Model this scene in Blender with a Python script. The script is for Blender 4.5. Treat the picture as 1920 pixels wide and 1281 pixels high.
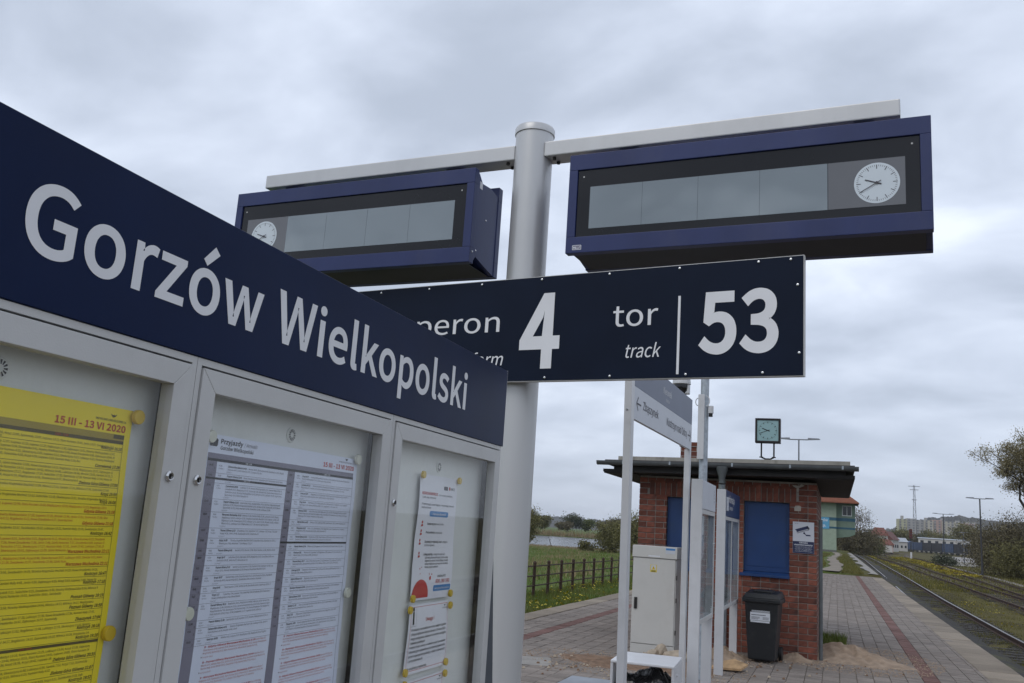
import bpy, math, random
import numpy as np
from mathutils import Vector, Matrix
from mathutils.geometry import tessellate_polygon, delaunay_2d_cdt

for _o in list(bpy.data.objects):
    bpy.data.objects.remove(_o)
random.seed(7)
RNG = np.random.default_rng(11)
SC = bpy.context.scene
COL = SC.collection

# ------------------------------------------------------------------ camera
CAM_Z = 1.6
PITCH, ROLL, YAW = math.radians(11.4), math.radians(3.85), math.radians(20.1)
cam_data = bpy.data.cameras.new('camera')
cam_data.sensor_width = 36.0
cam_data.lens = 1690.0 / 1920.0 * 36.0
cam_data.clip_start = 0.05
cam_data.clip_end = 6000.0
cam = bpy.data.objects.new('camera', cam_data)
COL.objects.link(cam)
_f = Vector((-math.sin(YAW) * math.cos(PITCH), math.cos(YAW) * math.cos(PITCH), math.sin(PITCH)))
_r = Vector((math.cos(YAW), math.sin(YAW), 0.0))
_u = _r.cross(_f)
_r2 = _r * math.cos(ROLL) + _u * math.sin(ROLL)
_u2 = -_r * math.sin(ROLL) + _u * math.cos(ROLL)
cam.matrix_world = Matrix(((_r2.x, _u2.x, -_f.x, 0.0), (_r2.y, _u2.y, -_f.y, 0.0),
                           (_r2.z, _u2.z, -_f.z, CAM_Z), (0, 0, 0, 1)))
SC.camera = cam

# ------------------------------------------------------------------ light
SUN_EL, SUN_AZ = math.radians(48), math.radians(200)      # azimuth of the sun, clockwise from +Y
world = bpy.data.worlds.new('World')
SC.world = world
world.use_nodes = True
_nt = world.node_tree
_nt.nodes.clear()


def wn(kind, **kw):
    n = _nt.nodes.new(kind)
    for k, v in kw.items():
        setattr(n, k, v)
    return n


def wl(a, b):
    _nt.links.new(a, b)


_out = wn('ShaderNodeOutputWorld')
_bg = wn('ShaderNodeBackground')
_bg.inputs['Strength'].default_value = 0.1
_sky = wn('ShaderNodeTexSky', sky_type='NISHITA')
_sky.sun_disc = False
_sky.sun_elevation = SUN_EL
_sky.sun_rotation = SUN_AZ
_tc = wn('ShaderNodeTexCoord')
_sep = wn('ShaderNodeSeparateXYZ')
wl(_tc.outputs['Generated'], _sep.inputs[0])


def wmath(op, a, b=None, clamp=False):
    n = wn('ShaderNodeMath', operation=op, use_clamp=clamp)
    for i, s in enumerate((a, b)):
        if s is None:
            continue
        if isinstance(s, (int, float)):
            n.inputs[i].default_value = s
        else:
            wl(s, n.inputs[i])
    return n.outputs[0]


# cloud layer: directions projected on a flat ceiling
_den = wmath('ADD', wmath('MAXIMUM', _sep.outputs['Z'], 0.0), 0.26)
_px = wmath('DIVIDE', _sep.outputs['X'], _den)
_py = wmath('DIVIDE', _sep.outputs['Y'], _den)
_cmb = wn('ShaderNodeCombineXYZ')
wl(_px, _cmb.inputs[0]); wl(_py, _cmb.inputs[1])
_map = wn('ShaderNodeMapping')
_map.inputs['Location'].default_value = (3.1, 1.4, 0.0)
_map.inputs['Rotation'].default_value = (0, 0, 0.5)
_map.inputs['Scale'].default_value = (1.35, 1.6, 1.0)
wl(_cmb.outputs[0], _map.inputs[0])
_n1 = wn('ShaderNodeTexNoise'); _n1.inputs['Scale'].default_value = 2.0; _n1.inputs['Detail'].default_value = 7.0
_n1.inputs['Roughness'].default_value = 0.5; _n1.inputs['Distortion'].default_value = 0.25
_n2 = wn('ShaderNodeTexNoise'); _n2.inputs['Scale'].default_value = 0.62; _n2.inputs['Detail'].default_value = 3.0
wl(_map.outputs[0], _n1.inputs['Vector']); wl(_map.outputs[0], _n2.inputs['Vector'])
_mixn = wmath('ADD', wmath('MULTIPLY', _n1.outputs['Fac'], 0.52), wmath('MULTIPLY', _n2.outputs['Fac'], 0.48))
_ramp = wn('ShaderNodeValToRGB')
_ramp.color_ramp.interpolation = 'B_SPLINE'
_els = _ramp.color_ramp.elements
_els[0].position = 0.385; _els[0].color = (.345, .390, .472, 1)
_els[1].position = 0.62; _els[1].color = (.715, .770, .862, 1)
_e = _els.new(0.47); _e.color = (.445, .495, .592, 1)
_e = _els.new(0.56); _e.color = (.560, .616, .724, 1)
wl(_mixn, _ramp.inputs['Fac'])
# thinner light veil towards the horizon
_hz = wmath('SUBTRACT', 1.0, wmath('MULTIPLY', wmath('MAXIMUM', _sep.outputs['Z'], 0.0), 2.4), clamp=True)
_hz = wmath('MULTIPLY', wmath('MULTIPLY', _hz, _hz), 0.62)
_mh = wn('ShaderNodeMix', data_type='RGBA')
_gain = wn('ShaderNodeVectorMath', operation='SCALE'); _gain.inputs['Scale'].default_value = 12.2
wl(_ramp.outputs['Color'], _gain.inputs[0])
wl(_hz, _mh.inputs['Factor']); wl(_gain.outputs[0], _mh.inputs[6])
_mh.inputs[7].default_value = (4.5, 5.0, 6.05, 1)
_ms = wn('ShaderNodeMix', data_type='RGBA')
_ms.inputs['Factor'].default_value = 0.93
wl(_sky.outputs['Color'], _ms.inputs[6]); wl(_mh.outputs[2], _ms.inputs[7])
wl(_ms.outputs[2], _bg.inputs['Color'])
wl(_bg.outputs[0], _out.inputs['Surface'])

sun_data = bpy.data.lights.new('sun', 'SUN')
sun_data.energy = 0.6
sun_data.angle = math.radians(35)
sun_data.color = (1.0, 0.96, 0.9)
sun = bpy.data.objects.new('sun', sun_data)
COL.objects.link(sun)
_sd = Vector((math.sin(SUN_AZ) * math.cos(SUN_EL), math.cos(SUN_AZ) * math.cos(SUN_EL), math.sin(SUN_EL)))
sun.rotation_euler = _sd.to_track_quat('Z', 'Y').to_euler()
sun.location = (0, -5, 30)

SC.view_settings.view_transform = 'Standard'
SC.view_settings.look = 'None'
SC.view_settings.exposure = 0.28
SC.view_settings.gamma = 1.0
SC.view_settings.use_curve_mapping = False
SC.render.engine = 'CYCLES'
SC.cycles.max_bounces = 8
SC.cycles.transparent_max_bounces = 12

# ------------------------------------------------------------------ glyph outlines (units: 1/1000 em, cap height 660)
GLYPH={'A':(547,[[4,0,87,0,151,202,393,202,456,0,544,0,320,660,227,660],[172,267,274,592,372,267]]),
'B':(592,[[91,0,301,0,371,5,431,21,481,48,519,86,543,134,551,194,547,235,534,271,513,300,486,324,417,351,469,387,488,410,510,467,513,499,506,551,484,592,450,623,404,644,349,656,91,660],[174,380,174,594,323,592,362,584,392,570,414,550,427,523,431,488,427,457,415,430,394,409,364,393,323,383],[174,67,174,315,343,312,387,303,423,286,448,264,464,234,469,196,464,156,448,123,422,98,386,80,342,70]]),
'C':(574,[[339,-12,381,-9,453,13,485,32,542,83,496,136,427,81,373,64,343,61,284,70,234,94,193,134,163,188,144,254,138,332,145,409,164,475,195,527,237,566,287,590,346,599,373,597,421,582,481,537,526,591,480,630,451,647,383,669,345,672,265,661,195,630,136,581,91,513,62,429,52,330,62,230,90,146,134,79,192,29,261,-1]]),
'D':(619,[[91,0,259,0,351,10,427,40,487,88,531,153,557,235,566,332,557,430,531,511,487,575,426,622,349,650,256,660,91,660],[174,68,174,592,320,585,378,562,423,525,455,474,474,410,481,332,474,255,455,190,423,138,378,100,320,76,249,68]]),
'E':(530,[[91,0,481,0,481,71,174,71,174,312,424,312,424,383,174,383,174,590,471,590,471,660,91,660]]),
'F':(497,[[91,0,174,0,174,296,426,296,426,366,174,366,174,590,471,590,471,660,91,660]]),
'G':(620,[[350,-12,393,-9,469,10,502,25,554,65,554,342,337,342,337,273,477,273,477,100,426,71,358,61,293,70,238,94,195,134,164,188,144,254,138,332,145,409,165,475,198,527,241,566,295,590,357,599,389,597,441,581,500,537,545,591,470,646,398,668,355,672,272,661,199,630,138,581,92,513,63,429,52,330,62,230,91,146,136,79,196,29,268,-1]]),
'H':(655,[[91,0,174,0,174,312,482,312,482,0,565,0,565,660,482,660,482,384,174,384,174,660,91,660]]),
'I':(264,[[91,0,174,0,174,660,91,660]]),
'J':(482,[[213,-12,272,-4,318,16,353,48,377,90,391,139,395,194,395,660,312,660,312,202,309,157,300,121,285,94,264,75,238,65,182,63,141,79,123,93,91,136,32,93,77,35,106,15,174,-9]]),
'K':(582,[[91,0,174,0,174,209,287,344,485,0,578,0,339,410,547,660,452,660,176,329,174,660,91,660]]),
'L':(489,[[91,0,463,0,463,71,174,71,174,660,91,660]]),
'M':(731,[[91,0,166,0,165,396,155,560,337,67,393,67,574,560,563,396,563,0,640,0,640,660,540,660,368,169,191,660,91,660]]),
'N':(651,[[91,0,169,0,169,381,159,553,475,0,560,0,560,660,481,660,481,282,493,108,176,660,91,660]]),
'O':(668,[[334,-12,412,-1,481,30,537,81,580,149,607,233,616,332,607,431,580,514,537,581,481,631,412,661,334,672,256,661,187,631,131,581,88,514,62,431,52,332,62,233,88,149,131,81,187,30,256,-1],[334,61,278,70,230,95,191,135,162,189,144,255,138,332,144,409,162,475,191,527,230,566,278,590,334,599,390,590,438,566,477,527,506,475,524,409,530,332,524,255,506,189,477,135,438,95,390,70]]),
'P':(570,[[91,0,174,0,174,263,351,268,410,285,459,312,495,352,518,403,526,466,518,531,495,581,458,617,409,642,349,656,91,660],[174,330,174,592,322,590,365,581,399,566,424,542,438,509,443,466,438,424,424,389,401,363,368,345,325,334]]),
'R':(572,[[174,347,174,592,332,590,372,581,403,566,426,544,440,514,445,475,440,436,426,404,403,379,372,361,332,350],[453,0,547,0,379,289,421,303,457,324,487,351,509,386,523,427,528,475,520,537,498,584,463,619,417,643,361,656,91,660,91,0,174,0,174,280,293,280]]),
'S':(537,[[274,-12,338,-5,393,14,437,43,470,81,491,125,498,176,493,220,480,258,459,288,431,313,362,352,217,416,176,451,163,474,158,503,162,531,174,554,217,587,282,599,339,591,389,570,432,538,475,591,422,633,391,649,320,669,282,672,225,666,175,649,133,623,101,588,81,545,74,497,80,453,95,416,146,362,208,328,333,273,382,243,409,199,413,168,409,138,397,112,377,91,349,75,315,65,275,61,207,71,145,100,93,143,43,86,107,34,145,15,228,-9]]),
'T':(539,[[228,0,312,0,312,590,511,590,511,660,28,660,28,590,228,590]]),
'U':(649,[[325,-12,389,-5,446,15,494,51,530,104,554,177,562,272,562,660,482,660,482,270,476,200,461,146,436,106,404,80,367,66,325,61,284,66,247,80,216,106,192,146,176,200,171,270,171,660,88,660,88,272,96,177,120,104,156,51,204,15,261,-5]]),
'V':(518,[[212,0,308,0,518,660,433,660,263,85,88,660,1,660]]),
'W':(791,[[163,0,262,0,393,548,529,0,630,0,766,660,687,660,580,86,574,86,528,301,436,660,359,660,268,301,222,86,109,660,23,660]]),
'X':(516,[[15,0,104,0,251,285,410,0,502,0,308,337,488,660,401,660,266,394,120,660,28,660,208,341]]),
'Y':(478,[[197,0,280,0,280,256,479,660,393,660,241,329,87,660,-1,660,197,256]]),
'Z':(543,[[45,0,501,0,501,71,148,71,496,610,496,660,77,660,77,590,393,590,45,50]]),
'a':(507,[[195,-12,225,-9,281,9,357,59,367,0,435,0,431,358,418,407,395,447,363,476,320,495,266,502,190,491,126,467,74,438,105,381,172,417,252,433,287,428,314,415,333,395,345,370,353,310,259,295,183,276,125,249,85,216,61,176,53,127,58,86,72,52,94,25,122,5,156,-8],[219,55,175,63,144,87,132,132,137,162,153,188,181,210,223,229,353,255,353,119,286,71]]),
'b':(556,[[298,-12,353,-4,403,19,446,57,480,109,503,174,511,252,505,323,488,384,461,434,422,470,374,494,316,502,262,492,210,468,162,433,166,717,83,717,83,0,149,0,159,50,228,5],[285,58,229,69,166,108,166,366,233,415,295,432,337,426,371,409,395,383,412,347,425,251,420,195,407,147,385,109,357,81,323,64]]),
'c':(459,[[276,-12,360,5,434,50,398,105,364,81,326,63,283,57,240,63,203,80,173,108,151,145,136,191,131,244,137,297,152,343,175,380,206,408,243,426,285,432,338,420,383,390,424,444,364,484,312,499,282,502,221,494,165,471,117,434,80,383,55,320,47,244,55,169,77,106,113,55,159,19,214,-4]]),
'd':(558,[[249,-12,278,-9,331,9,398,58,408,0,475,0,475,717,393,717,397,445,355,475,311,495,259,502,205,493,155,470,112,432,78,381,56,318,48,244,54,168,73,105,103,55,143,18,192,-4],[267,58,228,63,194,80,168,107,148,144,136,190,132,245,137,298,152,343,174,380,202,408,236,426,274,432,333,420,393,381,393,124,332,74]]),
'e':(499,[[281,-12,370,3,441,38,412,93,355,64,313,55,246,59,208,75,176,100,152,134,135,176,128,225,457,225,461,272,455,337,438,393,410,439,372,473,324,494,266,502,211,494,159,470,114,433,79,382,55,318,47,244,55,169,79,106,115,56,162,19,218,-4],[127,284,136,329,152,366,175,396,202,418,234,431,267,436,303,431,333,418,357,397,374,367,385,329,389,284]]),
'f':(293,[[30,422,96,422,96,0,178,0,178,422,282,422,282,489,178,489,180,595,195,638,226,660,265,661,303,649,321,713,254,728,194,723,159,709,131,685,112,653,100,614,96,489,30,484]]),
'g':(508,[[248,-225,318,-219,379,-201,428,-175,465,-140,487,-100,495,-56,490,-19,476,10,452,33,419,48,377,57,229,60,177,67,161,75,145,99,147,137,175,172,235,155,295,160,338,176,374,201,402,235,420,276,426,325,415,383,386,426,486,426,486,489,316,489,247,502,199,496,156,480,119,454,90,420,71,377,64,327,73,272,97,228,128,192,91,155,76,120,80,66,118,16,79,-16,54,-53,46,-95,53,-133,72,-166,102,-191,142,-210,191,-221],[247,211,220,214,174,242,147,294,143,327,147,360,174,411,195,428,247,441,300,428,321,411,347,360,351,327,347,294,320,242,274,214],[259,-168,183,-158,135,-128,122,-107,119,-69,130,-40,152,-13,167,0,221,-7,345,-9,389,-21,403,-33,414,-69,409,-94,395,-117,341,-154]]),
'h':(547,[[83,0,166,0,166,355,232,411,275,427,299,429,328,426,352,416,370,399,389,340,392,0,474,0,474,310,470,367,458,415,437,452,409,479,371,496,324,502,292,499,235,477,162,420,166,717,83,717]]),
'i':(248,[[83,0,166,0,166,489,83,489],[124,590,164,605,179,645,164,683,124,698,85,683,70,645,85,605]]),
'j':(248,[[32,-218,75,-213,110,-198,135,-174,153,-142,162,-103,166,489,84,489,84,-56,79,-107,61,-140,45,-149,15,-152,-23,-143,-40,-205],[124,590,164,605,179,645,164,683,124,698,85,683,69,645,85,605]]),
'k':(497,[[83,0,164,0,164,129,256,236,399,0,488,0,303,292,466,489,375,489,164,231,164,717,83,717]]),
'l':(256,[[169,-12,217,-5,205,59,177,60,166,80,166,717,83,717,85,65,103,17,120,1]]),
'm':(834,[[83,0,166,0,166,355,230,411,288,429,316,426,339,416,357,399,377,340,379,0,461,0,461,355,526,411,584,429,613,426,636,416,653,399,673,340,675,0,757,0,753,367,741,415,721,452,692,479,655,496,610,502,580,498,525,475,448,408,420,458,401,476,347,499,312,502,284,499,231,477,158,418,150,489,83,489]]),
'n':(549,[[83,0,166,0,166,355,232,411,275,427,299,429,328,426,352,416,370,399,389,340,392,0,474,0,470,367,458,415,437,452,409,479,371,496,324,502,292,499,234,477,158,418,150,489,83,489]]),
'o':(546,[[273,-12,331,-4,385,19,431,55,467,106,490,169,499,244,490,320,467,383,431,434,385,471,331,494,273,502,215,494,161,471,115,434,79,383,55,320,47,244,55,169,79,106,115,55,161,19,215,-4],[273,57,233,63,199,80,170,108,149,145,136,191,131,244,136,297,149,343,170,380,199,408,233,426,273,432,313,426,347,408,376,380,397,343,410,297,415,244,410,191,397,145,376,108,347,80,313,63]]),
'p':(558,[[83,-206,166,-206,163,45,208,14,253,-5,298,-12,353,-4,403,19,446,57,480,109,503,174,511,252,505,323,488,384,461,434,422,470,374,494,316,502,260,492,208,467,160,432,150,489,83,489],[285,58,229,69,166,108,166,366,233,415,295,432,337,426,371,409,395,383,412,347,425,251,420,195,407,147,385,109,357,81,323,64]]),
'r':(349,[[83,0,166,0,166,314,183,351,203,380,246,417,288,428,336,420,351,491,299,502,247,489,199,454,160,400,150,489,83,489]]),
's':(421,[[211,-12,264,-6,308,8,343,31,368,60,383,95,388,133,382,175,365,207,340,232,310,252,166,315,138,346,134,366,144,402,174,428,197,435,246,436,284,425,336,394,375,446,309,485,224,502,175,497,133,483,100,461,76,433,61,400,56,363,62,325,78,295,101,270,164,235,251,200,293,170,305,151,310,129,299,90,267,63,243,55,185,54,135,68,68,111,29,56,111,8,176,-9]]),
't':(339,[[236,-12,327,6,311,68,264,55,230,58,210,66,186,98,179,149,179,422,312,422,312,489,179,489,179,627,111,627,102,489,24,484,24,422,97,422,97,151,110,65,128,33,154,9,190,-6]]),
'u':(547,[[226,-12,258,-9,314,12,387,77,396,0,465,0,465,489,383,489,383,142,318,79,274,62,250,59,221,63,198,73,180,90,161,148,158,489,76,489,76,179,80,122,92,74,112,37,141,10,179,-6]]),
'v':(469,[[188,0,285,0,457,489,376,489,239,67,234,67,97,489,12,489]]),
'w':(722,[[160,0,256,0,358,404,363,404,466,0,566,0,699,489,619,489,519,70,514,70,403,489,323,489,214,70,210,70,181,206,108,489,24,489]]),
'y':(469,[[91,-211,136,-205,174,-188,206,-162,255,-87,457,489,377,489,249,79,245,79,97,489,12,489,208,-1,186,-67,155,-113,113,-140,81,-143,50,-135,33,-201]]),
'z':(428,[[32,0,402,0,402,67,135,67,393,445,393,489,59,489,59,422,289,422,32,44]]),
'ó':(546,[[273,-12,331,-4,385,19,431,55,467,106,490,169,499,244,490,320,467,383,431,434,385,471,331,494,273,502,215,494,161,471,115,434,79,383,55,320,47,244,55,169,79,106,115,55,161,19,215,-4],[273,57,233,63,199,80,170,108,149,145,136,191,131,244,136,297,149,343,170,380,199,408,233,426,273,432,313,426,347,408,376,380,397,343,410,297,415,244,410,191,397,145,376,108,347,80,313,63],[258,576,416,731,358,785,215,618]]),
'0':(500,[[250,-12,309,-2,359,26,400,74,430,141,449,227,456,332,449,437,430,522,400,588,359,635,309,662,250,672,191,662,141,635,100,588,70,522,51,437,45,332,51,227,70,141,100,74,141,26,191,-2],[250,55,215,62,184,84,159,121,140,174,128,244,124,332,128,419,140,489,159,542,184,578,215,600,250,607,286,600,316,578,341,542,360,489,372,419,376,332,372,244,360,174,341,121,316,84,286,62]]),
'1':(500,[[79,0,441,0,441,68,309,68,309,660,246,660,186,633,109,613,109,561,227,561,227,68,79,68]]),
'2':(500,[[40,0,455,0,455,71,255,71,164,65,300,208,352,277,390,345,415,412,423,478,417,533,399,580,371,619,333,648,286,665,231,672,191,669,122,645,91,626,36,575,84,529,124,568,169,595,221,605,258,601,289,588,312,568,329,542,342,475,334,416,310,354,269,287,210,214,40,49]]),
'3':(500,[[237,-12,294,-6,344,11,387,38,420,75,442,122,449,176,444,219,430,256,409,287,380,312,310,344,371,383,412,436,427,507,420,555,402,596,372,628,334,652,287,667,234,672,198,669,132,649,50,593,95,541,157,587,205,603,231,605,291,592,330,556,343,501,339,467,326,436,303,411,268,391,221,379,160,375,160,312,229,307,282,295,320,275,346,249,361,217,366,179,361,144,348,114,328,90,301,72,269,61,231,57,165,68,111,95,68,132,26,79,77,34,109,16,189,-8]]),
'4':(500,[[306,0,384,0,384,182,472,182,472,248,384,248,384,660,293,660,18,236,18,182,306,182],[306,248,104,248,254,473,311,570]]),
'5':(500,[[236,-12,290,-5,341,15,385,47,421,92,444,148,452,214,445,281,425,334,393,374,353,403,306,420,253,425,200,418,154,399,171,590,420,590,420,660,99,660,77,352,122,324,174,353,211,362,270,358,304,345,331,323,351,294,364,256,368,212,363,168,349,129,327,98,299,76,265,62,228,57,160,67,107,94,66,130,24,76,76,33,108,15,187,-8]]),
'6':(500,[[271,-12,321,-5,366,15,405,47,435,90,454,142,461,203,455,266,438,318,411,358,375,387,330,404,251,407,199,389,173,373,128,330,135,422,153,492,180,544,214,579,254,598,318,603,356,590,402,554,449,604,384,653,327,669,294,672,232,663,174,637,124,590,85,522,60,431,50,315,58,215,80,134,113,70,158,25,211,-3],[130,265,175,314,221,340,264,348,300,344,330,330,353,309,370,280,379,244,379,160,368,124,350,94,328,72,301,58,271,53,232,59,200,78,173,108,152,149,138,202]]),
'7':(500,[[178,0,264,0,284,229,307,328,341,422,390,514,457,610,457,660,44,660,44,590,365,590,307,501,261,412,227,321,203,224,187,118]]),
'8':(500,[[252,-12,310,-6,360,11,401,38,432,72,452,113,458,158,454,201,425,267,402,293,348,332,406,402,431,462,435,496,429,544,413,586,387,621,351,647,306,664,254,670,205,664,161,649,125,624,97,590,79,550,73,502,85,440,118,389,162,347,104,304,79,276,59,243,46,206,41,164,49,116,69,73,101,38,143,11,194,-6],[297,358,224,392,193,413,169,437,153,467,148,502,161,558,198,595,224,605,286,605,313,593,335,575,361,523,365,492,357,444,334,400],[253,50,215,54,182,65,154,84,133,108,119,138,114,171,126,230,158,281,205,321,292,282,328,260,355,234,374,201,380,161,376,130,364,103,345,81,320,64]]),
'9':(500,[[212,-12,272,-3,329,25,378,73,416,144,442,238,451,358,443,454,422,533,388,594,343,637,289,663,229,672,179,665,134,645,96,613,66,570,46,518,40,457,45,395,62,343,89,303,126,274,170,256,222,250,276,260,328,288,374,330,365,239,347,169,321,117,288,82,250,63,188,58,148,70,97,107,52,56,119,8,177,-9],[373,400,327,349,281,320,235,312,199,316,170,330,147,351,130,380,120,416,121,500,132,537,149,567,172,589,199,603,230,608,269,602,302,584,329,555,350,514,365,462]]),
'.':(250,[[125,-12,141,-10,167,6,182,33,185,50,182,68,167,96,141,111,125,113,109,111,83,96,68,68,66,50,68,33,83,6,109,-10]]),
',':(250,[[68,-171,138,-126,164,-97,183,-62,195,-24,199,17,191,69,167,102,150,111,130,113,99,107,76,87,70,73,70,39,86,14,112,0,138,-1,135,-27,113,-73,74,-109,48,-122]]),
':':(250,[[125,351,141,353,167,368,182,396,185,414,182,432,167,460,141,475,125,477,109,475,83,460,68,432,66,414,68,396,83,368,109,353],[125,-12,141,-10,167,6,182,33,185,50,182,68,167,96,141,111,125,113,109,111,83,96,68,68,66,50,68,33,83,6,109,-10]]),
'/':(353,[[10,-161,70,-161,339,715,280,715]]),
'-':(312,[[41,221,272,221,272,284,41,284]]),
'!':(291,[[117,199,174,199,186,674,104,674],[145,-12,161,-10,187,6,202,33,204,50,202,68,187,96,161,111,145,113,129,111,103,96,88,68,86,50,88,33,103,6,129,-10]]),
'(':(304,[[215,-176,266,-154,230,-88,179,54,164,128,151,280,164,431,179,505,230,647,266,713,215,737,144,597,118,524,87,366,83,280,87,194,99,113,118,36,144,-38]]),
')':(304,[[89,-176,160,-38,186,36,206,113,217,194,222,280,217,366,186,524,160,597,89,737,38,713,73,647,125,505,141,431,154,280,141,128,125,54,73,-88,38,-154]]),
'+':(500,[[217,104,283,104,283,302,466,302,466,363,283,363,283,560,217,560,217,363,34,363,34,302,217,302]]),
'%':(829,[[185,256,227,262,264,280,294,311,316,352,330,404,335,466,330,526,316,577,294,618,264,647,227,666,185,672,142,666,106,647,76,618,54,577,40,526,35,466,40,404,54,352,76,311,106,280,142,262],[185,306,160,311,139,324,121,346,100,417,97,466,100,514,121,583,139,604,160,617,185,621,209,617,230,604,248,583,269,514,272,466,269,417,248,346,230,324,209,311],[203,-12,259,-12,624,672,568,672],[645,-12,687,-5,723,13,753,43,775,84,789,135,794,197,789,258,775,310,753,350,723,380,687,398,645,404,602,398,566,380,536,350,514,310,500,258,495,197,500,135,514,84,536,43,566,13,602,-5],[645,39,620,43,599,56,581,78,559,149,556,197,559,245,581,315,599,337,620,350,645,354,669,350,690,337,708,315,730,245,733,197,730,149,708,78,690,56,669,43]])}
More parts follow.
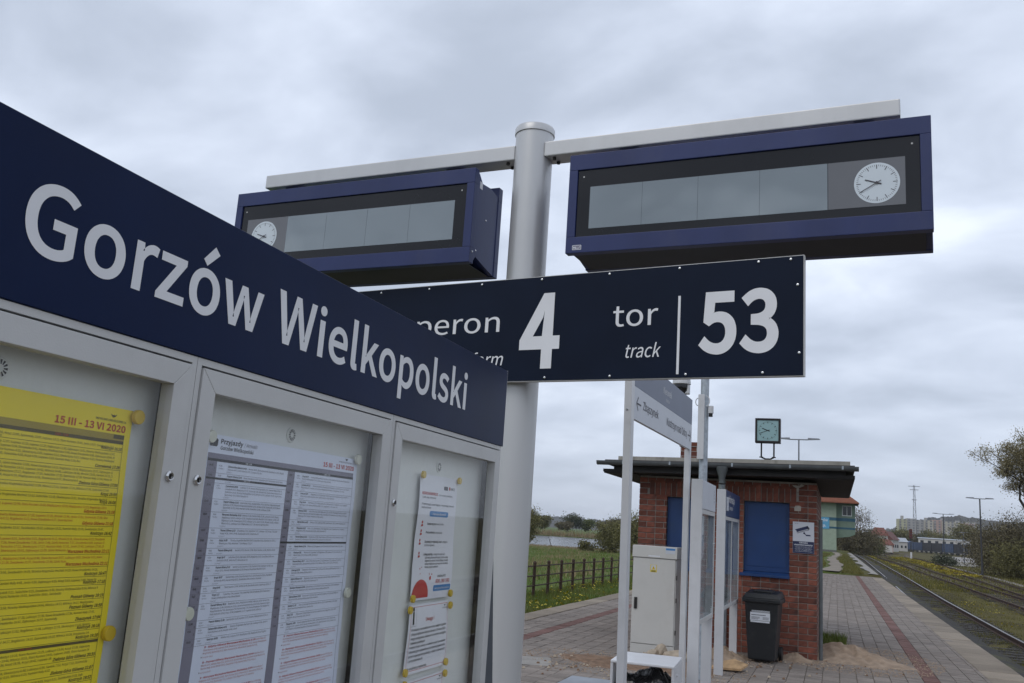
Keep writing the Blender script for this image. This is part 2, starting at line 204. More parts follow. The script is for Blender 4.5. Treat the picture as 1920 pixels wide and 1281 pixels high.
GLYPH_FINE={'G':(620,[[350,-12,383,-10,413,-6,442,1,469,10,494,21,517,34,536,49,554,65,554,342,337,342,337,273,477,273,477,100,461,87,448,80,433,74,401,65,367,61,333,62,308,66,286,72,264,80,245,91,226,103,210,118,195,134,182,153,170,173,160,196,152,220,146,245,141,273,139,302,138,332,139,362,142,391,147,418,153,443,162,467,172,489,184,509,198,527,213,544,229,558,247,570,267,580,288,588,310,594,333,598,357,599,381,598,413,591,441,581,457,571,473,561,500,537,545,591,521,613,502,627,481,640,458,652,432,661,403,668,372,671,355,672,323,670,292,666,262,658,234,648,207,635,182,620,159,601,138,581,119,557,102,532,87,503,75,473,65,440,58,406,54,369,52,330,54,290,58,253,65,218,74,186,86,155,101,127,117,102,136,79,157,58,180,40,204,24,230,11,258,1,288,-6,318,-10]]),
'o':(546,[[273,-12,295,-11,317,-7,338,-2,359,5,378,15,397,26,414,40,431,55,446,73,459,92,471,113,480,136,488,160,494,186,498,214,499,244,498,274,494,302,488,328,480,353,471,376,459,397,446,416,431,434,414,449,397,463,378,475,359,484,338,492,317,497,295,500,273,502,251,500,229,497,207,492,187,484,167,475,149,463,131,449,115,434,100,416,87,397,75,376,65,353,57,328,52,302,48,274,47,244,48,214,52,186,57,160,65,136,75,113,87,92,100,73,115,55,131,40,149,26,167,15,187,5,207,-2,229,-7,251,-11],[273,57,257,58,242,60,228,64,215,70,203,77,191,86,180,97,170,108,162,121,154,135,147,151,142,167,134,204,131,244,134,284,142,321,147,338,154,353,162,367,170,380,180,392,191,402,203,411,215,419,228,424,242,429,257,431,273,432,288,431,303,429,317,424,331,419,343,411,355,402,366,392,376,380,385,367,392,353,399,338,405,321,409,303,412,284,415,244,412,204,409,185,405,167,399,151,392,135,385,121,376,108,366,97,355,86,343,77,331,70,317,64,303,60,288,58]]),
'r':(349,[[83,0,166,0,166,314,179,343,193,367,208,387,224,402,232,408,248,418,265,424,273,426,288,428,311,426,336,420,351,491,340,496,327,499,314,501,299,502,279,500,269,497,250,490,231,480,222,474,205,459,181,432,160,400,158,400,150,489,83,489]]),
'z':(428,[[32,0,402,0,402,67,135,67,393,445,393,489,59,489,59,422,289,422,32,44]]),
'ó':(546,[[273,-12,295,-11,317,-7,338,-2,359,5,378,15,397,26,414,40,431,55,446,73,459,92,471,113,480,136,488,160,494,186,498,214,499,244,498,274,494,302,488,328,480,353,471,376,459,397,446,416,431,434,414,449,397,463,378,475,359,484,338,492,317,497,295,500,273,502,251,500,229,497,207,492,187,484,167,475,149,463,131,449,115,434,100,416,87,397,75,376,65,353,57,328,52,302,48,274,47,244,48,214,52,186,57,160,65,136,75,113,87,92,100,73,115,55,131,40,149,26,167,15,187,5,207,-2,229,-7,251,-11],[273,57,257,58,242,60,228,64,215,70,203,77,191,86,180,97,170,108,162,121,154,135,147,151,142,167,134,204,131,244,134,284,142,321,147,338,154,353,162,367,170,380,180,392,191,402,203,411,215,419,228,424,242,429,257,431,273,432,288,431,303,429,317,424,331,419,343,411,355,402,366,392,376,380,385,367,392,353,399,338,405,321,409,303,412,284,415,244,412,204,409,185,405,167,399,151,392,135,385,121,376,108,366,97,355,86,343,77,331,70,317,64,303,60,288,58],[258,576,416,731,358,785,215,618]]),
'w':(722,[[160,0,256,0,332,288,358,404,363,404,392,281,466,0,566,0,699,489,619,489,548,206,519,70,514,70,480,206,403,489,323,489,247,206,214,70,210,70,181,206,108,489,24,489]]),
'W':(791,[[163,0,262,0,360,398,393,548,397,548,429,398,529,0,630,0,766,660,687,660,616,301,580,86,574,86,528,301,436,660,359,660,268,301,241,181,222,86,218,86,178,301,109,660,23,660]]),
'i':(248,[[83,0,166,0,166,489,83,489],[124,590,136,591,147,594,156,598,164,605,170,613,175,622,178,633,179,645,178,656,175,666,170,675,164,683,156,689,147,694,136,697,124,698,113,697,102,694,93,689,85,683,79,675,74,666,71,656,70,645,71,633,74,622,79,613,85,605,93,598,102,594,113,591]]),
'e':(499,[[281,-12,317,-10,339,-6,360,-1,380,6,399,14,416,23,441,38,412,93,391,80,370,70,348,62,324,57,299,54,273,55,257,57,241,61,226,66,212,73,199,81,187,90,176,100,166,112,157,125,149,139,142,154,137,171,133,188,130,206,128,225,457,225,460,249,461,272,460,298,458,322,454,345,448,367,441,387,432,406,422,423,410,439,397,453,382,466,366,476,349,485,330,492,310,497,288,500,266,502,245,500,224,497,204,491,184,484,165,474,147,462,130,448,114,433,100,415,87,396,75,374,65,351,57,327,52,301,48,273,47,244,48,215,52,187,57,161,65,136,75,113,86,92,100,73,115,56,131,40,149,27,169,15,189,6,211,-2,233,-7,257,-11],[127,284,129,301,138,334,150,362,166,386,175,396,195,413,218,426,242,433,267,436,295,433,319,426,330,420,340,414,349,406,357,397,371,375,381,349,384,334,388,302,389,284]]),
'l':(256,[[169,-12,194,-10,217,-5,205,59,188,57,181,58,177,60,172,65,169,70,167,79,166,87,166,717,83,717,83,97,84,73,88,51,94,32,103,17,109,10,122,0,139,-8,158,-11]]),
'k':(497,[[83,0,164,0,164,129,256,236,399,0,488,0,303,292,466,489,375,489,167,231,164,231,164,717,83,717]]),
'p':(558,[[83,-206,166,-206,166,-41,163,45,180,32,205,16,231,3,248,-3,273,-10,290,-11,319,-11,339,-7,359,-2,378,6,397,16,414,28,431,42,446,57,460,75,473,95,484,117,493,140,500,166,506,193,509,222,511,252,510,280,507,306,503,331,498,355,491,377,482,398,472,416,461,434,447,449,433,462,417,474,400,484,381,491,361,497,339,500,305,501,284,498,253,489,224,476,195,459,160,432,158,432,150,489,83,489],[285,58,265,59,251,62,237,66,221,72,206,80,190,89,166,108,166,366,192,388,208,400,225,411,241,419,265,428,280,431,295,432,312,431,328,429,342,425,355,419,367,412,378,404,387,394,395,383,403,370,414,341,421,308,425,271,424,229,422,208,419,189,414,170,409,153,402,137,394,122,385,109,375,97,365,87,353,78,341,71,328,65,314,61,299,58]]),
's':(421,[[211,-12,232,-11,251,-9,270,-5,287,0,303,6,317,13,331,22,343,31,353,41,362,53,370,65,377,77,382,90,385,104,387,119,388,133,387,150,385,165,380,179,375,192,368,203,360,214,340,232,318,247,293,260,200,297,174,310,153,325,143,337,139,343,135,358,134,366,136,381,140,394,147,406,156,417,169,425,176,429,194,434,214,437,233,437,256,434,270,430,291,422,311,411,336,394,375,446,361,457,345,467,327,477,309,485,289,492,268,497,235,501,205,501,186,499,169,495,153,491,138,485,124,478,111,470,100,461,90,451,81,441,73,429,67,417,62,404,59,391,57,377,56,363,57,348,59,334,63,321,68,309,75,298,83,288,101,270,123,255,147,242,172,231,228,210,257,197,274,186,289,175,300,161,304,154,309,138,309,121,306,106,304,99,296,86,286,75,272,65,264,61,246,56,236,54,225,53,203,52,172,56,153,61,135,68,118,77,101,87,68,111,29,56,47,42,67,29,88,17,111,8,135,-1,159,-7,185,-10]]),
'4':(500,[[306,0,384,0,384,182,472,182,472,248,384,248,384,660,293,660,18,236,18,182,306,182],[306,248,104,248,254,473,306,556]]),
'5':(500,[[236,-12,257,-11,277,-8,297,-3,316,3,335,12,353,22,370,34,385,47,400,63,413,79,424,98,434,118,442,140,447,163,451,188,452,214,451,241,448,265,443,288,436,309,428,328,418,345,406,361,393,374,379,386,364,397,347,406,330,413,312,418,293,422,273,424,253,425,225,423,200,418,176,410,154,399,171,590,420,590,420,660,99,660,77,352,122,324,148,341,168,350,187,357,208,361,231,363,261,360,275,357,288,353,300,347,311,340,321,332,331,323,339,313,347,302,353,289,359,276,366,246,368,230,368,195,365,178,362,162,357,148,351,134,344,121,336,109,327,98,317,89,307,81,295,73,283,68,270,63,256,59,242,57,214,57,188,60,164,66,142,74,113,90,88,109,66,130,24,76,52,51,72,36,96,22,121,10,150,0,182,-7,217,-11]]),
'3':(500,[[237,-12,259,-11,280,-8,300,-4,320,1,338,8,356,17,372,27,387,38,401,51,413,65,424,81,433,97,440,115,445,135,448,155,449,176,449,193,446,209,443,224,438,238,426,264,409,287,388,307,364,323,338,335,322,346,335,359,347,365,368,380,378,388,395,407,402,417,414,440,422,465,425,478,427,507,426,526,423,544,419,561,412,577,405,591,395,605,384,617,372,628,359,638,344,647,328,655,311,661,293,665,274,669,255,671,234,672,220,671,193,668,168,663,144,654,121,644,100,631,79,617,50,593,95,541,109,555,124,567,140,578,157,587,175,595,193,600,222,605,244,605,256,603,267,601,288,594,306,583,313,576,326,561,335,544,339,534,343,512,343,501,341,475,338,463,334,451,328,440,321,429,313,420,303,411,291,403,278,396,263,389,247,384,228,380,207,377,160,375,160,312,213,309,236,306,257,302,276,297,292,291,307,284,320,275,332,266,341,256,349,245,355,234,360,221,363,208,366,179,365,165,360,140,350,117,344,107,328,90,319,82,298,70,273,62,260,59,231,57,205,58,180,63,157,70,136,80,108,97,91,111,68,132,26,79,53,53,73,37,97,22,122,10,151,0,183,-7,218,-11]]),
'n':(549,[[83,0,166,0,166,355,200,387,216,400,232,411,247,419,264,425,281,428,299,429,322,428,332,425,349,418,357,412,370,399,375,390,379,381,386,358,390,331,392,299,392,0,474,0,474,310,471,354,469,374,465,392,460,409,453,425,446,439,437,452,428,464,417,474,404,482,391,489,376,494,360,498,343,501,312,501,300,500,277,495,255,487,224,471,196,451,160,418,158,418,150,489,83,489]]),
't':(339,[[236,-12,253,-11,277,-7,300,-2,327,6,311,68,287,60,265,56,245,55,227,58,212,65,200,74,192,86,185,101,181,118,179,149,179,422,312,422,312,489,179,489,179,627,111,627,102,489,24,484,24,422,97,422,98,133,101,100,104,84,114,57,120,44,128,33,137,23,147,14,158,6,171,0,185,-5,200,-9,217,-11]]),
'a':(507,[[195,-12,207,-11,229,-9,250,-3,271,4,292,14,311,25,330,38,357,59,360,59,367,0,435,0,435,301,433,344,430,364,425,383,420,401,413,418,405,433,395,447,384,459,372,470,358,479,343,487,326,493,307,498,287,501,251,501,222,498,195,493,169,485,133,470,101,454,74,438,105,381,145,405,172,417,191,423,211,429,231,432,252,433,266,432,279,430,291,427,302,423,311,417,319,411,333,395,338,386,346,366,351,345,353,310,280,300,218,286,191,278,167,270,145,260,125,249,108,238,93,225,81,212,71,197,63,181,57,164,54,146,53,127,54,111,56,96,59,81,64,68,70,56,77,44,85,34,94,25,103,16,126,3,152,-6,166,-9],[219,55,193,57,170,65,157,73,152,78,143,90,136,104,134,113,132,132,133,144,135,155,139,165,144,175,150,185,159,194,169,202,181,210,195,218,211,224,249,237,271,242,323,251,353,255,353,119,318,91,302,80,286,71,269,64,253,59,236,56]]),
'c':(459,[[276,-12,297,-11,319,-7,340,-2,360,5,380,14,399,24,417,36,434,50,398,105,380,91,360,78,338,68,315,61,299,58,283,57,266,58,250,60,235,64,221,70,208,77,195,86,184,97,173,108,164,121,156,135,148,151,142,167,138,185,134,204,132,223,131,244,132,265,134,284,138,303,143,321,149,338,157,353,165,367,175,380,186,392,198,402,210,411,224,419,238,424,253,429,269,431,285,432,299,431,313,429,338,420,361,407,383,390,424,444,404,461,389,471,373,480,355,488,336,494,316,499,282,502,258,500,236,497,213,492,192,484,171,475,152,463,134,449,117,434,102,416,88,397,76,376,66,353,58,328,52,302,48,274,47,244,48,214,51,186,57,160,64,136,74,113,85,92,98,73,113,55,129,40,146,26,165,15,185,5,206,-2,228,-7,252,-11]]),
'f':(293,[[30,422,96,422,96,0,178,0,178,422,282,422,282,489,178,489,179,578,183,608,188,625,191,632,200,644,211,653,224,659,239,662,261,662,282,657,303,649,321,713,298,721,272,726,244,728,221,728,205,726,189,722,175,717,163,711,151,704,140,695,131,685,123,674,116,662,110,649,101,619,97,585,96,489,30,484]]),
'm':(834,[[83,0,166,0,166,355,182,372,198,388,214,401,230,411,245,419,260,425,274,428,288,429,310,428,320,425,337,418,344,412,357,399,362,390,370,370,374,358,378,331,379,299,379,0,461,0,461,355,494,388,510,401,526,411,541,419,556,425,570,428,584,429,606,428,616,425,633,418,640,412,653,399,658,390,667,370,670,358,674,331,675,299,675,0,757,0,757,310,755,354,748,392,743,409,737,425,729,439,721,452,711,464,700,474,688,482,675,489,660,494,645,498,628,501,610,502,587,500,577,498,556,491,525,475,505,462,486,446,448,408,434,438,423,455,409,470,392,482,373,491,351,498,326,501,302,501,291,500,270,495,250,487,231,477,203,458,185,443,160,418,158,418,150,489,83,489]])}
def dec(s):
    return np.array(s, float).reshape(-1, 2)


def thicken(loops, d):
    """move every outline point along its mitre, away from the ink's inside"""
    if d == 0:
        return loops
    big = max(loops, key=lambda P: abs(np.sum(P[:, 0] * np.roll(P[:, 1], -1) - P[:, 1] * np.roll(P[:, 0], -1))))
    sgn = 1.0 if np.sum(big[:, 0] * np.roll(big[:, 1], -1) - big[:, 1] * np.roll(big[:, 0], -1)) > 0 else -1.0
    out = []
    for P in loops:
        t = np.roll(P, -1, 0) - P
        l = np.linalg.norm(t, axis=1, keepdims=True); l[l < 1e-9] = 1
        t = t / l
        n = np.stack([t[:, 1], -t[:, 0]], 1) * sgn
        m = n + np.roll(n, 1, 0)
        k = 2.0 / np.maximum((m * m).sum(1, keepdims=True), 0.9)
        out.append(P + m * k * d)
    return out


ACCENT = {'ą': ('a', 'ogonek'), 'ę': ('e', 'ogonek'), 'ł': ('l', 'stroke'), 'ż': ('z', 'dot'), 'ś': ('s', 'acute'),
          'ć': ('c', 'acute'), 'ń': ('n', 'acute'), 'ź': ('z', 'acute'), 'Ł': ('L', 'stroke'), 'Ż': ('Z', 'dot'),
          'Ś': ('S', 'acute'), 'Ó': ('O', 'acutecap')}
_cache = {}


def glyph(c, fine, d):
    key = (c, fine, d)
    if key in _cache:
        return _cache[key]
    T = GLYPH_FINE if fine and (c in GLYPH_FINE) else GLYPH
    base, acc = ACCENT.get(c, (c, None))
    if base not in T:
        T = GLYPH
    if base not in T:
        _cache[key] = (np.zeros((0, 2)), np.zeros((0, 3), int), 230.0)
        return _cache[key]
    adv, ls = T[base]
    loops = thicken([dec(s) for s in ls], d)
    extra = []
    if acc:
        P = np.vstack(loops)
        cx, top, bot, right = (P[:, 0].min() + P[:, 0].max()) / 2, P[:, 1].max(), P[:, 1].min(), P[:, 0].max()
        if acc in ('acute', 'acutecap'):
            extra = [np.array([(cx - 30, top + 55), (cx + 30, top + 55), (cx + 110, top + 190), (cx + 20, top + 190)])]
        elif acc == 'dot':
            a = np.linspace(0, 2 * math.pi, 9)[:-1]
            extra = [np.stack([cx + 55 * np.cos(a), top + 120 + 55 * np.sin(a)], 1)]
        elif acc == 'ogonek':
            extra = [np.array([(right - 60, 10), (right - 10, 10), (right - 60, -90), (right, -150), (right + 30, -120),
                               (right + 20, -190), (right - 60, -210), (right - 130, -150), (right - 130, -80)])]
        elif acc == 'stroke':
            extra = [np.array([(cx - 110, 260), (cx - 110, 190), (cx + 110, 400), (cx + 110, 470)])]
    v, t, n0 = [], [], 0
    for group in ([loops] if loops else []) + [[e] for e in extra]:
        pts, faces, k = [], [], 0
        for L in group:
            faces.append(list(range(k, k + len(L)))); k += len(L)
            pts += [Vector((p[0], p[1])) for p in L]
        res = delaunay_2d_cdt(pts, [], faces, 2, 1e-4)
        for f in res[2]:
            for q in range(1, len(f) - 1):
                t.append([f[0] + n0, f[q] + n0, f[q + 1] + n0])
        v.append(np.array([(p[0], p[1]) for p in res[0]])); n0 += len(res[0])
    V = np.vstack(v) if v else np.zeros((0, 2))
    T3 = np.array(t, int) if t else np.zeros((0, 3), int)
    if len(T3):      # make every triangle face the reader
        a, b, cc = V[T3[:, 0]], V[T3[:, 1]], V[T3[:, 2]]
        neg = ((b - a)[:, 0] * (cc - a)[:, 1] - (b - a)[:, 1] * (cc - a)[:, 0]) < 0
        T3[neg] = T3[neg][:, ::-1]
    _cache[key] = (V, T3, float(adv) + (d * 1.2))
    return _cache[key]


class Ink:
    """flat print: text, bars and outlines in a 2-D sheet, later wrapped onto any surface"""

    def __init__(self):
        self.v, self.t, self.n = [], [], 0

    def raw(self, V, T):
        self.v.append(np.asarray(V, float)); self.t.append(np.asarray(T, int).reshape(-1, 3) + self.n); self.n += len(V)

    def text(self, s, x, y, size, width=None, align='l', d=0.0, fine=False, slant=0.0, xs=1.0, track=0.0):
        parts, pen = [], 0.0
        for c in s:
            if c == ' ':
                pen += 225 + track; continue
            V, T, a = glyph(c, fine, d)
            parts.append((V, T, pen)); pen += a + track
        k = size / 1000.0
        kx = k * xs
        if width is not None and pen > 0:
            kx = width / pen
        x0 = x - (kx * pen if align == 'r' else kx * pen / 2 if align == 'c' else 0.0)
        for V, T, p in parts:
            if not len(V):
                continue
            W = np.empty_like(V)
            W[:, 0] = x0 + (V[:, 0] + p) * kx + V[:, 1] * k * slant
            W[:, 1] = y + V[:, 1] * k
            self.raw(W, T)
        return kx * pen

    def rect(self, x0, x1, y0, y1, nx=1):
        for i in range(nx):
            a, b = x0 + (x1 - x0) * i / nx, x0 + (x1 - x0) * (i + 1) / nx
            self.raw([(a, y0), (b, y0), (b, y1), (a, y1)], [(0, 1, 2), (0, 2, 3)])

    def rect_tall(self, x0, x1, y0, y1, ny):
        for i in range(ny):
            a, b = y0 + (y1 - y0) * i / ny, y0 + (y1 - y0) * (i + 1) / ny
            self.rect(x0, x1, a, b)

    def poly(self, pts):
        vl = [Vector((p[0], p[1], 0)) for p in pts]
        T = [list(t) for t in tessellate_polygon([vl])]
        P = np.array(pts, float)
        T = np.array(T, int)
        a, b, cc = P[T[:, 0]], P[T[:, 1]], P[T[:, 2]]
        neg = ((b - a)[:, 0] * (cc - a)[:, 1] - (b - a)[:, 1] * (cc - a)[:, 0]) < 0
        T[neg] = T[neg][:, ::-1]
        self.raw(P, T)

    def disc(self, cx, cy, r, n=20, a0=0, a1=2 * math.pi, ry=None):
        a = np.linspace(a0, a1, n + 1)
        ry = ry or r
        P = [(cx, cy)] + [(cx + r * math.cos(t), cy + ry * math.sin(t)) for t in a]
        self.raw(P, [(0, i + 1, i + 2) for i in range(n)])

    def rrect(self, x0, x1, y0, y1, r):
        pts = []
        for cx, cy, a in ((x1 - r, y1 - r, 0), (x0 + r, y1 - r, 90), (x0 + r, y0 + r, 180), (x1 - r, y0 + r, 270)):
            for k in range(5):
                t = math.radians(a + k * 22.5)
                pts.append((cx + r * math.cos(t), cy + r * math.sin(t)))
        self.poly(pts)

    def line(self, x0, y0, x1, y1, w):
        dx, dy = x1 - x0, y1 - y0
        l = math.hypot(dx, dy) or 1
        nx, ny = -dy / l * w / 2, dx / l * w / 2
        self.raw([(x0 - nx, y0 - ny), (x1 - nx, y1 - ny), (x1 + nx, y1 + ny), (x0 + nx, y0 + ny)], [(0, 1, 2), (0, 2, 3)])

    def build(self, name, m, wrap, parent=None):
        V = np.vstack(self.v); T = np.vstack(self.t)
        return mesh_object(name, wrap(V), T, [m], parent)


def mesh_object(name, V, F, mats, parent=None, mi=None, smooth=False):
    me = bpy.data.meshes.new(name)
    if isinstance(F, np.ndarray):
        n, k = F.shape
        me.vertices.add(len(V)); me.vertices.foreach_set('co', np.asarray(V, np.float32).ravel())
        me.loops.add(n * k); me.loops.foreach_set('vertex_index', F.astype(np.int32).ravel())
        me.polygons.add(n)
        me.polygons.foreach_set('loop_start', np.arange(0, n * k, k, dtype=np.int32))
        me.update(calc_edges=True)
    else:
        me.from_pydata([tuple(p) for p in V], [], [tuple(f) for f in F])
    for m in mats:
        me.materials.append(m)
    if mi is not None:
        me.polygons.foreach_set('material_index', np.asarray(mi, np.int32))
    me.polygons.foreach_set('use_smooth', np.full(len(me.polygons), smooth))
    me.update()
    o = bpy.data.objects.new(name, me)
    COL.objects.link(o)
    if parent is not None:
        o.parent = parent
    return o


class MB:
    """collects solids and builds them as one mesh"""

    def __init__(self):
        self.v, self.f, self.m = [], [], []

    def add(self, V, F, m=0):
        n = len(self.v)
        self.v += [tuple(p) for p in V]
        self.f += [tuple(i + n for i in f) for f in F]
        self.m += [m] * len(F)
        return self

    def box(self, x0, x1, y0, y1, z0, z1, m=0):
        V = [(x0, y0, z0), (x1, y0, z0), (x1, y1, z0), (x0, y1, z0), (x0, y0, z1), (x1, y0, z1), (x1, y1, z1), (x0, y1, z1)]
        return self.add(V, [(0, 3, 2, 1), (4, 5, 6, 7), (0, 1, 5, 4), (1, 2, 6, 5), (2, 3, 7, 6), (3, 0, 4, 7)], m)

    def hexa(self, V, m=0):
        """8 corners: bottom ring 0-3 (ccw from above), top ring 4-7"""
        return self.add(V, [(0, 3, 2, 1), (4, 5, 6, 7), (0, 1, 5, 4), (1, 2, 6, 5), (2, 3, 7, 6), (3, 0, 4, 7)], m)

    def tube(self, p0, p1, r0, r1=None, n=12, caps=True, m=0):
        r1 = r0 if r1 is None else r1
        p0, p1 = Vector(p0), Vector(p1)
        d = (p1 - p0).normalized()
        a = d.orthogonal().normalized(); b = d.cross(a)
        V = []
        for p, r in ((p0, r0), (p1, r1)):
            for i in range(n):
                t = 2 * math.pi * i / n
                V.append(p + (a * math.cos(t) + b * math.sin(t)) * r)
        F = [(i, (i + 1) % n, n + (i + 1) % n, n + i) for i in range(n)]
        if caps:
            F += [tuple(range(n - 1, -1, -1)), tuple(range(n, 2 * n))]
        return self.add(V, F, m)

    def lathe(self, prof, c=(0, 0, 0), n=24, axis='z', m=0):
        """profile of (radius, height), closed at both ends"""
        V = []
        for r, h in prof:
            for i in range(n):
                t = 2 * math.pi * i / n
                x, y = r * math.cos(t), r * math.sin(t)
                V.append({'z': (c[0] + x, c[1] + y, c[2] + h), 'x': (c[0] + h, c[1] + x, c[2] + y),
                          'y': (c[0] + y, c[1] + h, c[2] + x)}[axis])
        k = len(prof)
        F = []
        for j in range(k - 1):
            for i in range(n):
                F.append((j * n + i, j * n + (i + 1) % n, (j + 1) * n + (i + 1) % n, (j + 1) * n + i))
        F.append(tuple(range(n - 1, -1, -1))); F.append(tuple(range((k - 1) * n, k * n)))
        return self.add(V, F, m)

    def prism(self, pts, a0, a1, axis='y', m=0):
        """polygon pts swept along an axis; for axis y pts are (x,z), for x (y,z), for z (x,y)"""
        n = len(pts)
        def P(p, a):
            return {'y': (p[0], a, p[1]), 'x': (a, p[0], p[1]), 'z': (p[0], p[1], a)}[axis]
        V = [P(p, a0) for p in pts] + [P(p, a1) for p in pts]
        F = [(i, (i + 1) % n, n + (i + 1) % n, n + i) for i in range(n)]
        F += [tuple(range(n - 1, -1, -1)), tuple(range(n, 2 * n))]
        return self.add(V, F, m)

    def build(self, name, mats, parent=None, bevel=0.0, smooth=False, seg=2, fix=True):
        if not isinstance(mats, (list, tuple)):
            mats = [mats]
        o = mesh_object(name, self.v, self.f, mats, parent, self.m, smooth)
        if fix:
            import bmesh
            bm = bmesh.new(); bm.from_mesh(o.data)
            bmesh.ops.recalc_face_normals(bm, faces=bm.faces)
            if bevel > 0:
                ed = [e for e in bm.edges if len(e.link_faces) == 2 and e.calc_face_angle(0) > 0.5]
                bmesh.ops.bevel(bm, geom=ed, offset=bevel, segments=seg, affect='EDGES', profile=0.6, clamp_overlap=True)
            bm.to_mesh(o.data); bm.free()
        if smooth:
            o.data.set_sharp_from_angle(angle=math.radians(38))
        return o


def tag(o, label=None, cat=None, group=None, kind=None):
    if label: o['label'] = label
    if cat: o['category'] = cat
    if group: o['group'] = group
    if kind: o['kind'] = kind
    return o


def thing(name, label, cat, loc=(0, 0, 0), rz=0.0, group=None):
    o = bpy.data.objects.new(name, None)
    o.empty_display_size = 0.1
    COL.objects.link(o)
    o.location = loc
    o.rotation_euler = (0, 0, rz)
    return tag(o, label, cat, group)


def copy_tree(o, parent=None):
    c = o.copy(); COL.objects.link(c)
    if parent is not None:
        c.parent = parent
    for ch in list(o.children):
        copy_tree(ch, c)
    return c


# ------------------------------------------------------------------ materials
def new_mat(name):
    m = bpy.data.materials.new(name); m.use_nodes = True
    nt = m.node_tree
    return m, nt, nt.nodes['Principled BSDF']


def paint(name, col, rough=0.5, metal=0.0, var=0.12, scale=6.0, bump=0.0, bscale=200.0, spec=0.5, dirt=None, dirt_amt=0.3, dscale=3.0, coat=0.0, rnd=0.0, stretch=None):
    m, nt, b = new_mat(name)
    L = nt.links.new
    tc = nt.nodes.new('ShaderNodeTexCoord')
    vec = tc.outputs['Object']
    if stretch:
        mp = nt.nodes.new('ShaderNodeMapping'); mp.inputs['Scale'].default_value = stretch
        L(vec, mp.inputs[0]); vec = mp.outputs[0]
    n = nt.nodes.new('ShaderNodeTexNoise'); n.inputs['Scale'].default_value = scale; n.inputs['Detail'].default_value = 6
    L(vec, n.inputs['Vector'])
    r = nt.nodes.new('ShaderNodeValToRGB')
    lo = [max(0, c * (1 - var)) for c in col]; hi = [min(1, c * (1 + var)) for c in col]
    r.color_ramp.elements[0].position = .3; r.color_ramp.elements[0].color = (*lo, 1)
    r.color_ramp.elements[1].position = .7; r.color_ramp.elements[1].color = (*hi, 1)
    L(n.outputs['Fac'], r.inputs['Fac'])
    colout = r.outputs['Color']
    if dirt:
        n2 = nt.nodes.new('ShaderNodeTexNoise'); n2.inputs['Scale'].default_value = dscale; n2.inputs['Detail'].default_value = 9
        n2.inputs['Roughness'].default_value = .65
        L(vec, n2.inputs['Vector'])
        r2 = nt.nodes.new('ShaderNodeValToRGB')
        r2.color_ramp.elements[0].position = .52; r2.color_ramp.elements[0].color = (0, 0, 0, 1)
        r2.color_ramp.elements[1].position = .72; r2.color_ramp.elements[1].color = (dirt_amt,) * 3 + (1,)
        L(n2.outputs['Fac'], r2.inputs['Fac'])
        mx = nt.nodes.new('ShaderNodeMix'); mx.data_type = 'RGBA'
        L(r2.outputs['Color'], mx.inputs['Factor']); L(colout, mx.inputs[6]); mx.inputs[7].default_value = (*dirt, 1)
        colout = mx.outputs[2]
    if rnd:
        oi = nt.nodes.new('ShaderNodeObjectInfo')
        hs = nt.nodes.new('ShaderNodeHueSaturation')
        ma = nt.nodes.new('ShaderNodeMath'); ma.operation = 'MULTIPLY_ADD'; ma.inputs[1].default_value = 2 * rnd; ma.inputs[2].default_value = 1 - rnd
        L(oi.outputs['Random'], ma.inputs[0]); L(ma.outputs[0], hs.inputs['Value']); L(colout, hs.inputs['Color'])
        colout = hs.outputs['Color']
    L(colout, b.inputs['Base Color'])
    b.inputs['Roughness'].default_value = rough
    b.inputs['Metallic'].default_value = metal
    b.inputs['Specular IOR Level'].default_value = spec
    if coat:
        b.inputs['Coat Weight'].default_value = coat; b.inputs['Coat Roughness'].default_value = .06
    if bump:
        n3 = nt.nodes.new('ShaderNodeTexNoise'); n3.inputs['Scale'].default_value = bscale; n3.inputs['Detail'].default_value = 5
        L(vec, n3.inputs['Vector'])
        bp = nt.nodes.new('ShaderNodeBump'); bp.inputs['Strength'].default_value = bump; bp.inputs['Distance'].default_value = .01
        L(n3.outputs['Fac'], bp.inputs['Height']); L(bp.outputs[0], b.inputs['Normal'])
    return m


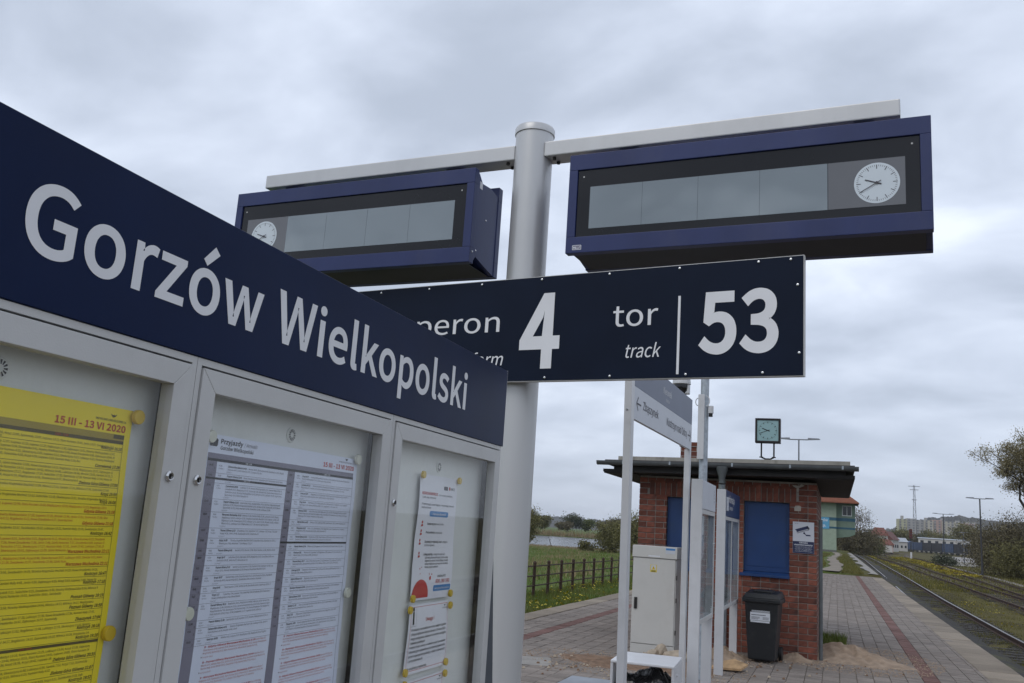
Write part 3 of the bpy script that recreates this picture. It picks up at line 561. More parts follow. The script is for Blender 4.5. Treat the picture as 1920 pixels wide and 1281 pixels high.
def clear_glass(name, tint=(0.93, 0.96, 0.95), ior=1.5, rough=0.02, film=0.0, film_col=(.6, .6, .55)):
    """a thin pane: see-through with real mirror reflection by angle, and a little dust"""
    m, nt, b = new_mat(name)
    nt.nodes.remove(b)
    L = nt.links.new
    out = nt.nodes['Material Output']
    tr = nt.nodes.new('ShaderNodeBsdfTransparent'); tr.inputs[0].default_value = (*tint, 1)
    gl = nt.nodes.new('ShaderNodeBsdfGlossy'); gl.inputs['Roughness'].default_value = rough
    fr = nt.nodes.new('ShaderNodeFresnel'); fr.inputs['IOR'].default_value = ior
    gm = nt.nodes.new('ShaderNodeNewGeometry')            # a thin pane reflects alike from both sides
    iv = nt.nodes.new('ShaderNodeMapRange'); iv.inputs[3].default_value = ior; iv.inputs[4].default_value = 1.0 / ior
    L(gm.outputs['Backfacing'], iv.inputs[0]); L(iv.outputs[0], fr.inputs['IOR'])
    mx = nt.nodes.new('ShaderNodeMixShader')
    L(fr.outputs[0], mx.inputs[0]); L(tr.outputs[0], mx.inputs[1]); L(gl.outputs[0], mx.inputs[2])
    last = mx.outputs[0]
    if film:
        df = nt.nodes.new('ShaderNodeBsdfDiffuse'); df.inputs[0].default_value = (*film_col, 1)
        tc = nt.nodes.new('ShaderNodeTexCoord')
        n = nt.nodes.new('ShaderNodeTexNoise'); n.inputs['Scale'].default_value = 7; n.inputs['Detail'].default_value = 10; n.inputs['Roughness'].default_value = .72
        L(tc.outputs['Object'], n.inputs['Vector'])
        r = nt.nodes.new('ShaderNodeValToRGB')
        r.color_ramp.elements[0].position = .4; r.color_ramp.elements[0].color = (0, 0, 0, 1)
        r.color_ramp.elements[1].position = .75; r.color_ramp.elements[1].color = (film,) * 3 + (1,)
        L(n.outputs['Fac'], r.inputs['Fac'])
        m2 = nt.nodes.new('ShaderNodeMixShader')
        L(r.outputs['Color'], m2.inputs[0]); L(last, m2.inputs[1]); L(df.outputs[0], m2.inputs[2])
        last = m2.outputs[0]
    L(last, out.inputs['Surface'])
    return m


M = {}
M['alu'] = paint('light_grey_coated_aluminium', (.53, .525, .515), .42, 0, .05, 5, .05, 400, dirt=(.30, .29, .27), dirt_amt=.22, dscale=4)
M['post'] = paint('pale_grey_painted_steel', (.58, .58, .59), .38, 0, .05, 3, .04, 300, dirt=(.32, .31, .29), dirt_amt=.25, dscale=5)
M['pole'] = paint('matt_grey_painted_tube', (.54, .54, .54), .36, .32, .05, 1.6, .04, 260, dirt=(.33, .33, .33), dirt_amt=.28, dscale=2.2, stretch=(1, 1, .35))
M['navy'] = paint('deep_navy_sign_film', (.0042, .0125, .050), .36, 0, .18, 3, .015, 120, spec=.09, dirt=(.012, .021, .058), dirt_amt=.35, dscale=2.5)
M['navy_dark'] = paint('blue_black_sign_panel', (.0055, .0105, .026), .34, 0, .15, 3, .015, 120, spec=.12)
M['letter'] = paint('pale_grey_reflective_lettering', (.74, .74, .76), .5, 0, .03, 10)
M['violet'] = paint('violet_blue_powder_coat', (.022, .034, .118), .45, 0, .12, 4, .06, 500, spec=.35, dirt=(.055, .060, .120), dirt_amt=.4, dscale=3, stretch=(1, 1, .4))
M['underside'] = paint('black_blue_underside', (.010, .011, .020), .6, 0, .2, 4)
M['black_glass'] = paint('black_printed_glass', (.010, .010, .012), .07, 0, .1, 3, spec=.35)
M['lcd'] = paint('dormant_lcd_panel', (.20, .228, .238), .07, .55, .05, 1.2, coat=.6, spec=.6)
M['lcd'].node_tree.nodes['Principled BSDF'].inputs['Coat IOR'].default_value = 1.6
M['lcd'].node_tree.nodes['Principled BSDF'].inputs['Coat Roughness'].default_value = .03
def warp(m, scale, dist):
    nt = m.node_tree; b_ = nt.nodes['Principled BSDF']
    tc_ = nt.nodes.new('ShaderNodeTexCoord'); n_ = nt.nodes.new('ShaderNodeTexNoise'); n_.inputs['Scale'].default_value = scale; n_.inputs['Detail'].default_value = 2
    nt.links.new(tc_.outputs['Object'], n_.inputs['Vector'])
    bp_ = nt.nodes.new('ShaderNodeBump'); bp_.inputs['Strength'].default_value = 1.0; bp_.inputs['Distance'].default_value = dist
    nt.links.new(n_.outputs['Fac'], bp_.inputs['Height']); nt.links.new(bp_.outputs[0], b_.inputs['Normal']); nt.links.new(bp_.outputs[0], b_.inputs['Coat Normal'])
warp(M["lcd"], 1.6, .016)
M['lcd_edge'] = paint('grey_clock_field', (.125, .128, .140), .2, 0, .05, 3, coat=.4)
M['clock_white'] = paint('clock_face_white', (.62, .68, .73), .4, 0, .03, 5)
M['ink'] = paint('dark_ink', (.03, .03, .035), .6, 0, .1, 10)
M['ink_soft'] = paint('grey_ink', (.075, .07, .085), .7, 0, .1, 10)
M['ink_fine'] = paint('thin_grey_print', (.17, .16, .19), .7, 0, .1, 10)
M['ink_red'] = paint('red_ink', (.50, .045, .035), .6, 0, .1, 10)
M['ink_red_soft'] = paint('thin_red_ink', (.52, .20, .18), .6, 0, .1, 10)
M['ink_blue'] = paint('blue_ink', (.05, .22, .50), .5, 0, .05, 10)
M['ink_white'] = paint('white_ink', (.72, .74, .78), .6, 0, .04, 10)
M['paper_white'] = paint('cool_white_paper', (.70, .74, .86), .55, 0, .05, 3)
M['paper_notice'] = paint('white_office_paper', (.78, .78, .82), .55, 0, .04, 3)
M['paper_yellow'] = paint('yellow_poster_paper', (.86, .68, .018), .55, 0, .06, 3)
M['band_grey'] = paint('grey_print_band', (.22, .21, .27), .6, 0, .05, 8)
M['band_olive'] = paint('olive_print_band', (.36, .27, .03), .6, 0, .05, 8)
M['ink_olive'] = paint('ink_on_yellow', (.10, .075, .012), .6, 0, .1, 8)
M['ink_orange'] = paint('red_ink_on_yellow', (.48, .075, .01), .6, 0, .1, 8)
M['magnet'] = paint('yellow_plastic_magnet', (.62, .42, .02), .35, 0, .08, 20)
M['magnet_white'] = paint('ivory_plastic_magnet', (.62, .62, .52), .35, 0, .06, 20)
M['board_white'] = paint('grey_white_backboard', (.74, .75, .72), .5, 0, .06, 2.5, .05, 200, dirt=(.50, .50, .45), dirt_amt=.35, dscale=2.6)
M['chrome'] = paint('bright_steel', (.62, .62, .62), .22, 1, .04, 20)
M['steel_dark'] = paint('dark_steel', (.03, .028, .028), .5, .6, .2, 20)
M['gap'] = paint('dark_gasket', (.028, .024, .020), .7, 0, .2, 20)
M['glass'] = clear_glass('cabinet_glass', tint=(.985, .995, .99), film=.05)
M['glass_far'] = clear_glass('board_glass', tint=(.82, .86, .88), film=.12)
M['brace'] = paint('blue_grey_strut_paint', (.055, .066, .082), .5, 0, .1, 6)
# ================================================================== platform geometry numbers
PLAT_L, PLAT_R = -5.38, 2.42
PLAT_END = 56.0


def rise(y):
    return 0.0045 * max(0.0, y - 30.0)


# ================================================================== ground, river, platform
def sm(a, b, x):
    t = min(1.0, max(0.0, (x - a) / (b - a)))
    return t * t * (3 - 2 * t)


WATER = -1.35


def track_x(y):
    return float(np.interp(y, [-40, 45, 75, 130, 190, 240, 300, 420], [3.80, 3.80, 4.1, 4.45, 4.2, 5.5, 11.8, 36.0]))


def track2_x(y):
    return float(np.interp(y, [-40, 48, 72, 120, 170, 230, 300, 420], [8.3, 8.3, 8.25, 7.9, 7.6, 10.0, 18.5, 44.0]))


def track3_x(y):
    return float(np.interp(y, [-40, 40, 62, 92, 147, 200, 300, 420], [10.2, 10.2, 10.6, 11.6, 12.3, 13.6, 20.5, 46.0]))


def ground_z(x, y):
    r = rise(y)
    right = -.70 + r
    if y > 20:
        right += .25 * math.exp(-((x - (6.0 + .03 * y)) / 2.5) ** 2) * sm(90, 130, y) * (1 - sm(170, 210, y))
    centre = -.03 + r
    left = -.16 - .75 * sm(7.5, 26, -x)
    if y < PLAT_END + .5:
        centre = -.40
    c = sm(2.2, 3.2, x)
    l = sm(-8.5, -5.5, x) if y > PLAT_END else sm(-5.6, -5.2, x)
    z = right * c + (centre * l + left * (1 - l)) * (1 - c)
    u = -.29 * x + .957 * y                      # river band
    bed = sm(118, 132, u) * (1 - sm(272, 292, u)) * sm(14, 28, -x)
    z = z * (1 - bed) + (-2.6) * bed
    far = sm(285, 330, u) * sm(14, 40, -x)
    z = z * (1 - far) + (-.95) * far
    return z


M['grass_ground'] = None
m, nt, bs = new_mat('meadow_and_trackside_ground')
L_ = nt.links.new
tc = nt.nodes.new('ShaderNodeTexCoord'); sp_ = nt.nodes.new('ShaderNodeSeparateXYZ'); L_(tc.outputs['Object'], sp_.inputs[0])
def noise(scale, detail=6, rough=.6, vec=None, stretch=None):
    n = nt.nodes.new('ShaderNodeTexNoise'); n.inputs['Scale'].default_value = scale; n.inputs['Detail'].default_value = detail; n.inputs['Roughness'].default_value = rough
    v = tc.outputs['Object']
    if stretch:
        mp = nt.nodes.new('ShaderNodeMapping'); mp.inputs['Scale'].default_value = stretch; L_(v, mp.inputs[0]); v = mp.outputs[0]
    L_(v, n.inputs['Vector']); return n.outputs['Fac']
def ramp(f, stops):
    r = nt.nodes.new('ShaderNodeValToRGB')
    e = r.color_ramp.elements
    e[0].position, e[0].color = stops[0][0], (*stops[0][1], 1)
    e[1].position, e[1].color = stops[-1][0], (*stops[-1][1], 1)
    for p, c in stops[1:-1]:
        q = e.new(p); q.color = (*c, 1)
    L_(f, r.inputs['Fac']); return r.outputs['Color']
def mixc(f, a, b_):
    x = nt.nodes.new('ShaderNodeMix'); x.data_type = 'RGBA'; L_(f, x.inputs['Factor']); L_(a, x.inputs[6]); L_(b_, x.inputs[7]); return x.outputs[2]
left_c = ramp(noise(.35, 8, .65), [(.32, (.055, .100, .016)), (.5, (.085, .125, .026)), (.62, (.130, .135, .048)), (.74, (.185, .150, .075))])
right_c = ramp(noise(.9, 10, .7, stretch=(1, .35, 1)), [(.3, (.035, .030, .018)), (.43, (.075, .062, .028)), (.55, (.110, .095, .035)), (.68, (.120, .118, .030)), (.8, (.16, .14, .06))])
mr = nt.nodes.new('ShaderNodeMapRange'); mr.inputs[1].default_value = -2.0; mr.inputs[2].default_value = 2.4; L_(sp_.outputs[0], mr.inputs[0])
L_(mixc(mr.outputs[0], left_c, right_c), bs.inputs['Base Color'])
bs.inputs['Roughness'].default_value = .95; bs.inputs['Specular IOR Level'].default_value = .1
bp = nt.nodes.new('ShaderNodeBump'); bp.inputs['Strength'].default_value = .6; bp.inputs['Distance'].default_value = .05
L_(noise(9, 8, .7), bp.inputs['Height']); L_(bp.outputs[0], bs.inputs['Normal'])
M['grass_ground'] = m

gx = sorted(set([-3000, -2000, -1400, -1000, -700, -500, -350, -250, -200, -160] + list(range(-140, -20, 5)) + list(np.arange(-20, 30.1, .8)) + [-5.6, -5.4, -5.2, 2.2, 2.45, 2.9, 3.2] + list(range(34, 140, 6)) + [160, 200, 260, 350, 500, 700, 1000, 1400, 2000, 3000]))
gy = sorted(set([-3000, -1500, -700, -300, -120, -50, -20] + list(np.arange(-10, 60, 1.5)) + [56.4, 56.6] + list(range(60, 340, 5)) + [360, 400, 460, 550, 700, 900, 1200, 1600, 2200, 3000, 4500]))
rgz = random.Random(4)
V = [(x, y, ground_z(x, y) + (rgz.uniform(-.04, .04) if abs(x) < 60 and y > 0 else 0)) for y in gy for x in gx]
nx = len(gx)
F = np.array([(j * nx + i, j * nx + i + 1, (j + 1) * nx + i + 1, (j + 1) * nx + i) for j in range(len(gy) - 1) for i in range(nx - 1)])
g = mesh_object('ground', V, F, [M['grass_ground']], smooth=True); g['kind'] = 'structure'

m, nt, bs = new_mat('river_water')
L_ = nt.links.new
bs.inputs['Base Color'].default_value = (.030, .036, .040, 1); bs.inputs['Roughness'].default_value = .16
tc = nt.nodes.new('ShaderNodeTexCoord')
mp = nt.nodes.new('ShaderNodeMapping'); mp.inputs['Scale'].default_value = (.5, 1.6, 1); mp.inputs['Rotation'].default_value = (0, 0, .3)
L_(tc.outputs['Object'], mp.inputs[0])
n = nt.nodes.new('ShaderNodeTexNoise'); n.inputs['Scale'].default_value = .9; n.inputs['Detail'].default_value = 7; n.inputs['Roughness'].default_value = .6
L_(mp.outputs[0], n.inputs['Vector'])
bp = nt.nodes.new('ShaderNodeBump'); bp.inputs['Strength'].default_value = 1.0; bp.inputs['Distance'].default_value = .35
L_(n.outputs['Fac'], bp.inputs['Height']); L_(bp.outputs[0], bs.inputs['Normal'])
o = mesh_object('river', [(-900, -220, WATER), (-10, 50, WATER), (-10, 340, WATER), (-900, 60, WATER)], [(0, 1, 2, 3)], [m]); o['kind'] = 'structure'

# platform body
M['conc'] = paint('weathered_concrete', (.27, .25, .22), .9, 0, .22, 5, .2, 60, dirt=(.12, .10, .08), dirt_amt=.5)
M['sand_bed'] = paint('sandy_bedding', (.20, .165, .12), .95, 0, .2, 12, .2, 100)
plat = MB(); plat.box(PLAT_L, PLAT_R, -14, PLAT_END, -.80, -.0165)
platform = plat.build('platform', [M['conc']]); platform['kind'] = 'structure'
b = MB(); b.add([(PLAT_L + .01, -14, -.0140), (PLAT_R - .01, -14, -.0140), (PLAT_R - .01, PLAT_END, -.0140), (PLAT_L + .01, PLAT_END, -.0140)], [(0, 1, 2, 3)])
b.build('bedding', M['sand_bed'], platform, fix=False)


def paver_mat(name, col, rnd):
    """per-stone tone from the stone's own mesh attribute"""
    m, nt, bs = new_mat(name)
    L = nt.links.new
    at = nt.nodes.new('ShaderNodeAttribute'); at.attribute_name = 'tone'
    oi = nt.nodes.new('ShaderNodeObjectInfo')
    tc = nt.nodes.new('ShaderNodeTexCoord'); n = nt.nodes.new('ShaderNodeTexNoise'); n.inputs['Scale'].default_value = 1.1; n.inputs['Detail'].default_value = 8; n.inputs['Roughness'].default_value = .7
    ge = nt.nodes.new('ShaderNodeNewGeometry'); L(ge.outputs['Position'], n.inputs['Vector'])
    n2 = nt.nodes.new('ShaderNodeTexNoise'); n2.inputs['Scale'].default_value = 45; n2.inputs['Detail'].default_value = 4; L(ge.outputs['Position'], n2.inputs['Vector'])
    s = nt.nodes.new('ShaderNodeMath'); s.operation = 'MULTIPLY_ADD'; L(at.outputs['Fac'], s.inputs[0]); s.inputs[1].default_value = rnd; s.inputs[2].default_value = 1 - rnd / 2
    s2 = nt.nodes.new('ShaderNodeMath'); s2.operation = 'MULTIPLY_ADD'; L(n.outputs['Fac'], s2.inputs[0]); s2.inputs[1].default_value = 1.1; s2.inputs[2].default_value = .45
    s3 = nt.nodes.new('ShaderNodeMath'); s3.operation = 'MULTIPLY_ADD'; L(n2.outputs['Fac'], s3.inputs[0]); s3.inputs[1].default_value = .5; s3.inputs[2].default_value = .75
    mu = nt.nodes.new('ShaderNodeMath'); mu.operation = 'MULTIPLY'; L(s.outputs[0], mu.inputs[0]); L(s2.outputs[0], mu.inputs[1])
    mu2 = nt.nodes.new('ShaderNodeMath'); mu2.operation = 'MULTIPLY'; L(mu.outputs[0], mu2.inputs[0]); L(s3.outputs[0], mu2.inputs[1])
    hs = nt.nodes.new('ShaderNodeHueSaturation'); hs.inputs['Color'].default_value = (*col, 1); L(mu2.outputs[0], hs.inputs['Value'])
    L(hs.outputs['Color'], bs.inputs['Base Color']); bs.inputs['Roughness'].default_value = .88; bs.inputs['Specular IOR Level'].default_value = .25
    return m


M['paver'] = paver_mat('grey_concrete_paver', (.222, .190, .165), .28)
M['paver_red'] = paver_mat('red_concrete_paver', (.170, .092, .078), .3)
M['edge'] = paver_mat('sandy_edge_slab', (.235, .195, .150), .35)
PW, PL, PJ = .200, .105, .0045
rp = random.Random(21)
cells = []
x = PLAT_L + .42
kcol = 0
cols = []
while x < PLAT_R - .56:
    red = (abs(x + PW / 2 - 1.22) < .1001) or (abs(x + PW / 2 + 4.27) < .1001)
    cols.append((x, red)); x += PW
for ci, (x, red) in enumerate(cols):
    y = 5.0 + (PL / 2 if ci % 2 else 0)
    while y < PLAT_END - .02:
        cells.append((x, y, red, PL)); y += PL
def hidden(x, y):
    return HUTBOX[0] < x < HUTBOX[1] and HUTBOX[2] < y < HUTBOX[3]
HUTBOX = (-3.05, -.30, 14.05, 18.3)
cells = [c for c in cells if not hidden(c[0] + .1, c[1])]
def in_view(x, y, z=0.0):
    d = Vector((x, y, z)) - Vector((0, 0, CAM_Z))
    w = d.dot(_f)
    if w < .1: return False
    px, py = 960 + 1690 * d.dot(_r2) / w, 640.5 - 1690 * d.dot(_u2) / w
    return -10 < px < 1930 and py < 1300
near = [c for c in cells if in_view(c[0] + .1, c[1] + .08) and (c[0] > -.15 or c[0] < -2.4)]
near.sort(key=lambda c: c[1] * c[1] + c[0] * c[0])
near = near[:300]
nearset = set((c[0], c[1]) for c in near)
def paver_data(name, m, l):
    b = MB(); r_ = .0
    b.box(PJ / 2, PW - PJ / 2, PJ / 2, l - PJ / 2, -.060, 0)
    o = b.build(name, m, None, bevel=.004, seg=1); d = o.data; bpy.data.objects.remove(o)
    ds = []
    for k in range(8):
        q = d.copy(); a = q.attributes.new('tone', 'FLOAT', 'POINT'); a.data.foreach_set('value', [k / 7.0] * len(q.vertices)); ds.append(q)
    return ds
pd, pdr = paver_data('paver', M['paver'], PL), paver_data('red_paver', M['paver_red'], PL)
for (x, y, red, l) in near:
    o = bpy.data.objects.new('red_paver' if red else 'paver', rp.choice(pdr if red else pd)); COL.objects.link(o); o.parent = platform
    o.location = (x, y, rp.uniform(-.003, .002))
    o.rotation_euler = (rp.uniform(-.006, .006), rp.uniform(-.006, .006), rp.uniform(-.008, .008))
for isred in (False, True):
    A = np.array([(c[0], c[1]) for c in cells if c[2] == isred and (c[0], c[1]) not in nearset])
    n = len(A)
    z = RNG.uniform(-.003, .002, n); tilt = RNG.uniform(-.0022, .0022, (n, 4))
    V = np.zeros((n, 8, 3))
    j = PJ / 2
    for k, (dx, dy) in enumerate(((j, j), (PW - j, j), (PW - j, PL - j), (j, PL - j))):
        V[:, k] = np.stack([A[:, 0] + dx, A[:, 1] + dy, np.full(n, -.0136)], 1)
        ins = .003
        ex, ey = (ins if dx < .1 else -ins), (ins if dy < PL / 2 else -ins)
        V[:, 4 + k] = np.stack([A[:, 0] + dx + ex, A[:, 1] + dy + ey, z + tilt[:, k]], 1)
    q = np.array([(4, 5, 6, 7), (0, 1, 5, 4), (1, 2, 6, 5), (2, 3, 7, 6), (3, 0, 4, 7)])
    F = (np.arange(n)[:, None, None] * 8 + q[None]).reshape(-1, 4)
    o = mesh_object('red_paving' if isred else 'paving', V.reshape(-1, 3), F, [M['paver_red'] if isred else M['paver']], platform)
    a = o.data.attributes.new('tone', 'FLOAT', 'POINT'); a.data.foreach_set('value', np.repeat(RNG.uniform(0, 1, n), 8).astype(np.float32))
    o['kind'] = 'stuff'
# far paving before y = 5 lies under and behind the camera: a plain sheet
b = MB(); b.add([(PLAT_L + .40, -14, -.004), (PLAT_R - .40, -14, -.004), (PLAT_R - .40, 5.0, -.004), (PLAT_L + .40, 5.0, -.004)], [(0, 1, 2, 3)])
o = b.build('paving_behind', M['paver'], platform, fix=False)
# edge slabs, both sides
def slab_data(w, l):
    b = MB(); b.box(.004, w - .004, .004, l - .004, -.0136, .004)
    o = b.build('edge_slab', M['edge'], None, bevel=.008, seg=1); d = o.data; bpy.data.objects.remove(o)
    ds = []
    for k in range(6):
        q = d.copy(); a = q.attributes.new('tone', 'FLOAT', 'POINT'); a.data.foreach_set('value', [k / 5.0] * len(q.vertices)); ds.append(q)
    return ds
sR, sL = slab_data(.54, .80), slab_data(.40, .80)
y = -13.9
while y < PLAT_END - .8:
    if y > 6:
        o = bpy.data.objects.new('edge_slab', rp.choice(sR)); COL.objects.link(o); o.parent = platform; o.location = (PLAT_R - .535, y, rp.uniform(-.004, .003)); o.rotation_euler = (rp.uniform(-.004, .004), 0, rp.uniform(-.004, .004))
        if y < 40:
            o = bpy.data.objects.new('edge_slab', rp.choice(sL)); COL.objects.link(o); o.parent = platform; o.location = (PLAT_L, y, rp.uniform(-.004, .003))
    y += .80

# worn path over the old grassed platform end
M['path'] = paint('trodden_sandy_path', (.21, .175, .135), .95, 0, .25, 1.2, .2, 40)
def ribbon(name, pts, m, lift=.03, kind='structure'):
    """pts: (x_left, x_right, y) rows laid on the ground"""
    V, F = [], []
    for k, (a, c, y) in enumerate(pts):
        for x in (a, (a + c) / 2, c):
            V.append((x, y, ground_z(x, y) + lift))
    for k in range(len(pts) - 1):
        for i in range(2):
            F.append((k * 3 + i, k * 3 + i + 1, k * 3 + 4 + i, k * 3 + 3 + i))
    o = mesh_object(name, V, F, [m], smooth=True); o['kind'] = kind
    return o
rr = random.Random(6)
pts = []
for k in range(48):
    y = 57 + k * 2.0
    w = .45 + .12 * math.sin(k * .9)
    c = -.30 + .25 * math.sin(k * .23) + .012 * k
    pts.append((c - w + rr.uniform(-.06, .06), c + w + rr.uniform(-.06, .06), y))
ribbon('path', pts, M['path'], .055)
pts = [(1.80 + .18 * math.sin(k * .8) + rr.uniform(-.12, .12), 2.32, 57 + 2 * k) for k in range(50)]
ribbon('platform_edge_strip', pts, M['conc'], .055)

# tracks
M['ballast'] = paint('dark_oily_ballast', (.022, .019, .016), .95, 0, .5, 9, 1.0, 26, dirt=(.085, .080, .022), dirt_amt=.9, dscale=1.1)
M['ballast_brown'] = paint('brown_track_bed', (.085, .065, .045), .95, 0, .4, 6, .6, 30, dirt=(.11, .10, .03), dirt_amt=.7, dscale=1.2)
M['rail_rust'] = paint('rusty_rail_steel', (.055, .026, .016), .75, .3, .3, 4)
M['rail_head'] = paint('dull_rail_head', (.20, .19, .19), .35, .8, .15, 8)
def bed(fx, hw, y0, y1, m, name):
    pts = []
    y = y0
    while y <= y1:
        pts.append((fx(y) - hw + rr.uniform(-.12, .12), fx(y) + hw + rr.uniform(-.12, .12), y)); y += 1.6 if y < 90 else 5
    return ribbon(name, pts, m, .012)
bed(track_x, 1.25, 4, 300, M['ballast'], 'ballast')
bed(track2_x, .95, 20, 320, M['ballast_brown'], 'ballast')
bed(track3_x, 1.0, 25, 320, M['ballast_brown'], 'ballast')
def railway(fx, y0, y1, label, bright):
    t = thing('railway_track', label, 'railway track', (fx(y0), y0, ground_z(fx(y0), y0)), 0, 'railway tracks beside the platform')
    base = Vector((fx(y0), y0, ground_z(fx(y0), y0)))
    ys = []
    y = y0
    while y <= y1:
        ys.append(y); y += 2.0 if y < 100 else 5.0
    prof = [(-.07, 0), (-.07, .012), (-.012, .03), (-.012, .105), (-.036, .115), (-.036, .148), (-.03, .15), (.03, .15), (.036, .148), (.036, .115), (.012, .105), (.012, .03), (.07, .012), (.07, 0)]
    n = len(prof)
    for s in (-1, 1):
        V, F, mi = [], [], []
        for k, y in enumerate(ys):
            xc = fx(y) + s * .7535
            zb = ground_z(fx(y), y) + .022
            V += [(xc + p[0] - base.x, y - base.y, zb + p[1] - base.z) for p in prof]
        for k in range(len(ys) - 1):
            for i in range(n):
                F.append((k * n + i, (k + 1) * n + i, (k + 1) * n + (i + 1) % n, k * n + (i + 1) % n)); mi.append(1 if i == 7 or i == 6 else 0)
        mesh_object('rail', V, F, [M['rail_rust'], M['rail_head'] if bright else M['rail_rust']], t, mi)
    M.setdefault('sleeper', paint('dark_timber_sleeper', (.035, .028, .022), .9, 0, .3, 6))
    V8 = MB()
    y = y0
    while y < min(y1, 70):
        xc, zc = fx(y) - base.x, ground_z(fx(y), y) - base.z
        V8.box(xc - 1.25, xc + 1.25, y - base.y - .12, y - base.y + .12, zc - .10, zc + .026 + rr.uniform(-.012, .008)); y += .65
    o = V8.build('sleepers', M['sleeper'], t); o['kind'] = 'stuff'
    return t
railway(track_x, 6, 260, 'railway track right beside the platform edge with a shiny far rail', True)
railway(track2_x, 24, 280, 'rusty second railway track in the grass beyond the first', False)
railway(track3_x, 28, 280, 'overgrown third railway track nearest the bushes', False)
# ================================================================== timetable cabinet (right beside the camera)
CAB_Y = 1.6
cab = thing('timetable_cabinet', 'long grey glazed timetable cabinet under a navy station name board', 'notice cabinet', (-1.0, CAB_Y, 0))


def cy(Y):
    return Y - CAB_Y


Z0, Z1 = 0.74, 1.8375
Y0, Y1 = 0.474, 2.697
SEAM = [0.474, 1.2175, 1.9405, 2.697]
b = MB()
for i in range(3):                                   # outer aluminium strips round every door
    a, c = cy(SEAM[i]) + (0.0006 if i else 0), cy(SEAM[i + 1]) - 0.0006
    w = 0.0115
    b.box(-.05, 0, a, c, Z1 - w, Z1)
    b.box(-.05, 0, a, c, Z0, Z0 + w)
    b.box(-.05, 0, a, a + w, Z0 + w, Z1 - w)
    b.box(-.05, 0, c - w, c, Z0 + w, Z1 - w)
b.build('outer_frame', M['alu'], cab)
b = MB()
b.box(-.115, -.056, cy(Y0) + .002, cy(Y1) - .001, Z0 + .001, Z1 - .001)
b.build('back_case', M['alu'], cab, bevel=.002)
b = MB()
b.box(-.055, -.0502, cy(Y0) + .004, cy(Y1) - .004, Z0 + .004, Z1 - .004)
b.build('back_panel', M['board_white'], cab)
b = MB()                                             # dark gasket seen in the grooves
for i in range(3):
    a, c = cy(SEAM[i]) + .0118, cy(SEAM[i + 1]) - .0118
    z0, z1 = Z0 + .0118, Z1 - .0118
    for (p, q, r_, s) in ((a, c, z1 - .012, z1), (a, c, z0, z0 + .012), (a, a + .012, z0 + .012, z1 - .012), (c - .012, c, z0 + .012, z1 - .012)):
        b.box(-.049, -.012, p, q, r_, s)
b.build('gasket', M['gap'], cab)


def door(i, lockside, lockz):
    a, c = cy(SEAM[i]) + .0142, cy(SEAM[i + 1]) - .0142
    z0, z1 = Z0 + .014, Z1 - .0155
    w = .038
    g = .00025
    b = MB()
    x0, x1 = -.022, .0035
    def bar(P, Q):
        b.add([(x0, *p) for p in P] + [(x1, *p) for p in P], [(3, 2, 1, 0), (4, 5, 6, 7), (0, 1, 5, 4), (1, 2, 6, 5), (2, 3, 7, 6), (3, 0, 4, 7)])
    bar([(a + g, z1), (a + w + g, z1 - w), (c - w - g, z1 - w), (c - g, z1)], 0)
    bar([(a + g, z0), (c - g, z0), (c - w - g, z0 + w), (a + w + g, z0 + w)], 0)
    bar([(a, z0 + g), (a + w, z0 + w + g), (a + w, z1 - w - g), (a, z1 - g)], 0)
    bar([(c, z0 + g), (c, z1 - g), (c - w, z1 - w - g), (c - w, z0 + w + g)], 0)
    d = b.build('door', M['alu'], cab, bevel=.0006, seg=1)
    gb = MB()
    gb.add([(-.010, a + w - .004, z0 + w - .004), (-.010, c - w + .004, z0 + w - .004), (-.010, c - w + .004, z1 - w + .004), (-.010, a + w - .004, z1 - w + .004)], [(0, 1, 2, 3)])
    gb.build('glass_pane', M['glass'], d, fix=False)
    lb = MB()
    ly = (c - .022) if lockside > 0 else (a + .018)
    lb.lathe([(.0085, .0035), (.0085, .0065), (.0062, .009), (.0055, .0088), (.0052, .0072)], (0, ly, lockz), 20, 'x')
    lb.box(.0072, .0095, ly - .0010, ly + .0010, lockz - .0042, lockz + .0042, 1)
    lb.build('lock', [M['chrome'], M['steel_dark']], d, smooth=True)


door(0, 1, 1.6377)
door(1, -1, 1.6363)
door(2, -1, 1.6303)

def vent_disc(Y, z):
    b = MB()
    b.lathe([(.0155, .0), (.0155, .0015), (.0135, .0028), (.004, .0032)], (-.050, cy(Y), z), 24, 'x')
    for k in range(12):
        t = k * math.pi / 6
        u, v = math.cos(t), math.sin(t)
        p = [(.0055, -.0008), (.0118, -.0016), (.0118, .0016), (.0055, .0008)]
        P = [(-.0463, cy(Y) + r_ * u - s * v, z + r_ * v + s * u) for r_, s in p]
        b.add(P, [(0, 1, 2, 3)], 1)
    b.build('ventilation_rosette', [M['board_white'], M['gap']], cab, fix=False)


vent_disc(1.5902, 1.7478)
vent_disc(2.3374, 1.7421)
vent_disc(.8873, 1.7581)

b = MB()                                             # legs and the dark stay at the far end
for Y in (.56, 1.58, 2.60):
    b = MB(); b.box(-.105, -.045, cy(Y) - .03, cy(Y) + .03, 0, Z0 + .001)
    b.build('leg', M['post'], cab, bevel=.003)
b = MB()
b.prism([(cy(2.6985), 1.50), (cy(2.845), 1.53), (cy(3.115), 0), (cy(2.6985), 0)], -.072, -.058, 'x')
b.build('stay', M['brace'], cab)
for z in (1.435, 1.335):
    b = MB(); b.lathe([(.005, 0), (.005, .006), (.003, .010)], (-.03, cy(2.6965), z), 10, 'y')
    b.build('hinge_bolt', M['steel_dark'], cab)

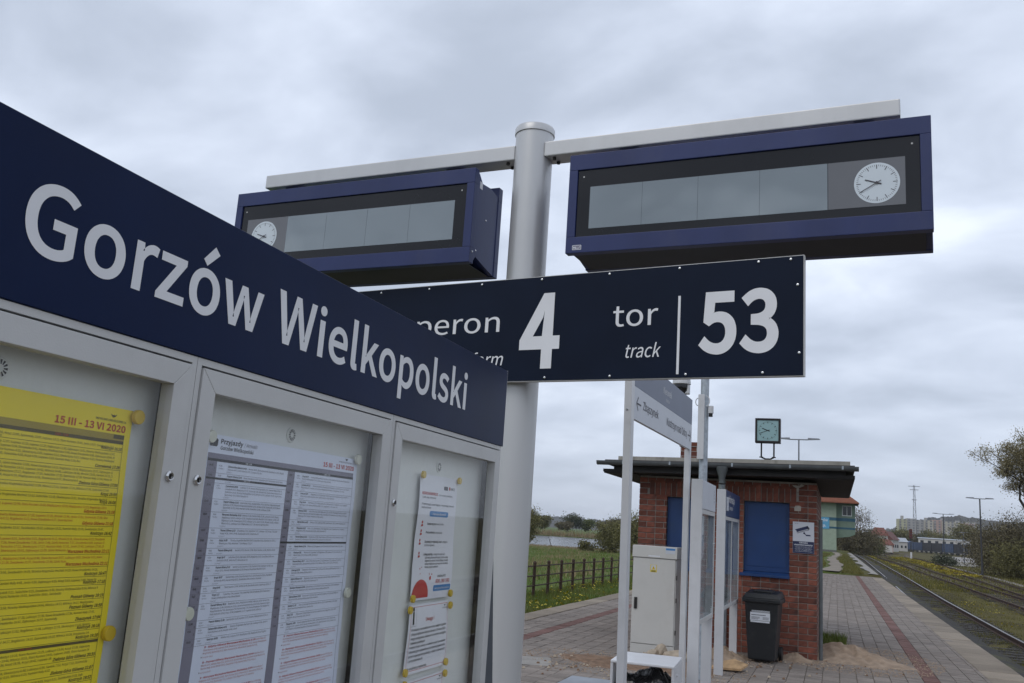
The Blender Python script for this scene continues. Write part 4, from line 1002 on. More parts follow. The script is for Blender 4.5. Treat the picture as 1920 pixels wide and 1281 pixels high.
# name board
b = MB()
b.box(-.030, .0035, cy(.462), cy(2.7045), 1.8385, 2.082)
nb = b.build('name_board', M['navy'], cab, bevel=.0008, seg=1)
b = MB()
b.box(-.034, -.0302, cy(.460), cy(2.7062), 1.8385, 2.0835)
b.box(-.0302, .0030, cy(2.7047), cy(2.7060), 1.8385, 2.0835)
b.build('edge_trim', M['post'], cab)
for word, u0, wd in (('Gorzów', .835, .539), ('Wielkopolski', 1.418, .966)):
    ink = Ink()
    ink.text(word, u0, 1.9115, .1455, width=wd, d=17, fine=True)
    ink.build('lettering', M['letter'], lambda V: np.stack([np.full(len(V), .0042), V[:, 0] - CAB_Y, V[:, 1]], 1), nb)

# ------------------------------------------------------------------ papers pinned inside the cabinet
PX = -1.045


def wave(u, v, seedv, amp):
    return amp * (0.5 + 0.5 * np.sin(u * 9 + v * 14 + seedv)) + amp * .6 * np.sin(v * 31 + seedv * 2.1) * np.sin(u * 7 + 1)


class Sheet:
    """a paper in the cabinet's display plane; prints are wrapped on the same gentle waves"""

    def __init__(self, name, label, cat, y0, y1, z0, z1, m, amp=.0016, sd=0.0, group=None, edge=None):
        self.amp, self.sd = amp, sd
        self.y0, self.y1, self.z0, self.z1 = y0, y1, z0, z1
        self.edge = edge
        nx, nz = 14, 44
        ys = np.linspace(y0, y1, nx + 1); zs = np.linspace(z0, z1, nz + 1)
        Yg, Zg = np.meshgrid(ys, zs)
        V = np.stack([Yg.ravel(), Zg.ravel()], 1)
        F = [(j * (nx + 1) + i, j * (nx + 1) + i + 1, (j + 1) * (nx + 1) + i + 1, (j + 1) * (nx + 1) + i) for j in range(nz) for i in range(nx)]
        self.root = thing(name, label, cat, (PX + .0012, y0, z0), 0, group)
        self.o = mesh_object('paper', self.place(V, 0.0), np.array(F), [m], self.root, smooth=True)

    def place(self, V, lift):
        u, v = V[:, 0], V[:, 1]
        x = .0012 + np.abs(wave(u, v, self.sd, self.amp)) + lift
        y = u - self.y0
        if self.edge:
            y = y + self.edge(v) * (u - self.y0) / (self.y1 - self.y0)
        return np.stack([x, y, v - self.z0], 1)

    def ink(self, name, ink, m, lift=.0004):
        if ink.v:
            o = ink.build(name, m, lambda V: self.place(V, lift), self.root)
            o['kind'] = 'stuff'
            return o


STATIONS = ['Nowiny Wielkopolskie', 'Lubiszyn', 'Witnica', 'Kamień Mały', 'Dąbroszyn', 'Łupowo', 'Bogdaniec', 'Jenin', 'Santok', 'Górki Noteckie',
            'Strzelce Krajeńskie Wschód', 'Stare Kurowo', 'Drezdenko', 'Nowe Drezdenko', 'Krzyż', 'Skwierzyna', 'Międzyrzecz', 'Świebodzin', 'Sulechów', 'Wronki', 'Szamotuły']
DEST = ['Kostrzyn', 'Krzyż', 'Zielona Góra Główna', 'Poznań Główny', 'Zbąszynek', 'Czerwieńsk', 'Gdynia Główna', 'Warszawa Wschodnia']


def stops(rng, n):
    h, mi = rng.randint(4, 21), rng.randint(0, 59)
    out = []
    for k in range(n):
        mi += rng.randint(4, 11)
        if mi > 59: mi -= 60; h = (h + 1) % 24
        out.append('%s %d:%02d' % (rng.choice(STATIONS), h, mi))
    return ', '.join(out)


def fine_lines(ink, rng, x0, x1, z, size, n, last=None):
    """n lines of tiny station names, filling the column"""
    for k in range(n):
        w = (x1 - x0) if k < n - 1 else (x1 - x0) * (last or rng.uniform(.35, .95))
        nch = int(w / (size * .46))
        ink.text(stops(rng, 8)[:nch], x0, z - k * size * 1.12, size, width=w, d=2)


def eagle(ink, cx, z, w):
    ink.poly([(cx - w, z + w * .55), (cx - w * .25, z + w * .22), (cx, z + w * .45), (cx + w * .25, z + w * .22), (cx + w, z + w * .55), (cx + w * .55, z - w * .05),
              (cx + w * .2, z - w * .2), (cx, z - w * .35), (cx - w * .2, z - w * .2), (cx - w * .55, z - w * .05)])


def arrivals():
    rng = random.Random(3)
    s = Sheet('arrivals_timetable', 'white arrivals timetable poster pinned in the middle door of the cabinet', 'timetable', 1.319, 1.862, .86, 1.7215, M['paper_white'], .0013, .4)
    g, k, r_, rs, w = Ink(), Ink(), Ink(), Ink(), Ink()
    soft = Ink()
    zt = 1.7215
    # pictogram
    k.poly([(1.332, 1.7005), (1.350, 1.7005), (1.352, 1.7035), (1.352, 1.7125), (1.347, 1.7155), (1.340, 1.7155), (1.337, 1.709), (1.330, 1.7035)])
    k.text('Przyjazdy', 1.3592, 1.7072, .0118, width=.066, d=26)
    soft.text('/ Arrivals', 1.4285, 1.7074, .0105, width=.041, slant=.2)
    k.text('Gorzów Wielkopolski', 1.3605, 1.6962, .0098, width=.100, d=12)
    r_.text('15 III - 13 VI 2020', 1.7125, 1.6945, .0135, width=.136, d=30)
    soft.text('PKP POLSKIE LINIE KOLEJOWE S.A.', 1.7785, 1.7086, .0042, width=.068, d=16)
    eagle(k, 1.812, 1.716, .0065)
    # bands
    g.rect(1.329, 1.847, 1.6792, 1.6885, 24)
    k.rect(1.329, 1.847, 1.6745, 1.6792, 24)
    g.rect_tall(1.329, 1.3565, .875, 1.6745, 40)
    g.rect_tall(1.583, 1.6085, .875, 1.6745, 40)
    k.rect(1.330, 1.583, 1.6425, 1.6462, 12)
    k.rect(1.583, 1.847, 1.5315, 1.5348, 12)
    w.text('0:00 - 5:59', 1.44, 1.6756, .0045, d=14); w.text('12:00 - 17:59', 1.72, 1.6756, .0045, d=14); w.text('6:00 - 11:59', 1.44, 1.6432, .004, d=14)
    for col, (xa, xb, xt) in enumerate(((1.329, 1.583, 1.389), (1.583, 1.847, 1.637))):
        z = 1.671
        row = 0
        while z > .90:
            if col == 0 and 1.6405 < z < 1.652: z = 1.6395
            if col == 1 and 1.529 < z < 1.541: z = 1.5285
            late = z < 1.3672 and z > 1.19
            n = rng.choice([1, 2, 2, 2, 3, 4]) if not late else 3
            size = .0046
            dest = rng.choice(DEST)
            tm = '%d:%02d' % (rng.randint(3, 22), rng.randint(0, 59))
            if late:
                r_.text('R - %s Warszawa Wschodnia %s' % (dest, tm), xt - .004, z - .0047, .0046, d=22, width=.15)
                fine_lines(rs, rng, xt + .146, xb - .012, z - .0047, size, 1, .98)
                fine_lines(rs, rng, xt - .006, xb - .010, z - .0100, size, n - 1, .85)
                soft.rect(xt - .010, xt - .008, z - .0210, z - .019)
                rs.text('kursuje w dniach', xt - .006, z - .0215, .0040)
                z -= .0258
            else:
                k.text('%s %s' % (dest, tm), xt, z - .0047, .0047, d=24)
                x2 = xt + .012 + .0021 * (len(dest) + 5)
                fine_lines(soft, rng, x2, xb - .010, z - .0047, size, 1, .97)
                if n > 1:
                    fine_lines(soft, rng, xt, xb - .012, z - .0100, size, n - 1)
                k.text(tm, xa + .006, z - .005, .0047, d=24); k.text(str(rng.randint(1, 4)), xa + .021, z - .0104, .0046, d=20)
                soft.text('R %d' % rng.randint(100, 999), xa + .034, z - .0048, .0038, d=8); soft.text('POLREGIO', xa + .033, z - .0092, .0030)
                soft.text('1 2 3 4 5 6 7', xt - .004, z - .0047 - .0051 * n, .0036)
                z -= .0052 * n + .0072
                soft.rect(xa, xb, z + .0004, z + .00085, 10)
            row += 1
    soft.rect_tall(1.8462, 1.8470, .875, 1.6745, 30)
    s.ink('print_band', g, M['band_grey'], .0003)
    s.ink('black_print', k, M['ink'], .0006); s.ink('grey_print', soft, M['ink_fine'], .0006)
    s.ink('red_print', r_, M['ink_red'], .0006); s.ink('thin_red_print', rs, M['ink_red_soft'], .0006); s.ink('white_print', w, M['ink_white'], .0009)
    return s


def departures():
    rng = random.Random(5)
    s = Sheet('departures_timetable', 'yellow departures timetable poster pinned in the nearest door of the cabinet', 'timetable', .585, 1.1400, .86, 1.7345, M['paper_yellow'], .0016, 1.3,
              edge=lambda v: .004 * np.sin((v - 1.2) * 9))
    g, k, o, od = Ink(), Ink(), Ink(), Ink()
    o.text('15 III - 13 VI 2020', .988, 1.6985, .0148, width=.1405, d=34)
    k.text('PKP POLSKIE LINIE KOLEJOWE S.A.', 1.064, 1.7128, .0048, width=.064, d=20)
    eagle(k, 1.0995, 1.7208, .0065)
    g.rect(.600, 1.1272, 1.6850, 1.6945, 24)
    od.rect(1.105, 1.1272, 1.6876, 1.6938)
    k.rect(.600, 1.1272, 1.6800, 1.6850, 24)
    o2 = Ink()
    o2.text('12:00 - 17:59', .992, 1.6812, .0046, d=14)
    z = 1.6775
    seq = [(1.668, 0, 'Kostrzyn 16:20'), (1.640, 0, 'Czerwieńsk 17:29'), (1.613, 0, 'Zielona Góra Główna 17:05'), (1.599, 0, 'Krzyż 15:59'), (1.587, 0, 'Krzyż 16:08'),
           (1.5725, 1, 'Gdynia Główna 21:18'), (1.5552, 1, 'Gdynia Główna 21:18'), (1.5408, 0, 'Kostrzyn 16:42'), (1.5145, 1, 'Warszawa Wschodnia 22:11'), (1.4965, 1, 'Warszawa Wschodnia 22:11'),
           (1.4820, 0, 'Kostrzyn 16:47'), (1.4700, 0, 'Kostrzyn 17:10'), (1.4500, 0, 'Poznań Główny 19:19'), (1.4355, 0, 'Poznań Główny 18:58'), (1.4182, 0, 'Zbąszynek 17:04'),
           (1.4058, 0, 'Kostrzyn 18:18'), (1.3920, 0, 'Kostrzyn 19:20'), ('bar', 1.3872, ''), (1.3650, 0, 'Zielona Góra Główna 20:35'), (1.3465, 0, 'Zielona Góra Główna 21:07'), (1.3325, 0, 'Kostrzyn 19:52'), (1.310, 0, 'Krzyż 20:44')]
    top = 1.6785
    for it in seq:
        if it[0] == 'bar':
            k.rect(.600, 1.1265, 1.3868, 1.3906, 20); o2.text('18:00 - 23:59', .985, 1.3876, .0040, d=12); top = 1.3862; continue
        zz, red, txt = it
        (o if red else k).text(txt, 1.1255, zz + .0022, .0066, d=22, align='r', slant=.16)
        n = max(1, int((top - zz - .0045) / .0052))
        fine_lines(od if not red else o2, rng, .872, 1.113 if n > 0 else 1.09, top - .0056, .0047, n, .72 if n > 1 else .98)
        if zz > 1.49:
            od.text('A - kursuje w dniach', .872, zz + .0012, .0040)
        od.rect(.600, 1.1272, zz - .0002, zz + .0003, 20)
        top = zz - .0003
    od.rect_tall(1.1266, 1.1272, 1.30, 1.6800, 24)
    od.rect_tall(.8645, .8651, 1.30, 1.6800, 24)
    s.ink('print_band', g, M['band_olive'], .0003); s.ink('black_print', k, M['ink_olive'], .0006)
    s.ink('thin_print', od, M['ink_olive'], .0006); s.ink('red_print', o, M['ink_orange'], .0006); s.ink('thin_red_print', o2, M['ink_orange'], .0009)
    return s


def health_notice():
    s = Sheet('health_notice', 'white health notice with a red half disc and blue buttons in the far door', 'notice', 2.2055, 2.4645, 1.385, 1.7155, M['paper_notice'], .0035, 2.2,
              edge=lambda v: .004 * np.sin(v * 22 + 1))
    k, r_, bl, w, so = Ink(), Ink(), Ink(), Ink(), Ink()
    r_.text('KORONAWIRUS', 2.2215, 1.6620, .0105, width=.104, d=34)
    so.text('co musisz wiedzieć', 2.332, 1.6620, .0075, width=.100, d=8); so.text('i jak się chronić', 2.2225, 1.6525, .0075, width=.09, d=8)
    r_.disc(2.409, 1.6855, .0055, 10); k.text('NFZ', 2.417, 1.6815, .010, width=.030, d=24)
    so.rrect(2.368, 2.396, 1.6795, 1.690, .002)
    so.text('Przestrzegaj zasad higieny - to pomaga ochronić', 2.2225, 1.6345, .0075, width=.225, d=10); so.text('innych przed wirusem', 2.2225, 1.6255, .0075, width=.06, d=10)
    bl.rrect(2.277, 2.407, 1.6045, 1.6195, .006)
    w.text('Jak się chronić', 2.342, 1.6090, .0085, width=.095, align='c', d=14)
    rows = [(1.5825, 'Często myj ręce', ' wodą z mydłem'), (1.5595, 'Podczas kaszlu', ' zakrywaj usta'), (1.5345, 'Zachowaj co najmniej 1 metr', ' odległości'), (1.5010, 'Unikaj podróży', ' i dużych skupisk ludzi')]
    for z, a, c in rows:
        x = 2.2690
        wd = k.text(a, x, z, .0082, d=22, width=.0042 * len(a))
        so.text(c, x + wd + .002, z, .0080, width=.0034 * len(c), d=4)
        r_.disc(2.2385, z + .006, .0042, 9); r_.poly([(2.233, z - .006), (2.246, z - .004), (2.243, z + .001), (2.234, z)])
    so.text('to 150 cm dystansu', 2.269, 1.5255, .0078, width=.066, d=4)
    for i, t in enumerate(('jeśli masz gorączkę lub kaszel zostań w domu', 'zadzwoń po pomoc i opisz objawy choroby', 'unikaj dotykania oczu nosa oraz ust dłonią', 'stosuj się do zaleceń')):
        (k if i % 2 else so).text(t, 2.2800, 1.4925 - i * .0082, .0078, width=.150 if i < 3 else .085, d=10)
    th = np.linspace(0, math.pi, 22)
    r_.poly([(2.2115 + .0515 + .0515 * math.cos(t), 1.391 + .0475 * math.sin(t)) for t in th])
    for x, z, q in ((2.318, 1.4405, .0058), (2.312, 1.4515, .002), (2.327, 1.4505, .0025), (2.252, 1.4665, .0022), (2.262, 1.4700, .0018), (2.255, 1.4535, .0018)):
        r_.disc(x, z, q, 10)
    k.text('Infolinia NFZ', 2.3640, 1.4420, .0085, width=.056, d=12)
    r_.text('800 190 590', 2.3550, 1.4262, .0150, width=.093, d=14)
    bl.rrect(2.3440, 2.4585, 1.4045, 1.4205, .004)
    w.text('www.gov.pl/koronawirus', 2.401, 1.4095, .0085, width=.098, align='c', d=8)
    s.ink('black_print', k, M['ink'], .0005); s.ink('grey_print', so, M['ink_soft'], .0005); s.ink('red_print', r_, M['ink_red'], .0005)
    s.ink('blue_print', bl, M['ink_blue'], .0005); s.ink('white_print', w, M['ink_white'], .0009)


def delay_notice(z0, z1, label, sd, full=True):
    s = Sheet('information_notice', label, 'notice', 2.2050, 2.4640, z0, z1, M['paper_notice'], .0032, sd, 'red framed information notices in the far door',
              edge=lambda v: -.006 * np.cos((v - z1) * 26) + .004)
    k, r_, so = Ink(), Ink(), Ink()
    a, b_, c, d_ = 2.2165, 2.4590, z0 + .008, z1 - .006
    r_.rect(a, b_, d_ - .0011, d_, 10); r_.rect(a, b_, c, c + .0011, 10)
    r_.rect_tall(a, a + .0011, c, d_, 12); r_.rect_tall(b_ - .0011, b_, c, d_, 12)
    so.rect_tall(2.2490, 2.2496, z1 - .055, d_ - .001, 4); so.rect(a, 2.2496, z1 - .055, z1 - .0544)
    k.text('i', 2.2255, z1 - .048, .056, d=45)
    eagle(k, 2.441, z1 - .0125, .006)
    so.text('PKP POLSKIE LINIE', 2.425, z1 - .0205, .0048, width=.032, d=16)
    r_.text('Uwaga !', 2.3080, z1 - .0455, .0135, width=.058, d=18, slant=.1)
    lines = ['W związku z wprowadzeniem stanu epidemii zgodnie', 'z Rozporządzeniem Ministra Zdrowia z 20 marca 2020 r.', 'mogą występować zmiany w kursowaniu pociągów', 'i obsłudze podróżnych.', 'Prosimy śledzić zmiany w rozkładzie jazdy i komunikaty',
             'informacyjne wyświetlane na stronie przewoźnika', 'przed rozpoczęciem podróży, a także na dworcach', 'i przystankach.']
    if full:
        for i, t in enumerate(lines):
            k.text(t, 2.2240, z1 - .0665 - i * .0112, .0090, width=.226 if i not in (3, 7) else .09, d=10)
        k.text('Za utrudnienia przepraszamy.', 2.2240, z1 - .1645, .0092, width=.118, d=16)
    else:
        for i, t in enumerate(lines[:5]):
            k.text(t, 2.2240, z1 - .0665 - i * .0112, .0090, width=.226 if i != 3 else .09, d=10)
    s.ink('black_print', k, M['ink'], .0005); s.ink('grey_print', so, M['ink_soft'], .0005); s.ink('red_print', r_, M['ink_red'], .0005)


departures()
arrivals()
health_notice()
delay_notice(1.199, 1.3750, 'red framed notice headed Uwaga just below the health notice', .7)
delay_notice(1.010, 1.1845, 'red framed notice lowest of the sheets in the far door', 1.9)


def magnet(Y, z, label, col='magnet', r_=.0115, group='round magnets holding the papers'):
    b = MB()
    b.lathe([(r_, .0), (r_, .0055), (r_ * .93, .0068), (r_ * .3, .0072)], (0, 0, 0), 22, 'x')
    o = b.build('round_magnet', M[col], smooth=True)
    o.location = (PX + .0065, Y, z)
    tag(o, label, 'magnet', group)


magnet(1.1400, 1.7255, 'yellow magnet on the top right corner of the yellow timetable')
magnet(1.1455, 1.3975, 'yellow magnet on the right edge of the yellow timetable lower down')
magnet(1.8525, 1.7212, 'ivory magnet on the top right corner of the white arrivals poster', 'magnet_white')
magnet(1.8640, 1.4235, 'ivory magnet halfway down the right edge of the arrivals poster', 'magnet_white')
magnet(1.3235, 1.7160, 'ivory magnet on the top left corner of the white arrivals poster', 'magnet_white')
magnet(1.3240, 1.4138, 'ivory magnet halfway down the left edge of the arrivals poster', 'magnet_white')
for Y, z, t in ((2.2145, 1.7129, 'yellow magnet on the top left corner of the health notice'), (2.4638, 1.7120, 'yellow magnet on the top right corner of the health notice'),
                (2.2125, 1.3915, 'yellow magnet on the bottom left corner of the health notice beside the red half disc'), (2.4600, 1.3944, 'yellow magnet on the bottom right corner of the health notice'),
                (2.2030, 1.3635, 'yellow magnet on the top left corner of the Uwaga notice'), (2.4660, 1.3612, 'yellow magnet on the top right corner of the Uwaga notice'),
                (2.2040, 1.2087, 'yellow magnet on the bottom left corner of the Uwaga notice'), (2.4640, 1.2073, 'yellow magnet on the bottom right corner of the Uwaga notice'),
                (2.2055, 1.1790, 'yellow magnet on the top left corner of the lowest notice'), (2.4650, 1.1767, 'yellow magnet on the top right corner of the lowest notice')):
    magnet(Y, z, t, r_=.0100)

# ================================================================== tall post with the departure displays
P0 = (-1.559, 4.407, 0.0)
BEAM_YAW = math.radians(-4.75)
post = thing('display_post', 'tall round grey post with a cap carrying two cross arms', 'post', P0, BEAM_YAW)
b = MB(); b.tube((0, 0, 0), (0, 0, 3.705), .1045, n=48)
b.build('pole', M['pole'], post, smooth=True)
b = MB(); b.lathe([(.109, 3.7055), (.1105, 3.707), (.1105, 3.738), (.105, 3.748), (.02, 3.756)], n=48)
b.build('cap', M['pole'], post, smooth=True)
b = MB(); b.lathe([(.19, .0), (.19, .02), (.115, .022), (.112, .06)], n=32); b.build('base_flange', M['pole'], post, smooth=True)


def arm(x0, x1):
    b = MB(); b.box(x0, x1, -.062, .062, 3.556, 3.640)
    a = b.build('arm', M['pole'], post, bevel=.006)
    e = x0 if abs(x0) < abs(x1) else x1
    s = 1 if e > 0 else -1
    for dx, yy in ((.05, -.03), (.05, .03)):
        b = MB(); b.lathe([(.010, -.012), (.010, 0.0)], (e + s * dx, yy, 3.555), 10, 'z')
        b.build('bolt', M['steel_dark'], a)


arm(-1.802, -.088)
arm(.088, 1.861)


def clock_dial(ink, cx, cz, r_):
    for k in range(60):
        t = math.radians(k * 6)
        big = k % 5 == 0
        r0 = r_ * (.70 if big else .82); r1 = r_ * .90
        ink.line(cx + r0 * math.sin(t), cz + r0 * math.cos(t), cx + r1 * math.sin(t), cz + r1 * math.cos(t), r_ * (.034 if big else .017))


def hand(ink, cx, cz, deg, l, tail, w):
    t = math.radians(deg)
    ink.line(cx - tail * math.sin(t), cz - tail * math.cos(t), cx + l * math.sin(t), cz + l * math.cos(t), w)


def display(label, x0, x1, z0, z1, seg, clock_x, field, hang):
    d = thing('departure_display', label, 'departure display', P0, BEAM_YAW, 'departure displays hung from the cross arms')
    yf, yb = -.220, .132
    t = .048
    # front and rear bezels with openings
    def bezel(ya, yb_):
        b = MB()
        ix0, ix1, iz0, iz1 = x0 + .046, x1 - .046, z0 + .084, z1 - .084
        b.box(x0, x1, ya, yb_, iz1, z1); b.box(x0, x1, ya, yb_, z0, iz0)
        b.box(x0, ix0, ya, yb_, iz0, iz1); b.box(ix1, x1, ya, yb_, iz0, iz1)
        return b.build('bezel', M['violet'], d, bevel=.003)
    bz = bezel(yf, yf + t)
    bezel(yb - t, yb)
    b = MB()                                           # box between the two faces: dips at the top, notched below
    n0, n1 = yf + t, yb - t
    prof = [(n0, z0 + .012), (n0 + .03, z0 + .050), ((n0 + n1) / 2, z0 + .028), (n1, z0 + .004), (n1, z1 - .062), ((n0 + n1) / 2 + .03, z1 - .045), (n0 + .055, z1 - .055), (n0 + .012, z1 - .015), (n0, z1 - .012)]
    b.prism(prof, x0 + .004, x1 - .004, 'x')
    b.build('housing', M['violet'], d)
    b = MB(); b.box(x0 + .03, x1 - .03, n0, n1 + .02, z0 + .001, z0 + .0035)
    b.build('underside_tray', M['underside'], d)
    ix0, ix1, iz0, iz1 = x0 + .048, x1 - .048, z0 + .086, z1 - .086
    for ya in (yf + .010, yb - .016):
        b = MB(); b.box(ix0, ix1, ya, ya + .006, iz0, iz1)
        b.build('front_glass', M['black_glass'], d)
    sz0, sz1 = 3.070, 3.291
    for a, c in seg:
        b = MB(); b.box(a + .0006, c - .0006, yf + .0085, yf + .0098, sz0, sz1)
        b.build('display_segment', M['lcd'], d)
    b = MB(); b.box(field[0] + .002, field[1], yf + .0085, yf + .0098, sz0, sz1)
    cf = b.build('clock_field', M['lcd_edge'], d)
    cz = 3.178
    r_ = .0945
    W = lambda y: (lambda V: np.stack([V[:, 0], np.full(len(V), y), V[:, 1]], 1))
    i1 = Ink(); i1.disc(clock_x, cz, r_, 64); i1.build('clock_face', M['clock_white'], W(yf + .0078), cf)
    i2 = Ink(); clock_dial(i2, clock_x, cz, r_); i2.build('clock_marks', M['ink_soft'], W(yf + .0072), cf)
    b = MB()
    for deg, l, tail, w, y in ((290.0, .052, .020, .0052, yf + .005), (240.0, .078, .020, .0032, yf + .003)):
        tt = math.radians(deg); sx, sz = math.sin(tt), math.cos(tt)
        nx, nz = sz * w / 2, -sx * w / 2
        q = [(clock_x - tail * sx - nx, cz - tail * sz - nz), (clock_x - tail * sx + nx, cz - tail * sz + nz), (clock_x + l * sx + nx * .8, cz + l * sz + nz * .8), (clock_x + l * sx - nx * .8, cz + l * sz - nz * .8)]
        b.prism(q, y, y + .0012, 'y')
    b.lathe([(.006, 0), (.005, .004)], (clock_x, yf + .0022, cz), 12, 'y')
    b.build('clock_hands', M['ink_soft'], cf)
    for x in (ix0 + .03, ix1 - .03):
        b = MB(); b.lathe([(.0045, 0), (.003, .002)], (x, yf + .0075, iz1 - .035), 10, 'y')
        b.build('screw', M['alu'], d)
    for x in hang:
        b = MB(); b.box(x - .045, x + .045, -.03, .03, z1 - .06, 3.5545)
        b.build('hanger', M['steel_dark'], d)
    return d, bz, yf


dr, bzr, yf = display('blue framed departure display on the right arm with its clock at the right end', .306, 1.985, 2.944, 3.468,
                      [(.420, .692), (.692, .967), (.967, 1.256), (1.256, 1.556)], 1.762, (1.556, 1.878), (.55, 1.70))
dl, bzl, yf = display('blue framed departure display on the left arm with its clock at the left end', -1.862, -.236, 2.936, 3.464,
                      [(-1.469, -1.190), (-1.190, -.911), (-.911, -.632), (-.632, -.352)], -1.632, (-1.768, -1.469), (-1.62, -.48))
# small maker's plate and sticker
WF = lambda y: (lambda V: np.stack([V[:, 0], np.full(len(V), y), V[:, 1]], 1))
i = Ink(); i.rrect(.343, .391, 2.959, 2.984, .004); i.build('maker_plate', M['ink_white'], WF(yf - .0008), dr)
i = Ink(); i.rrect(.3455, .3885, 2.9615, 2.9815, .003); i.build('maker_plate_field', M['band_grey'], WF(yf - .0012), dr)
i = Ink(); i.disc(.353, 2.971, .0045, 10); i.poly([(.358, 2.965), (.362, 2.978), (.366, 2.965)]); i.line(.367, 2.967, .379, 2.967, .003); i.line(.378, 2.966, .386, 2.979, .0022)
i.build('maker_mark', M['ink_white'], WF(yf - .0016), dr)
b = MB(); b.box(-.2398, -.2390, -.150, -.118, 3.372, 3.412); b.build('side_sticker', M['paper_notice'], dl)
for y, z in ((-.145, 3.02), (.112, 3.03), (-.190, 3.00), (-.05, 3.22)):
    b = MB(); b.lathe([(.006, 0), (.004, .003)], (-.2405 if y > -.18 else -.236, y, z), 8, 'x')
    b.build('side_screw', M['chrome'], dl)

# ------------------------------------------------------------------ platform and track number sign
sg = thing('platform_number_sign', 'dark blue platform and track number sign fixed to the tall post', 'sign', P0, math.radians(-9.5))
SX0, SX1, SZ0, SZ1 = -1.03, 1.478, 2.306, 2.842
b = MB(); b.box(SX0, SX1, -.160, -.157, SZ0, SZ1)
sp = b.build('sign_panel', M['navy_dark'], sg)
b = MB()
b.box(SX0 - .004, SX1 + .004, -.1568, -.128, SZ1 - .03, SZ1 + .004); b.box(SX0 - .004, SX1 + .004, -.1568, -.128, SZ0 - .004, SZ0 + .03)
b.box(SX0 - .004, SX0 + .03, -.1568, -.128, SZ0 + .03, SZ1 - .03); b.box(SX1 - .03, SX1 + .004, -.1568, -.128, SZ0 + .03, SZ1 - .03)
b.build('edge_frame', M['alu'], sg)
b = MB(); b.box(SX0, SX1, -.1276, -.125, SZ0, SZ1); b.build('rear_panel', M['navy_dark'], sg)
for z in (2.42, 2.72):
    b = MB(); b.box(-.16, .16, -.1245, -.104, z - .03, z + .03); b.build('clamp', M['pole'], sg)
for x, z in [(-.833, 2.826), (-.506, 2.826), (-.170, 2.826), (.186, 2.828), (.558, 2.828), (.914, 2.828), (1.283, 2.828), (1.425, 2.828), (1.455, 2.709), (1.462, 2.404),
             (1.306, 2.320), (.957, 2.320), (.582, 2.320), (.233, 2.320), (-.15, 2.320), (-.5, 2.320)]:
    b = MB(); b.lathe([(.0072, 0), (.0072, -.002), (.0055, -.0048), (.0022, -.0058)], (x, -.160, z), 12, 'y')
    b.build('rivet', M['chrome'], sg, smooth=True)
W = WF(-.1612)
def word(*a, **k):
    i_ = Ink(); i_.text(*a, **k); i_.build('lettering', M['letter'], W, sp)
word('4', .082, 2.382, .540, width=.236, d=30, fine=True)
word('53', 1.018, 2.425, .402, width=.375, d=30, fine=True)
word('tor', .582, 2.562, .158, width=.232, fine=True, d=2)
word('track', .648, 2.407, .098, width=.178, slant=.2, fine=True, d=2)
word('peron', -.030, 2.566, .160, width=.555, align='r', fine=True, d=2)
word('platform', -.012, 2.389, .098, width=.36, align='r', slant=.2, fine=True, d=2)
ink = Ink(); ink.rect(.911, .923, 2.322, 2.694)
ink.build('divider_bar', M['letter'], W, sp)
# ================================================================== direction sign on two posts
M['sign_slate'] = paint('slate_blue_sign_half', (.105, .125, .190), .45, 0, .06, 3)
M['sign_white'] = paint('pale_grey_sign_half', (.55, .57, .62), .45, 0, .05, 3, dirt=(.38, .38, .36), dirt_amt=.25)
DS_YAW = math.atan2(.082, 2.55)
ds = thing('direction_sign', 'long slate and white direction sign with arrows between two square posts', 'sign', (-1.5, 7.0, 0), -DS_YAW)
# local y runs along the sign, +x faces the reader
b = MB(); b.box(-.030, 0, 0, 2.55, 2.741, 3.005); up = b.build('upper_panel', M['sign_slate'], ds, bevel=.002)
b = MB(); b.box(-.030, 0, 0, 2.55, 2.477, 2.740); lo = b.build('lower_panel', M['sign_white'], ds, bevel=.002)
for (ya, yb, lean) in ((-.098, -.002, .035), (2.475, 2.549, .0)):
    b = MB()
    top = 3.02 if ya < 0 else 2.4765
    b.hexa([(-.058 + lean, ya, 0), (.000 + lean, ya, 0), (.000 + lean, yb, 0), (-.058 + lean, yb, 0), (-.058, ya, top), (0, ya, top), (0, yb, top), (-.058, yb, top)])
    p = b.build('post', M['post'], ds, bevel=.003)
    if ya < 0:
        b = MB(); b.lathe([(.010, 0), (.010, -.003), (.006, -.007)], (-.027, ya, 2.535), 14, 'y'); b.build('bolt', M['chrome'], p)
    b = MB(); b.box(-.09 + lean, .035 + lean, ya - .03, yb + .03, 0, .008); b.build('foot_plate', M['post'], p)
WY = lambda x: (lambda V: np.stack([np.full(len(V), x), V[:, 0], V[:, 1]], 1))
ink = Ink()
ink.text('Zbąszynek', .315, 2.590, .103, width=.595, d=9)
ink.build('lettering', M['ink_soft'], WY(.0012), lo)
ink = Ink()
ink.text('Kostrzyn nad Odrą', 1.262, 2.582, .106, width=1.005, d=9)
ink.build('lettering', M['ink_soft'], WY(.0012), lo)
def arrow(ink, x0, x1, z, s):
    ink.line(x0, z, x1, z, .013)
    e, q = (x0, 1) if s < 0 else (x1, -1)
    ink.line(e, z, e + q * .055, z + .055, .015); ink.line(e, z, e + q * .055, z - .055, .015)
for ar in ((.090, .245, 2.612, -1), (2.325, 2.478, 2.612, 1)):
    ink = Ink(); arrow(ink, *ar); ink.build('arrow_mark', M['ink_soft'], WY(.0012), lo)
ink = Ink()
ink.text('Kierunek', 1.085, 2.852, .088, width=.375, d=4)
ink.build('lettering', M['letter'], WY(.0012), up)
ink = Ink()
ink.text('direction', 1.215, 2.790, .046, width=.155, slant=.2)
ink.build('lettering', M['letter'], WY(.0012), up)

